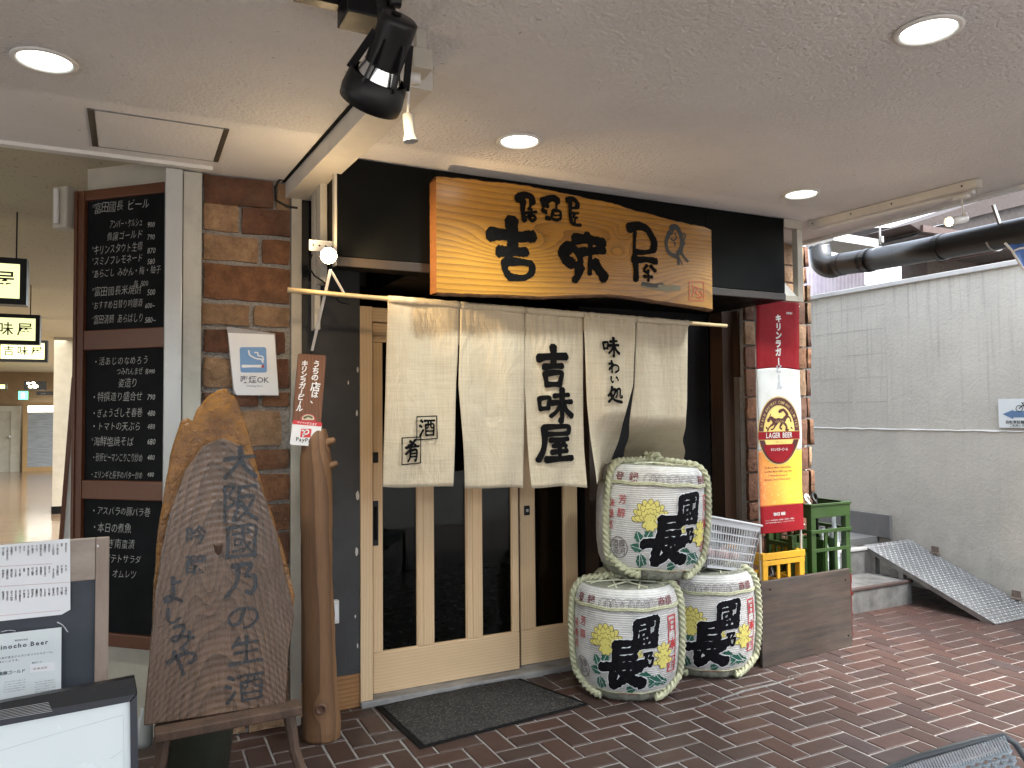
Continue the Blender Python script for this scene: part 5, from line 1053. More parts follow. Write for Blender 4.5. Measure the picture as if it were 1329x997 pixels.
m = MB(); a, b = Q6(905, 130); poly_print(m, [(a - .003, b + .006), (a + .004, b), (a - .001, b - .005)], plane_fn(MF, .009)); m.build('torn_paper', M_PAPER, mbd)
sb = thing('stand_board', 'black framed standing board with blank white panel in the lower left corner', 'stand board', (-.3, 2.4, .1)); AY = 2.40; AF = Fr((0, AY, 0), (1, 0, 0), (0, .13, 1)); Q8 = lambda x, y: AF.px(x * 200 / 963, 790 + y * 207 / 997)
o1, o2, o3 = Q8(842, 425), Q8(860, 525), Q8(870, 1100)
def strip(a0, a1, a2, a3, c0, c1, nm, mt): MB().prism([a0, a1, a2, a3], AF, c0, c1, .002).build(nm, mt, sb)
strip(Q8(-300, 730), Q8(858, 527), Q8(840, 424), Q8(-300, 640), -.03, .016, 'top_cap', M_BLK)
strip(Q8(-300, 790), Q8(812, 580), Q8(856, 529), Q8(-300, 732), -.03, .006, 'frame_rail', PM('blue_black_frame', (.012, .016, .026), None, .4))
strip(Q8(822, 1400), Q8(872, 1400), Q8(856, 531), Q8(812, 582), -.03, .006, 'frame_stile', bpy.data.materials['blue_black_frame'])
m = MB(); m.prism([Q8(-300, 1400), Q8(822, 1400), Q8(811, 582), Q8(-300, 790)], AF, -.03, -.004); m.build('white_panel', PM('white_board_sheet', (.70, .77, .78), (.64, .72, .74), .22, 2), sb)
m = MB(); stroke(m, [Q8(0, 890), Q8(330, 790), Q8(770, 665)], .0012, plane_fn(AF, -.0025), .1, 0); stroke(m, [Q8(770, 665), Q8(775, 1000)], .0008, plane_fn(AF, -.0025), 0, 0); stroke(m, [Q8(690, 940), Q8(770, 885)], .001, plane_fn(AF, -.0025), .2, 0); m.build('crease', PM('crease_grey', (.5, .56, .55), None, .4), sb)
m = MB()
for k in range(7): a, b = Q8(-300, 735 - k * 9), Q8(330 - k * 4, 632 - k * 9); stroke(m, [a, b], .0009, plane_fn(AF, .0172), 0, 0)
m.build('cap_groove', M_STEEL, sb, kind='stuff')
bt = tag(MB().lathe([(0, 0), (.03, 0), (.033, .02), (.033, .10), (.015, .13), (.015, .15), (0, .15)], dep(187, 968, 3.1) * np.array((1, 1, 0)) + np.array((0, 0, .17)), 18, cap=False).build('water_bottle', PM('cloudy_bottle', (.5, .52, .5), None, .2), smooth=True), 'small cloudy plastic bottle half hidden behind the black stand board', 'bottle')
kb = tag(MB().box((-.05, 3.04, 0), (.09, 3.2, .169)).build('black_block', M_BLKM), 'black base block under the cloudy bottle behind the stand board', 'block')
# ------------------------------------------------------------------ woven chair, lower right corner
wc = thing('woven_chair', 'grey woven rattan style chair back cut off at the lower right corner', 'chair', (1.75, 1.0, 0)); M_RAT = PM('grey_rattan', (.33, .38, .42), (.22, .26, .29), .3, 30); M_RATD = PM('dark_rattan', (.06, .07, .08), None, .4)
T0, T1 = dep(1165, 993, 1.83), dep(1308, 950, 1.80); Uc = (T1 - T0); Uc[2] *= 1.; CF2 = Fr(T0, Uc, (0, 0, 1)); Wc = float(np.linalg.norm(Uc)); 
def crown(a): return .035 * math.sin(math.pi * min(max(a / .46 + .5, 0), 1)) - .0345 + 0 * a
BW = .44; z0c = CF2.o[2]
def ctop(a): t = (a - (Wc - BW)) / BW; return (Wc - a) * -.10 * (1 - t) * .2 + .0
m = MB()
left = Wc - BW; topz = lambda a: -.035 * max(0, (Wc - a)) / Wc * 0
# arched top tube, corner and side tubes
pt_ = [CF2.w(left, -.32)] + [CF2.w(left + .0, -.10), CF2.w(left + .02, -.03), CF2.w(left + .07, -.012), CF2.w(left + BW * .5, .004), CF2.w(Wc - .06, .0), CF2.w(Wc - .012, -.006), CF2.w(Wc + .006, -.03), CF2.w(Wc + .03, -.14), CF2.w(Wc + .05, -.32)]
m.sweep(pt_, .008, 10); m.build('frame_tube', M_RATD, wc, smooth=True)
m = MB(); n_ = 64
for k in range(n_):
    a = left + .025 + (BW - .04) * k / (n_ - 1); m.bar(CF2.w(a, -.002, .009), CF2.w(a + .002, -.036, .010), .0048, .004)
m.build('wrap_strand', M_RAT, wc, kind='stuff')
m = MB()
for k in range(20):
    a = left + .03 + (BW - .05) * k / 19; m.bar(CF2.w(a, -.034, .004), CF2.w(a + .004, -.34, .004), .008, .003)
for j in range(24):
    b = -.040 - j * .0125; pts2 = []
    for k in range(40): a = left + .02 + (BW - .03) * k / 39; pts2.append(CF2.w(a, b - .001, .006 + .005 * math.cos(math.pi * k + math.pi * j)))
    m.sweep(pts2, .0052, 6)
m.build('woven_back', M_RAT, wc, smooth=True, kind='stuff')
nrm = -CF2.n
m = MB(); b0c = CF2.w(left, -.33); b1c = CF2.w(Wc + .04, -.33); m.hexa([bq + nrm * k + np.array((0, 0, z)) for z in (-.03, .01) for (bq, k) in ((b0c, 0), (b1c, 0), (b1c, .42), (b0c, .42))]); m.build('seat', M_RAT, wc, bevel=.008)
for (bb0, k) in ((CF2.w(left, -.36), .02), (CF2.w(Wc + .04, -.36), .02), (CF2.w(left, -.36), .40), (CF2.w(Wc + .04, -.36), .40)): p = bb0 + nrm * k; MB().sweep([p, (p[0], p[1], 0)], .014, 10).build('leg', M_RATD, wc)
# ------------------------------------------------------------------ sake barrels
PROF = [(0, .012), (.195, .0), (.222, .008), (.236, .03), (.242, .05), (.252, .062), (.268, .10), (.280, .17), (.287, .25), (.290, .34), (.288, .42), (.282, .475), (.284, .485), (.280, .52), (.268, .555), (.245, .578), (.215, .586), (.15, .583), (0, .578)]
def prof_r(z):
    P_ = PROF[3:-4]
    for i in range(len(P_) - 1):
        if P_[i][1] <= z <= P_[i + 1][1]: return P_[i][0] + (P_[i + 1][0] - P_[i][0]) * (z - P_[i][1]) / (P_[i + 1][1] - P_[i][1])
    return P_[0][0] if z < P_[0][1] else P_[-1][0]
def barrel(label, cx, cy, cz, az, ropeaz, tilt=(0, 0), S_=1.0):
    """az: direction the label faces (radians, world); everything is built about the origin and the Empty carries place and tilt"""
    t = thing('sake_barrel', label, 'sake barrel', (0, 0, 0), 'straw wrapped sake barrels stacked by the entrance')
    body = MB(); n = 72; vs = []
    for (r, z) in PROF:
        for k in range(n):
            a = 2 * math.pi * k / n; rr = r
            if z < .055 and r > .1: rr = r * (1 + .022 * math.cos(a * 17) * (1 if k % 2 else .6)) 
            vs.append((rr * math.cos(a), rr * math.sin(a), z))
    body.use(M_STRAW); body.add(vs, [])
    for i in range(len(PROF) - 1):
        body.use(M_STRAWD if (PROF[i][1] < .04 or i > 14) else M_STRAW)
        body.add([], [])
        for k in range(n): body.f.append((i * n + k, i * n + (k + 1) % n, (i + 1) * n + (k + 1) % n, (i + 1) * n + k)); body.mi.append(body.cur)
    body.build('straw_body', None, t, smooth=True)
    m = MB()
    for (z, r, w) in ((.482, .285, .0065), (.490, .285, .0055), (.056, .246, .006)):
        m.sweep([(r * math.cos(2 * math.pi * k / 60), r * math.sin(2 * math.pi * k / 60), z + (.003 * math.sin(k))) for k in range(60)], w, 8, twist=90, lobes=3, amp=.14, closed=True)
    m.build('hoop_cord', M_ROPE, t, smooth=True)
    # gathered folds round the bottom
    m = MB()
    for k in range(26):
        a = 2 * math.pi * k / 26 + R.uniform(-.05, .05); m.bar(((.243) * math.cos(a), .243 * math.sin(a), .052), (.215 * math.cos(a), .215 * math.sin(a), .002), .004, .006)
    m.build('bottom_fold', PM('dark_fold', (.14, .14, .12), None, .9) if 'dark_fold' not in bpy.data.materials else bpy.data.materials['dark_fold'], t, kind='stuff')
    # printing, laid out by arc angle (degrees from the label centre) and height
    def cf(lift0=.0022):
        def f(a, b, l=0.): r = prof_r(b) + lift0 + l; th = az + math.pi * 2 * 0 + a / .287; return (r * math.cos(th), r * math.sin(th), b)
        return f
    def ax_(x): return .287 * math.asin(max(-.985, min(.985, (x - 448) / 405)))
    def bz(y): return (948 - y) / 820 * .60 - .0
    f0, f1, f2, f3 = cf(.0015), cf(.0032), cf(.0048), cf(.0062)
    pr = MB(); pr.use(M_GREY)
    for k, x in enumerate((282, 325, 372, 450, 505, 560, 610, 640) if True else ()):
        a, b = ax_(x), bz(258); ring(pr, a, b, .034, .0358, f1, k * .0001, 32); ring(pr, a, b, .0275, .0288, f1, k * .0001, 32)
        for q in range(10 if k in (3, 1, 6) else 4): an = q * .63; poly_print(pr, ellipse(a + .019 * math.cos(an), b + .019 * math.sin(an), .0028, .0022, 6), f1)
        ring(pr, a, b, .006, .0072, f1, 0, 12)
    pr.use(M_BROWNP)
    for s_, x in (('登', 105), ('録', 180), ('商', 700), ('標', 752)): text(pr, s_, f1, ax_(x) - .026, bz(270), .054, .010)
    pr.use(M_REDP)
    for s_, x, y in (('芳', 125, 425), ('醇', 122, 520), ('味', 76, 455), ('最', 74, 530), ('高', 72, 608)): text(pr, s_, f1, ax_(x) - .02, bz(y), .049, .004)
    a, b = ax_(768), bz(545); hw, hh = .030, .142
    for p_ in ([(a - hw, b - hh), (a + hw, b - hh)], [(a + hw, b - hh), (a + hw, b + hh)], [(a + hw, b + hh), (a - hw, b + hh)], [(a - hw, b + hh), (a - hw, b - hh)]): stroke(pr, [p_[0], ((p_[0][0] + p_[1][0]) / 2, (p_[0][1] + p_[1][1]) / 2), p_[1]], .0065, f1, .05, 0)
    for s_, dz in (('日', .095), ('本', 0), ('酒', -.095)): text(pr, s_, f1, a - .031, b + dz - .026, .068, .016)
    text(pr, 'Kuninocho  Sake', f1, ax_(500), bz(885), .024, .0, 'c', skew=.3, sx=1.25)
    pr.use(M_GREY); a, b = ax_(112), bz(735); ring(pr, a, b, .050, .0545, f1)
    for s_, dx, dz in (('酒', -.036, .0), ('造', -.036, -.036), ('壽', .001, .0), ('河', .001, -.036)): text(pr, s_, f1, a + dx * 1.08, b + dz * 1.05 + .006, .040, .006)
    # chrysanthemums: rows of petals with dark outlines
    def mum(x, y, ra, rb, rows, lean=0.):
        pr = MB(); a, b = ax_(x), bz(y); k = 0
        for (row, cnt, spread, len_) in rows:
            for i in range(cnt):
                u = (i / (cnt - 1) - .5) * 2 if cnt > 1 else 0; an = math.pi / 2 + u * spread + lean
                c_ = (a + ra * row * math.cos(an), b + rb * row * math.sin(an) - rb * .3)
                for mt_, g_, l_ in ((M_GREY if False else bpy.data.materials.get('petal_outline') or flat('petal_outline', (.16, .13, .04), .7), 1.0, 0), (M_YEL, .80, .00035)):
                    pr.use(mt_); poly_print(pr, ellipse(c_[0], c_[1], len_ * ra * (g_ * .5 + .5), .19 * rb * g_, 12, an), f1, k * .00006 + l_)
                k += 1
        pr.build('chrysanthemum', None, t)
    mum(292, 500, .070, .088, [(.95, 9, 1.5, .42), (.72, 8, 1.45, .42), (.42, 7, 1.3, .42), (.12, 5, 1.2, .42), (-.3, 4, .9, .40)])
    mum(702, 610, .050, .078, [(.9, 7, 1.7, .42), (.5, 6, 1.6, .42), (.05, 5, 1.5, .42), (-.4, 4, 1.2, .4)])
    mum(486, 590, .052, .050, [(.8, 6, 1.3, .5), (.3, 5, 1.1, .5)])
    # leaves
    def leaf(x, y, L_, Wd, an):
        a, b = ax_(x), bz(y); c_, s_ = math.cos(an), math.sin(an); o = [(0, 0), (.2, .42), (.38, .36), (.5, .55), (.68, .36), (.8, .3), (1, 0), (.8, -.3), (.66, -.38), (.5, -.52), (.34, -.36), (.18, -.42)]
        pr = MB(); pr.use(M_GRN)
        for seg in (o[:7], [o[0]] + o[:6:-1] + [o[6]]): poly_print(pr, [(a + (u * L_) * c_ - (v * Wd) * s_, b + (u * L_) * s_ + (v * Wd) * c_) for u, v in seg], f1, .0001)
        pr.use(M_PAPER); stroke(pr, [(a, b), (a + L_ * .9 * c_, b + L_ * .9 * s_)], .0022, f2, .1, .4); pr.build('leaf', None, t)
    for q in ((235, 690, .062, .046, 1.9), (268, 660, .058, .044, 1.1), (250, 735, .068, .046, 2.9), (232, 770, .07, .042, -1.6), (262, 850, .066, .042, 1.9), (430, 850, .055, .05, .3), (505, 730, .075, .044, 2.6), (520, 740, .075, .05, -.1), (600, 760, .068, .05, -.5), (640, 790, .06, .045, -.2), (650, 740, .10, .034, -.75), (700, 790, .05, .034, -.4), (600, 830, .05, .03, .6)): leaf(*q)
    # black brush characters with a thin white halo
    def big(ch_, x0, y0, x1, y1, fat, corr=0.):
        a0, a1, b0, b1 = ax_(x0), ax_(x1), bz(y1), bz(y0); g2 = lambda a, b, l=0.: f2(a + .10 * (b - b0) - .008, b + .10 * (a - a0), l); g3 = lambda a, b, l=0.: f3(a + .10 * (b - b0) - .008, b + .10 * (a - a0), l); st = R.getstate(); pr = MB(); pr.use(M_PAPER)
        brush(pr, ch_, g2, a0, b0, a1 - a0, b1 - b0, fat * 1.18, .05, .1); pr.use(M_BINK); R.setstate(st)
        brush(pr, ch_, g3, a0, b0, a1 - a0, b1 - b0, fat, .14, .1); pr.build('brush_character', None, t)
    big('國', 475, 345, 668, 565, 1.75); big('乃', 535, 572, 645, 690, 1.5); big('長', 238, 505, 580, 845, 1.45)
    pr.build('printed_label', None, t)
    # thick twisted ropes: over the top, down both sides of the label, round the bottom edge
    m = MB()
    for s_, ra in ((-1, ropeaz[0]), (1, ropeaz[1])):
        th = az + ra; P_ = []
        for (r, z) in ((.03, .612), (.10, .606), (.17, .600), (.225, .594), (.262, .574), (.283, .545), (.297, .50), (.303, .42), (.305, .34), (.302, .25), (.295, .17), (.281, .10)): P_.append((r * math.cos(th), r * math.sin(th), z))
        for k in range(1, 10):
            u = k / 9; th2 = th - (ra) * (u * .55); z = .10 - .085 * math.sin(u * math.pi * .55); r = .284 - .034 * min(u * 1.6, 1)
            P_.append((r * math.cos(th2), r * math.sin(th2), z + .012))
        P_ = smooth_path(P_, 16); m.sweep(P_, .0175, 18, twist=210, lobes=3, amp=.24)
    # rear run and knot on top
    for ra in (math.pi - .5, math.pi + .6):
        th = az + ra; m.sweep(smooth_path([(r * math.cos(th), r * math.sin(th), z) for (r, z) in ((.02, .61), (.17, .60), (.262, .575), (.297, .50), (.303, .34), (.28, .10))], 14), .016, 14, twist=210, lobes=3, amp=.24)
    kn = [(.045 * math.cos(k * .8) * (1 - k * .02), .035 * math.sin(k * .8), .612 + .02 * math.sin(k * 1.3) + .010) for k in range(17)]
    m.sweep(smooth_path(kn, 8), .014, 12, twist=210, lobes=3, amp=.24)
    m.build('thick_rope', M_ROPE, t, smooth=True)
    m = MB()
    for k in range(9):
        a = k * 2 * math.pi / 9 + .2; b = a + 2.3; m.sweep([(.235 * math.cos(a), .235 * math.sin(a), .586), (.08 * math.cos((a + b) / 2), .08 * math.sin((a + b) / 2), .597), (.235 * math.cos(b), .235 * math.sin(b), .586)], .004, 6)
    m.build('lid_cord', M_CORD, t)
    t.location = (cx, cy, cz); t.rotation_euler = tilt; t.scale = (S_,) * 3; return t
def toward(cx, cy, off=0.): return math.atan2(-cy, -cx) + off
b1c = onz(815, 912); b1x, b1y = 2.437, 3.53
barrel('front left sake barrel on the brick floor beside the door mat', b1x, b1y, 0., toward(b1x, b1y, 0.02), (-1.34, 1.27), (0, 0, 0))
b2x, b2y = 3.045, 3.60
barrel('rear right sake barrel on the floor, partly behind the front left one', b2x, b2y, 0., toward(b2x, b2y, .12), (-1.2, 1.22), (0, 0, 0))
b3x, b3y = 2.59, 3.54
barrel('topmost sake barrel resting on the two lower barrels', b3x, b3y, .592, toward(b3x, b3y, .40), (-1.22, 1.02), (math.radians(-1.5), math.radians(4.6), 0), 1.04)
# ------------------------------------------------------------------ beer banner
BF = Fr((0, 3.5, 0), (1, .02, 0)); bn = thing('beer_banner', 'tall red, white and yellow beer banner on white poles before the right pier', 'banner', (3.55, 3.5, .6))
Lx, Rx = BF.px(983, 500)[0], BF.px(1038.5, 500)[0]; zT, zBt = BF.px(1010, 391)[1], BF.px(1012, 690)[1]
def bp(x, y): return BF.px(x, y)
M_BR, M_BW = flat('banner_red', (.22, .008, .013), .7, **{'Specular IOR Level': .15}), flat('banner_white', (.56, .58, .56), .5)
def beer():
    t = NT('banner_beer_gold'); x, y, z = t.sep(); f = t.rng(t.mt('ADD', x, t.mt('MULTIPLY', z, .12)), Lx + .1, Rx + .12)
    c = t.ramp(f, [(0, (.55, .14, .04)), (.45, (.66, .32, .05)), (1, (.72, .58, .05))]); c = t.mix(t.rng(t.noise(90, 2, .5), .6, .7, 0, .4), c, (.75, .62, .3)); return t.set(c, .45)
M_BG = beer()
zr, zy, zd = bp(1010, 480)[1], bp(1010, 585)[1], bp(1010, 656)[1]
def bz_(u, v, z0, z1, sag0=0, sag1=0):
    x = Lx + (Rx - Lx) * u; z = z0 + (z1 - z0) * v; z += (sag0 * (1 - v) + sag1 * v) * math.sin(math.pi * u)
    return BF.w(x, z, .004 * math.sin(9 * z + 2 * x) + .0012 * math.sin(31 * z + 11 * x))
def bfn(a, b, l=0.): return BF.w(a, b, .004 * math.sin(9 * b + 2 * a) + .0012 * math.sin(31 * b + 11 * a) + .0022 + l)
cl = MB(); bands = [(zT, zr, M_BR, .006, .012), (zr, zy, M_BW, .012, 0), (zy, zd, M_BG, 0, 0), (zd, zBt, M_BR, 0, -.006)]
for (za, zb2, mt_, s0_, s1_) in bands: cl.use(mt_); cl.grid(10, 40, lambda u, v: bz_(u, v, za, zb2, s0_, s1_))
cl.build('cloth', None, bn, smooth=True, solid=.0015)
m = MB()
for x in (Lx + .010, Rx - .010): m.sweep([BF.w(x, .0, -.012), BF.w(x, zT + .06, -.012)], .007, 10)
m.each('pole', M_WHITE, bn, smooth=True)
m = MB()
for z in (zT - .02, zBt + .025): m.sweep([BF.w(Lx - .03, z, -.018), BF.w(Rx + .03, z, -.018)], .004, 8); 
for x in (Lx + .01, Rx - .01):
    for z in (zT - .02, zBt + .025): m.lathe([(0, -.016), (.011, -.016), (.011, .016), (0, .016)], BF.w(x, z, -.012), 10)
m.build('cross_bar', M_WHITE, bn)
MB().sweep([BF.w(Lx + .02, zT + .02, 0), BF.w(Lx + .05, zT + .05, .01), BF.w(Lx + .08, zT + .03, 0), BF.w(Lx + .06, zT - .01, 0)], .003, 6).build('tie_cord', M_WHITE, bn)
tx = MB(); a, b = bp(1009.5, 412)
tx.use(M_BW); text(tx, 'キリンラガー', bfn, a, b - .008, .052, .045, vert=True, gap=.02); a2, b2 = bp(1023.5, 408); text(tx, 'KIRIN', bfn, a2, b2, .018, .03, 'c')
a3, b3 = bp(1011, 667.5); text(tx, 'SINCE 1888', bfn, a3, b3 - .006, .026, .035, 'c', sx=.72)
a4, b4 = bp(1012, 675); text(tx, 'ストップ！未成年者飲酒・飲酒運転。お酒は楽しく適量を。', bfn, a4, b4, .0095, 0, 'c'); text(tx, '妊娠中や授乳期の飲酒はやめましょう。のんだあとはリサイクル。', bfn, a4, b4 - .014, .0085, 0, 'c')
tx.use(flat('pale_shadow_print', (.33, .36, .40), .5)); text(tx, 'ビール', bfn, a, b - .008 - 6 * .053, .052, .045, vert=True, gap=.02)
tx.use(M_BROWNP)
for i, s_ in enumerate(('The Mature, Mellow Taste & Body,', 'Taste Most Mature KIRIN Lager Beer', 'A Wonderful Harmony of', 'Refreshing Taste & Refined Quality.')): a5, b5 = bp(1010, 608 + i * 5.1); text(tx, s_, bfn, a5, b5, .0185, .004, 'c', sx=.78)
tx.build('lettering', None, bn)
# round emblem
em = MB(); ea, eb = bp(1010.5, 559); er = (Rx - Lx) * .485; up = 1.2
def disc(r0, mt_, l): em.use(mt_); disc_grid(em, ea, eb, r0, r0 * up, bfn, l)
M_GOLD, M_DBR = flat('emblem_gold', (.50, .38, .14), .4), flat('emblem_dark_red', (.06, .010, .010), .45)
disc(er, M_GOLD, .0003); disc(er * .965, M_DBR, .0006); disc(er * .74, M_GOLD, .0009)
em.use(flat('emblem_sky', (.72, .55, .16), .45)); disc_grid(em, ea, eb, er * .71, er * .71 * up, bfn, .0012)
em.use(M_BR); em.grid(8, 4, lambda u, v: bfn(ea - er * .98 + er * 1.96 * u, eb - .055 + .05 * v, .0015))
em.use(M_GOLD)
for z_ in (-.0555, -.0045): stroke(em, [(ea - er, eb + z_), (ea + er, eb + z_)], .0022, lambda a, b, l=0.: bfn(a, b, .0019 + l), 0, 0)
em.use(M_BW); text(em, 'LAGER BEER', lambda a, b, l=0.: bfn(a, b, .0022 + l), ea, eb - .044, .046, .02, 'c', sx=.80)
em.use(M_BR); poly_print(em, [(ea + er * .78 * math.cos(t), eb + er * .86 * math.sin(t) - .045) for t in np.linspace(math.pi + .5, 2 * math.pi - .5, 10)] + [(ea + er * .7, eb - .085), (ea - er * .7, eb - .085)], bfn, .0017)
em.use(M_BW); text(em, 'キリンラガービール', lambda a, b, l=0.: bfn(a, b, .0022 + l), ea, eb - .125, .021, .02, 'c', sx=.78)
em.use(M_DBR); text(em, '生ビール', lambda a, b, l=0.: bfn(a, b, .0022 + l), ea, eb - .075, .013, 0, 'c')
em.use(M_GOLD); s_ = 'KIRIN BREWERY COMPANY LIMITED'
for i, c_ in enumerate(s_):
    if c_ == ' ': continue
    t_ = math.pi - .18 - (math.pi - .36) * i / (len(s_) - 1); r_ = er * .80
    text(em, c_, lambda a, b, l=0.: bfn(a, b, .0019 + l), ea + r_ * math.cos(t_) - .005 * math.sin(t_), eb + r_ * up * math.sin(t_) + .005 * math.cos(t_) - .003, .026, .008, rot=t_ - math.pi / 2, sx=.8)
em.use(M_DBR); ef = lambda a, b, l=0.: bfn(ea + a * er, eb + b * er, .0024 + l)      # leaping scaly beast, as strokes
for w_, P_ in ((.20, [(-.25, .28), (-.02, .36), (.22, .30)]), (.15, [(-.22, .34), (-.42, .44), (-.55, .34)]), (.07, [(-.3, .24), (-.48, .12), (-.55, -.0)]), (.07, [(-.2, .22), (-.28, .08), (-.40, .04)]), (.09, [(.2, .28), (.34, .14), (.30, .02), (.42, .02)]), (.08, [(.1, .24), (.02, .12), (.1, .05)]), (.14, [(.22, .36), (.38, .56), (.2, .72), (.0, .66)]), (.08, [(.3, .5), (.5, .46), (.56, .3)]), (.05, [(-.48, .42), (-.42, .58)]), (.06, [(.56, .1), (.62, .06)]), (.06, [(-.62, .12), (-.56, .06)])):
    stroke(em, P_, w_, ef, .25, .4)
em.use(M_GOLD)
for k in range(9): stroke(em, [(-.2 + k * .05, .34 + .02 * (k % 2)), (-.17 + k * .05, .28)], .012, lambda a, b, l=0.: ef(a, b, .0004 + l), .2, .2)
em.build('emblem', None, bn)
# ------------------------------------------------------------------ crates
def crate(name, label, x0, y0, z0, w, d, h, mat, rows, parts=(3, 3), group='beer bottle crates stacked behind the plank'):
    """open bottle crate: corner posts, top rim band, flange, slotted sides, bottle grid"""
    t = thing(name, label, 'crate', (x0 + w / 2, y0 + d / 2, z0), group); e = .012; P_ = .042
    m = MB()
    for (a, b) in ((x0, y0), (x0 + w - P_, y0), (x0, y0 + d - P_), (x0 + w - P_, y0 + d - P_)): m.box((a, b, z0), (a + P_, b + P_, z0 + h))
    m.each('corner_post', mat, t, bevel=.004)
    m = MB()
    for (za, zb2, ex) in rows: 
        ex_ = max(ex, .0015)
        m.box((x0 - ex_, y0 - ex_, z0 + za), (x0 + w + ex_, y0 + e, z0 + zb2)); m.box((x0 - ex_, y0 + d - e, z0 + za), (x0 + w + ex_, y0 + d + ex_, z0 + zb2)); m.box((x0 - ex_, y0 + e, z0 + za), (x0 + e, y0 + d - e, z0 + zb2)); m.box((x0 + w - e, y0 + e, z0 + za), (x0 + w + ex_, y0 + d - e, z0 + zb2))
    m.build('rim_band', mat, t, bevel=.002)
    m = MB(); zt_ = rows[-1][0]; nb = parts[0]
    for k in range(1, nb):
        xx = x0 + P_ + (w - 2 * P_) * k / nb; m.box((xx - .011, y0 + .002, z0), (xx + .011, y0 + .012, z0 + rows[min(parts[1], len(rows) - 1)][0])); m.box((xx - .008, y0 + d - .012, z0), (xx + .008, y0 + d - .002, z0 + rows[min(parts[1], len(rows) - 1)][0]))
        yy = y0 + P_ + (d - 2 * P_) * k / nb; m.box((x0 + .002, yy - .008, z0), (x0 + .012, yy + .008, z0 + rows[min(parts[1], len(rows) - 1)][0])); m.box((x0 + w - .012, yy - .008, z0), (x0 + w - .002, yy + .008, z0 + rows[min(parts[1], len(rows) - 1)][0]))
    m.each('side_bar', mat, t)
    m = MB(); m.box((x0 + e, y0 + e, z0 + .005), (x0 + w - e, y0 + d - e, z0 + .012)); hh = z0 + h * .5
    for k in range(1, nb): m.box((x0 + e, y0 + d * k / nb - .003, z0 + .012), (x0 + w - e, y0 + d * k / nb + .003, hh)); m.box((x0 + w * k / nb - .003, y0 + e, z0 + .012), (x0 + w * k / nb + .003, y0 + d - e, hh - .002))
    m.build('bottle_grid', mat, t); return t
M_CG = PM('green_crate_plastic', (.026, .056, .014), (.020, .044, .011), .38, 5, dirt=.15); M_CY = PM('yellow_crate_plastic', (.50, .27, .02), (.42, .22, .018), .4, 5, dirt=.15); M_CR = PM('red_crate_plastic', (.08, .006, .005), (.06, .005, .004), .4, 5)
gx = float(ony(1053, 680, 3.60)[0]); gz0 = float(ony(1100, 742, 3.6)[2]) - .012; gw = float(ony(1103.5, 680, 3.6)[0]) - gx; gtop = float(ony(1103, 651, 3.6)[2])
gh = gtop - gz0; rw = [(0, .022, 0), (.16, .182, 0), (gh * .60, gh * .60 + .022, .008), (gh - .09, gh, 0), (gh - .012, gh + .001, .008)]
crate('bottle_crate', 'tall red bottle crate on the floor under the green crate', gx, 3.60, .003, gw, .30, gz0 - .005, M_CR, [(0, .03, 0), (.14, .165, 0), (.27, .292, .006), (gz0 - .07, gz0 - .006, 0)])
crate('bottle_crate', 'tall green bottle crate standing on the red crate by the steps', gx, 3.60, gz0, gw, .30, gh, M_CG, rw, (3, 2))
yx0, yx1 = float(ony(984, 720, 3.62)[0]) - .02, float(ony(1036, 720, 3.62)[0]) - .01; yz = float(ony(1010, 714, 3.62)[2]); yh = .31
crate('bottle_crate', 'yellow bottle crate behind the banner poles, upper one of two', yx0, 3.56, yz - yh, yx1 - yx0, .36, yh, M_CY, [(0, .03, 0), (.10, .125, 0), (yh - .075, yh - .045, 0), (yh - .04, yh, .004)])
crate('bottle_crate', 'lower yellow bottle crate hidden behind the leaning plank', yx0, 3.56, .003, yx1 - yx0, .36, yz - yh - .006, M_CY, [(0, .03, 0), (.10, .125, 0), (yz - yh - .08, yz - yh - .008, .004)])
crate('bottle_crate', 'green bottle crate standing behind the yellow crate', yx1 - .27, 3.935 - .0, .34, .25, .0 + .24 - .30 + .3, .34, M_CG, [(0, .03, 0), (.12, .14, 0), (.26, .34, 0)]) if False else None
gb2 = crate('bottle_crate', 'small green bottle crate seen between yellow crate and banner pole', yx1 - .04, 3.62, .35, gx - yx1 - .005, .24, float(ony(1030, 692, 3.7)[2]) - .35, M_CG, [(0, .03, 0), (.10, .12, 0), (.2, .215, 0), (.27, .30, 0)])
def bottle(x, y, z, mat, label, h=.24, neck='dark'):
    t = thing('beer_bottle', label, 'bottle', (x, y, z), 'bottles standing in the crates'); MB().lathe([(0, 0), (.032, 0), (.034, .01), (.034, h * .58), (.026, h * .68), (.014, h * .78), (.013, h), (0, h)], (x, y, z), 18).build('glass_body', mat, t, smooth=True)
    MB().lathe([(0, 0), (.015, 0), (.015, .012), (0, .014)], (x, y, z + h - .006), 12).build('cap', M_STEEL, t)
    MB().lathe([(.0346, h * .25), (.0346, h * .5)], (x, y, z), 18, cap=False).build('paper_label', M_PAPER, t)
M_BOT = PM('brown_bottle_glass', (.02, .012, .008), None, .08); M_CLR = PM('clear_bottle', (.45, .5, .5), (.35, .4, .42), .08)
for k, (dx, dy, lb_) in enumerate(((.07, .08, 'dark beer bottle in the front left of the yellow crate'), (.15, .09, 'dark beer bottle beside the crate centre in the yellow crate'))): bottle(yx0 + dx, 3.56 + dy, yz - yh + .013, M_BOT, lb_)
bottle(gx + gw * .80, 3.60 + .07, gz0 + .013, M_CLR, 'clear bottle in the front right of the green crate', gh * .8); bottle(gx + gw * .5, 3.60 + .07, gz0 + .013, M_CLR, 'clear bottle in the middle front of the green crate', gh * .62)
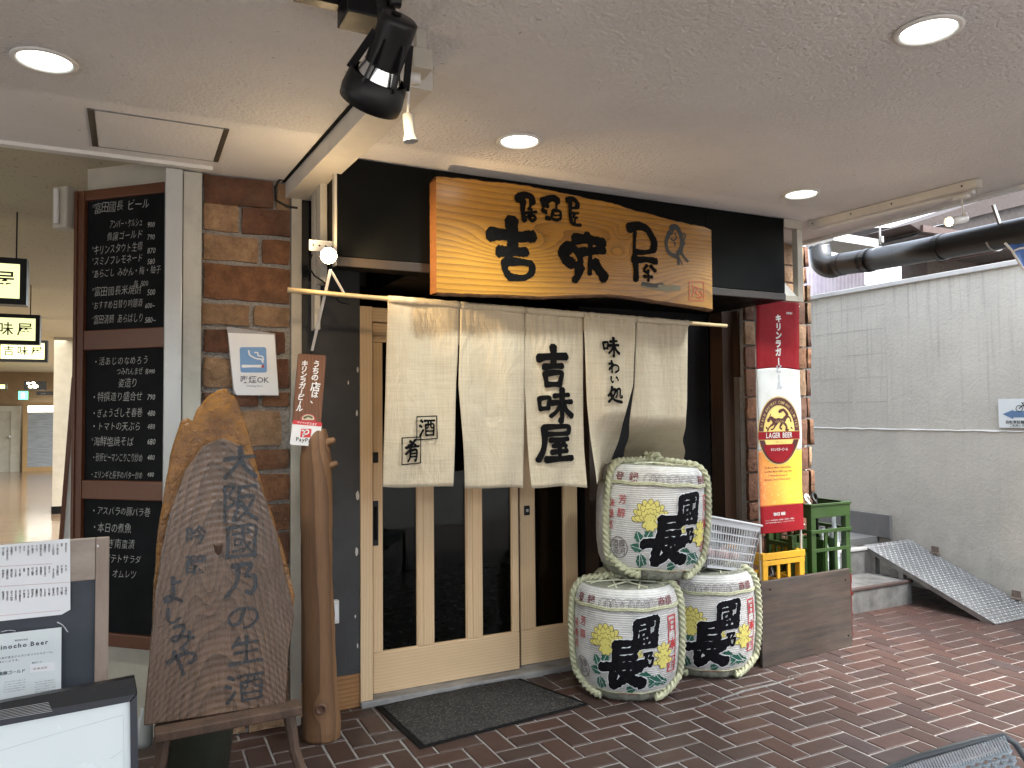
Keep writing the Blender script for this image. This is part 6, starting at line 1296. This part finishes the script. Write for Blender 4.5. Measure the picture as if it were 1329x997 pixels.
# hoses / handles sticking out of the green crate
for k, (x, r_, mt_, lb_) in enumerate(((.14, .035, M_WHITE, 'white hose loop resting in the green crate'), (.24, .040, M_BLK, 'black and white hose loop at the right of the green crate'), (.08, .05, M_BLK, 'thin black cable loop rising from the green crate'))):
    zc_2 = gtop + (.0 if k < 2 else .02); y_ = 3.72 + .03 * k; cx_ = gx + x
    P_ = [(cx_ + r_ * 1.25 * math.cos(t_), y_ + .07 * math.cos(t_ * .5), zc_2 + r_ * .9 * math.sin(t_) + .005) for t_ in np.linspace(math.pi * 1.15, -.25 * math.pi, 18)]
    P_ = [(P_[0][0], P_[0][1], gz0 + .2)] + P_ + [(P_[-1][0], P_[-1][1], gz0 + .2)]
    tag(MB().sweep(P_, .011 if k < 2 else .006, 10).build('hose', mt_, smooth=True), lb_, 'hose')
# ------------------------------------------------------------------ basket on the right barrel
bk2 = thing('plastic_basket', 'pale grey slotted plastic basket on the rear right barrel behind the top one', 'basket', (3.1, 3.5, .6)); M_BSK = PM('grey_basket_plastic', (.50, .52, .54), (.42, .44, .46), .45, 8)
KF = Fr((0, 3.42, 0)); c4 = [KF.px(*p) for p in ((917, 735), (974, 741), (984, 683), (917, 671))]; dz = .26
def kb_(u, v, back=0., out=0.):
    a = np.array(c4[0]) * (1 - u) * (1 - v) + np.array(c4[1]) * u * (1 - v) + np.array(c4[2]) * u * v + np.array(c4[3]) * (1 - u) * v
    y = 3.42 + back * dz * (1 + .12 * v) - .02 * v * (1 - back) + .02 * v * back; return np.array((a[0], y, a[1] + back * .0))
def side(fnc_, nx, nz, nm):
    m = MB(); 
    for i in range(nx + 1):
        u = i / nx; m.bar(fnc_(u, 0), fnc_(u, .9), .005 if 0 < i < nx else .014, .004)
    for j in range(nz + 1): v = .9 * j / nz; m.bar(fnc_(0, v), fnc_(1, v), .004, .008 if 0 < j < nz else .014)
    m.hexa([fnc_(0, .90) , fnc_(1, .90), fnc_(1, .9) + np.array((0, .004, 0)), fnc_(0, .9) + np.array((0, .004, 0)), fnc_(0, 1), fnc_(1, 1), fnc_(1, 1) + np.array((0, .004, 0)), fnc_(0, 1) + np.array((0, .004, 0))])
    m.build(nm, M_BSK, bk2, kind='stuff')
side(lambda u, v: kb_(u, v, 0), 20, 5, 'front_side'); side(lambda u, v: kb_(u, v, 1), 20, 5, 'back_side'); side(lambda u, v: kb_(1, v, u), 14, 5, 'end_side'); side(lambda u, v: kb_(0, v, u), 14, 5, 'end_side')
m = MB(); m.sweep(smooth_path([kb_(0, 1.02, 0), kb_(.5, 1.02, -.05), kb_(1.02, 1.02, 0), kb_(1.04, 1.02, .5), kb_(1.02, 1.02, 1), kb_(.5, 1.03, 1.04), kb_(0, 1.04, 1)], 4), .007, 8); m.hexa([kb_(0, 0, 0), kb_(1, 0, 0), kb_(1, 0, 1), kb_(0, 0, 1), kb_(0, .02, 0), kb_(1, .02, 0), kb_(1, .02, 1), kb_(0, .02, 1)]); m.build('rim_and_base', M_BSK, bk2)
m = MB()
for k in range(7): c_ = kb_(.2 + .1 * k, .22 + .03 * (k % 2), .3 + .08 * (k % 3)); m.lathe([(0, -.03), (.03, -.025), (.034, 0), (.028, .028), (0, .03)], c_, 9, ax=(R.uniform(-1, 1), R.uniform(-1, 1), .4))
tag(m.build('crumpled_cloths', PM('red_white_cloth', (.42, .10, .09), (.6, .58, .55), .8, 14), smooth=True), 'crumpled reddish cloths inside the grey plastic basket', 'cloth')
# ------------------------------------------------------------------ leaning plank
pk = MB(); A_, B_2 = onz(990, 868), onz(1107, 838); tA, tB = ony(988, 756, 3.49), ony(1103, 738, 3.545)
th = np.array((0, .022, .002)); pk.hexa([A_, B_2, B_2 + th, A_ + th, tA, tB, tB + th, tA + th])
def plankm():
    t = NT('weathered_plywood'); n = t.noise(6, 8, .72, stretch=(.35, 1, 5)); c = t.mix(t.rng(n, .35, .65), (.042, .027, .019), (.007, .005, .004)); c = t.mix(t.rng(t.noise(2.2, 4), .45, .7, 0, .4), c, (.06, .05, .042)); x, y, z = t.sep()
    t.bump(t.noise(90, 4, .7, stretch=(.3, 1, 2)), .35, .003); return t.set(c, .6)
pkt = thing('leaning_plank', 'weathered brown plywood board leaning against the crates', 'board', (3.7, 3.5, 0)); pk.build('board', plankm(), pkt, bevel=.003)
m = MB()
for (u, v) in ((.94, .86), (.95, .14), (.09, .9)):
    p = (A_ * (1 - u) + B_2 * u) * (1 - v) + (tA * (1 - u) + tB * u) * v; m.lathe([(0, -.001), (.006, -.001), (.006, .0016), (0, .002)], p + np.array((0, -.0012, 0)), 10, ax=(0, -1, .1))
m.each('screw_head', M_BLKM, pkt)
# ------------------------------------------------------------------ steps, landing, ramp, concrete wall
M_CONC = PM('step_concrete', (.15, .15, .145), (.06, .06, .058), .8, 9, bump=.4, bscale=70, dirt=.5)
stp = thing('concrete_steps', 'two grey concrete steps with worn red nosing leading up to the landing', 'steps', (4.9, 4.1, 0))
MB().box((4.22, 4.0, -.02), (5.42, 4.37, .175)).build('step', M_CONC, stp, bevel=.012); MB().box((4.22, 3.992, .158), (5.425, 4.03, .182)).build('nosing', PM('red_nosing', (.045, .022, .019), (.05, .04, .036), .6, 20, dirt=.3), stp, bevel=.006)
MB().box((4.22, 4.372, 0), (5.36, 4.7, .375)).build('step', M_CONC, stp, bevel=.012)
MB().box((4.22, 4.362, .355), (5.95, 4.40, .381)).build('nosing', PM('pale_nosing', (.45, .45, .44), (.34, .34, .33), .6, 20), stp, bevel=.006)
MB().box((4.22, 4.702, 0), (5.95, 9, .376)).build('landing', PM('landing_concrete', (.20, .20, .195), (.13, .13, .125), .7, 6, dirt=.3), None, kind='structure')
rpm = thing('metal_ramp', 'diamond plate metal ramp sloping down from the landing against the concrete wall', 'ramp', (5.66, 3.8, 0))
xl, xr, ya, yb, za, zb3 = 5.375, 5.93, 3.335, 4.40, .006, .392
def rmp(u, v, l=0.): return np.array((xl + (xr - xl) * u, ya + (yb - ya) * v - l * .33, za + (zb3 - za) * v + l * .94))
def dia():
    t = NT('diamond_plate'); c = t.mix(t.rng(t.noise(6, 6, .7), .35, .7), (.42, .435, .445), (.27, .28, .29)); return t.set(c, t.rng(t.noise(12, 5), .3, .7, .28, .5), .85)
MDP = dia(); MB().hexa([rmp(0, 0, -.006), rmp(1, 0, -.006), rmp(1, 1, -.006), rmp(0, 1, -.006), rmp(0, 0), rmp(1, 0), rmp(1, 1), rmp(0, 1)]).build('plate', MDP, rpm)
m = MB(); NU, NV = 20, 38
for i in range(NU):
    for j in range(NV):
        u, v = (i + .5) / NU, (j + .5) / NV; d_ = .8 if (i + j) % 2 else -.8; du, dv = .40 / NU * math.cos(d_), .40 / NV * math.sin(d_); pu, pv = -.12 / NU * math.sin(d_), .12 / NV * math.cos(d_)
        q = [rmp(u - du, v - dv, .0002), rmp(u + pu, v + pv, .0002), rmp(u + du, v + dv, .0002), rmp(u - pu, v - pv, .0002), rmp(u, v, .0042)]; m.add(q, [(0, 3, 4), (3, 2, 4), (2, 1, 4), (1, 0, 4)])
m.build('tread_pattern', MDP, rpm, kind='stuff')
m = MB(); m.box((xl + .01, 4.05, 0), (xl + .05, 4.09, .25)); m.box((xl + .01, 4.30, 0), (xl + .05, 4.34, .34)); m.bar(rmp(.03, .02, -.022), rmp(.03, .98, -.022), .03, .03); m.each('support', M_STEEL, rpm)
m = MB()
for v in (.18, .78): p = rmp(1, v); m.box((5.90, p[1] - .04, p[2] - .0), (5.944, p[1] + .04, p[2] + .012)); m.box((5.932, p[1] - .03, p[2] + .012), (5.944, p[1] + .03, p[2] + .06))
m.each('wall_bracket', PM('rusty_iron', (.12, .08, .055), (.2, .17, .15), .7, 30), rpm)
def concm():
    t = NT('cast_concrete_wall'); x, y, z = t.sep(); n = t.noise(2.4, 8, .65); c = t.mix(t.rng(n, .3, .7), (.56, .545, .485), (.47, .46, .41))
    s = t.rng(t.noise(1, 5, .65, stretch=(1, 26, .9)), .52, .72); tp = t.rng(z, 1.2, 2.65, .12, .75); c = t.mix(t.mt('MULTIPLY', s, tp), c, (.24, .24, .22))
    lowd = t.rng(z, .3, 1.0, .3, .0); c = t.mix(t.mt('MULTIPLY', lowd, t.rng(t.noise(7, 7, .7), .4, .65)), c, (.22, .22, .20))
    n1 = t.bump(t.noise(34, 5, .7), .4, .02); t.bump(t.noise(120, 3, .6), .5, .006, n1); return t.set(c, .85)
cwl = thing('concrete_wall', 'tall stained concrete retaining wall on the right with a ledge line', 'wall', (5.95, 5, 0)); WX = 5.95; MCW = concm()
lz = float(onx(1056, 556, WX)[2]) + .0; tz = float(onx(1049, 386, WX)[2])
MB().box((WX, -3, 0), (WX + .3, 14, lz)).build('lower_wall', MCW, cwl); MB().box((WX + .012, -3, lz), (WX + .3, 14, tz - .03)).build('upper_wall', MCW, cwl)
m = MB()
N_ = 80
def led(u, v): y = 2 + 6 * u; j = R.uniform(-.004, .004); return (WX + .012 - .02 * math.sin(math.pi * v) + j * .4, y, lz - .008 + .02 * v + j)
m.grid(N_, 4, led); m.build('ledge_line', PM('rough_ledge', (.58, .58, .55), None, .9, bump=.6), cwl)
MB().box((WX - .02, -3, tz - .03), (WX + .32, 14, tz + .01)).build('coping', PM('coping_paint', (.58, .585, .57), None, .6, dirt=.3), cwl, bevel=.004)
gq0, gq1 = onx(1158, 672, WX), onx(1100, 655, WX); MB().box((WX - .035, float(gq0[1]), .376), (WX - .001, 14, float(onx(1157, 669, WX)[2]))).build('grey_skirting', PM('grey_render', (.19, .19, .19), (.14, .14, .14), .8, bump=.3), cwl)
m = MB()
for (za_, ya_, yb_) in ((1.93, 5.6, 4.05), (1.93, 5.6, 4.05)): pass
yj = [float(onx(1149, 450, WX)[1]), float(onx(1099, 450, WX)[1])]
for py_ in (402, 431, 462, 491, 522):
    z_ = float(onx(1100, py_, WX)[2]); y_ = yj[0]
    while y_ < 8: L_ = R.uniform(.25, .7); m.box((WX + .0105, y_, z_ - .003), (WX + .0125, y_ + L_, z_ + .003)); y_ += L_ + R.uniform(.02, .2)
for y_ in yj: m.box((WX + .0103, y_ - .0028, lz + .06), (WX + .0127, y_ + .0028, 2.36))
m.build('form_line', PM('form_joint', (.36, .355, .33), (.50, .49, .45), .9, 3), cwl)
bs_ = thing('bicycle_sign', 'small white sign with blue arrow and bicycle on the concrete wall', 'sign', (WX, 3.5, 1.4)); WF = Fr((WX - .004, 0, 0), (0, -1, 0)); 
w0_, w1_ = WF.px(1297, 518), WF.px(1297, 555); sw, sh = .46, w0_[1] - w1_[1]; MB().prism([(w1_[0], w1_[1]), (w1_[0] + sw, w1_[1]), (w1_[0] + sw, w0_[1]), (w1_[0], w0_[1])], WF, 0, .004).build('plate', M_PCARD, bs_)
wf_ = plane_fn(WF, .0055); ox_, oz_ = w1_; m = MB(); poly_print(m, [(ox_ + .03, oz_ + sh * .47), (ox_ + .11, oz_ + sh * .62), (ox_ + .11, oz_ + sh * .30)], wf_); m.quad(*[wf_(a, b) for a, b in ((ox_ + .109, oz_ + sh * .36), (ox_ + .42, oz_ + sh * .36), (ox_ + .42, oz_ + sh * .58), (ox_ + .109, oz_ + sh * .58))]); m.build('blue_arrow', flat('arrow_blue', (.12, .22, .38), .5), bs_)
m = MB(); wf2 = plane_fn(WF, .0065)
for dx in (.155, .24): ring(m, ox_ + dx, oz_ + sh * .66, .021, .0255, wf2, 0, 20)
for P_ in ([(.155, .66), (.185, .78), (.225, .76), (.24, .66)], [(.185, .78), (.2, .66), (.225, .76)], [(.18, .84), (.185, .78)], [(.228, .82), (.225, .76)], [(.172, .85), (.19, .85)]): stroke(m, [(ox_ + a, oz_ + sh * b) for a, b in P_], .005, wf2, 0, 0)
m.build('bicycle_symbol', M_INK, bs_)
m = MB(); text(m, '自転車駐輪場入口こちら', wf2, ox_ + .05, oz_ + .032, .028, .01); text(m, 'ご利用ください 押して', wf2, ox_ + .08, oz_ + .008, .022, .01); m.build('lettering', M_INK, bs_)
# ------------------------------------------------------------------ black drain pipe, straps, blue cloth
pip = thing('drain_pipe', 'thick black drain pipe with elbow hung under the canopy over the side passage', 'pipe', (4.4, 3, 2.4)); P1, P2, P3, P4 = dep(1345, 297, 3.9), dep(1222, 321, 4.45), dep(1128, 338, 5.0), dep(1093, 343, 5.25)
MP_ = PM('black_pipe', (.012, .015, .017), (.015, .018, .02), .34, 60); rp_ = .072
m = MB(); far = P1 + (P1 - P3) * 1.2; m.sweep([far, P1, P2, P3], rp_, 28); m.build('long_pipe', MP_, pip, smooth=True)
e1_ = dep(1078, 347, 5.33); e2_ = dep(1067, 341, 5.42); e3_ = dep(1064, 325, 5.5); m = MB(); m.sweep(smooth_path([P3, P4, e1_, e2_, e3_, dep(1063, 318, 5.5)], 5), rp_ * 1.04, 28); m.build('elbow', MP_, pip, smooth=True)
m = MB()
for q in ((P3, .0), (P4, 0.), (P2, 0), ): d_ = P1 - P3; d_ /= np.linalg.norm(d_); m.sweep([q[0] - d_ * .02, q[0] + d_ * .02], rp_ * 1.08, 28)
m.build('socket_collar', MP_, pip, smooth=False)
m = MB()
for (c_, w_) in ((dep(1142, 335, 4.92), .022), (dep(1293, 308, 4.12), .012)): m.sweep([c_ - d_ * w_ / 2, c_ + d_ * w_ / 2], rp_ * 1.045, 28)
m.bar(dep(1142, 317, 4.92), dep(1142, 290, 4.92), .008); m.lathe([(0, -.02), (.014, -.02), (.014, .02), (0, .02)], dep(1144, 311, 4.92), 10); m.bar(dep(1298, 292, 4.05), dep(1289, 266, 4.05), .014); m.build('hanger_strap', M_STEEL, pip)
bc_ = thing('blue_cloth', 'blue cloth with white edge cord hanging from the black pipe at the right edge', 'cloth', dep(1310, 330, 3.9)); BL = dep(1308, 318, 3.9); bfr = Fr(BL, (.8, -.55, 0)); q = [bfr.px(*p) for p in ((1307, 318), (1360, 314), (1365, 420), (1338, 362), (1318, 340))]
m = MB()
def bcl(u, v): a = np.array(q[0]) * (1 - u) + np.array(q[1]) * u; b = np.array(q[0]) * 0 + (np.array(q[3]) * (1 - u) + np.array(q[2]) * u); p = a * (1 - v) + b * v; return bfr.w(p[0], p[1], .006 * math.sin(14 * u + 4 * v))
m.grid(14, 10, bcl); m.build('cloth', flat('blue_tarpaulin', (.09, .20, .52), .5), bc_, smooth=True, solid=.0015)
MB().sweep([bfr.w(*bfr.px(*p), .008) for p in ((1303, 316), (1312, 325), (1324, 345), (1336, 362))], .006, 6).build('edge_cord', M_WHITE, bc_); MB().sweep([bfr.w(*bfr.px(*p), .010) for p in ((1315, 326), (1322, 323), (1340, 321))], .006, 6).build('fold_cord', M_WHITE, bc_)
# ------------------------------------------------------------------ neighbours beyond the concrete wall
nb = thing('corrugated_shed', 'pale corrugated metal shed wall standing beyond the concrete wall', 'shed', (7.6, 8, 0)); M_CORR = PM('corrugated_sheet', (.36, .34, .40), (.28, .25, .31), .45, 4, dirt=.2)
def shade_wall(y, xa, xb, z0, z1, nm, mat, par, pitch=.075, amp=.014):
    m = MB(); n = int((xb - xa) / pitch * 6); m.grid(n, 1, lambda u, v: (xa + (xb - xa) * u, y + amp * math.sin(2 * math.pi * (xb - xa) * u / pitch), z0 + (z1 - z0) * v)); return m.build(nm, mat, par, smooth=True)
YB = 7.6; xa_, xm_, xb_ = X(1040, YB, 350), X(1122, YB, 350), X(1202, YB, 350)
shade_wall(YB, xa_ - .4, xm_, 0, 3.6, 'corrugated_panel', M_CORR, nb); shade_wall(YB + .03, xm_, xb_, 0, 3.3, 'corrugated_panel', PM('greenish_sheet', (.38, .42, .43), (.30, .34, .36), .45, 4), nb)
MB().box((xa_ - .4, YB + .06, 0), (xb_, YB + 2.5, 3.25)).build('shed_body', M_CONC, nb)
wbk = tag(MB().box((X(1092, 9.5, 300), 10.2, 0), (X(1166, 10, 300), 13, 6)).build('white_building', PM('white_render', (.74, .76, .80), (.66, .68, .72), .7, bump=.3)), 'white rendered building behind the corrugated shed', 'building')
bh = thing('brown_house', 'dark brown wooden house with overhanging reddish roof beyond the pipe', 'house', (8.5, 6, 0)); M_BW2 = PM('rusty_brown_boards', (.045, .03, .024), (.028, .019, .015), .8, 14, dirt=.3)
YH = 7.0; hx0_ = X(1203, YH, 340); MB().box((hx0_, YH, 0), (hx0_ + 6, YH + .4, float(ony(1250, 300, YH)[2]))).build('wall', M_BW2, bh)
rz = float(ony(1190, 302, YH - .9)[2]); rx0 = X(1186, YH - .9, 300); m = MB(); m.hexa([(rx0, YH - 1.0, rz - .02), (rx0 + 7, YH - 1.0, rz - .02), (rx0 + 7, YH + .3, rz - .02), (rx0, YH + .3, rz - .02), (rx0, YH - 1.0, rz + .05), (rx0 + 7, YH - 1.0, rz + .05), (rx0 + 7, YH + .3, rz + .3), (rx0, YH + .3, rz + .3)]); rf_ = m.build('roof', PM('red_brown_eaves', (.014, .007, .005), (.010, .006, .004), .6, 10, stretch=(6, .5, 1)), bh)
EF = Fr((0, 6.0, 0)); m = MB(); m.prism([EF.px(*p_) for p_ in ((1190, 306), (1345, 290), (1345, 262), (1206, 296))], EF, -.5, -.05); m.build('dark_underside', PM('dark_eaves2', (.018, .012, .011), None, .8), bh)
m = MB(); m.prism([EF.px(*p_) for p_ in ((1181, 291), (1196, 300), (1207, 295), (1345, 262), (1345, 236), (1216, 280))], EF, -.6, 0); m.build('roof_edge', PM('weathered_red_timber', (.022, .010, .0075), (.013, .007, .005), .7, 9, stretch=(6, 1, 1)), bh)
m = MB()
for k in range(7): m.box((rx0 - .01, YH - 1.03, rz - .02 - k * 0), (rx0 + 7, YH - 1.0, rz + .06)) if k == 0 else m.bar((rx0 + k * .9, YH - .98, rz - .04), (rx0 + k * .9, YH + .2, rz - .04), .05)
m.build('eaves_board', PM('dark_eaves', (.06, .035, .03), None, .7), bh)
sf = tag(MB().hexa([onz(px_, py_, 2.70) + np.array((0, 0, dz_)) for dz_ in (0, .06) for (px_, py_) in ((1046, 323), (1093, 329), (1140, 321), (1082, 312))]).build('side_soffit', PM('grey_soffit', (.45, .46, .44), None, .7)), 'flat pale grey soffit slab behind the end of the stucco ceiling', 'soffit')
# street side: low buildings across the road behind the viewer keep the light as in the photograph
op = thing('street_building', 'plain grey building across the street', 'building', (0, -16, 0)); MB().box((-22, -22, 0), (16, -15, 4.2)).build('wall', PM('street_render', (.13, .125, .12), (.09, .085, .08), .8, 1), op)
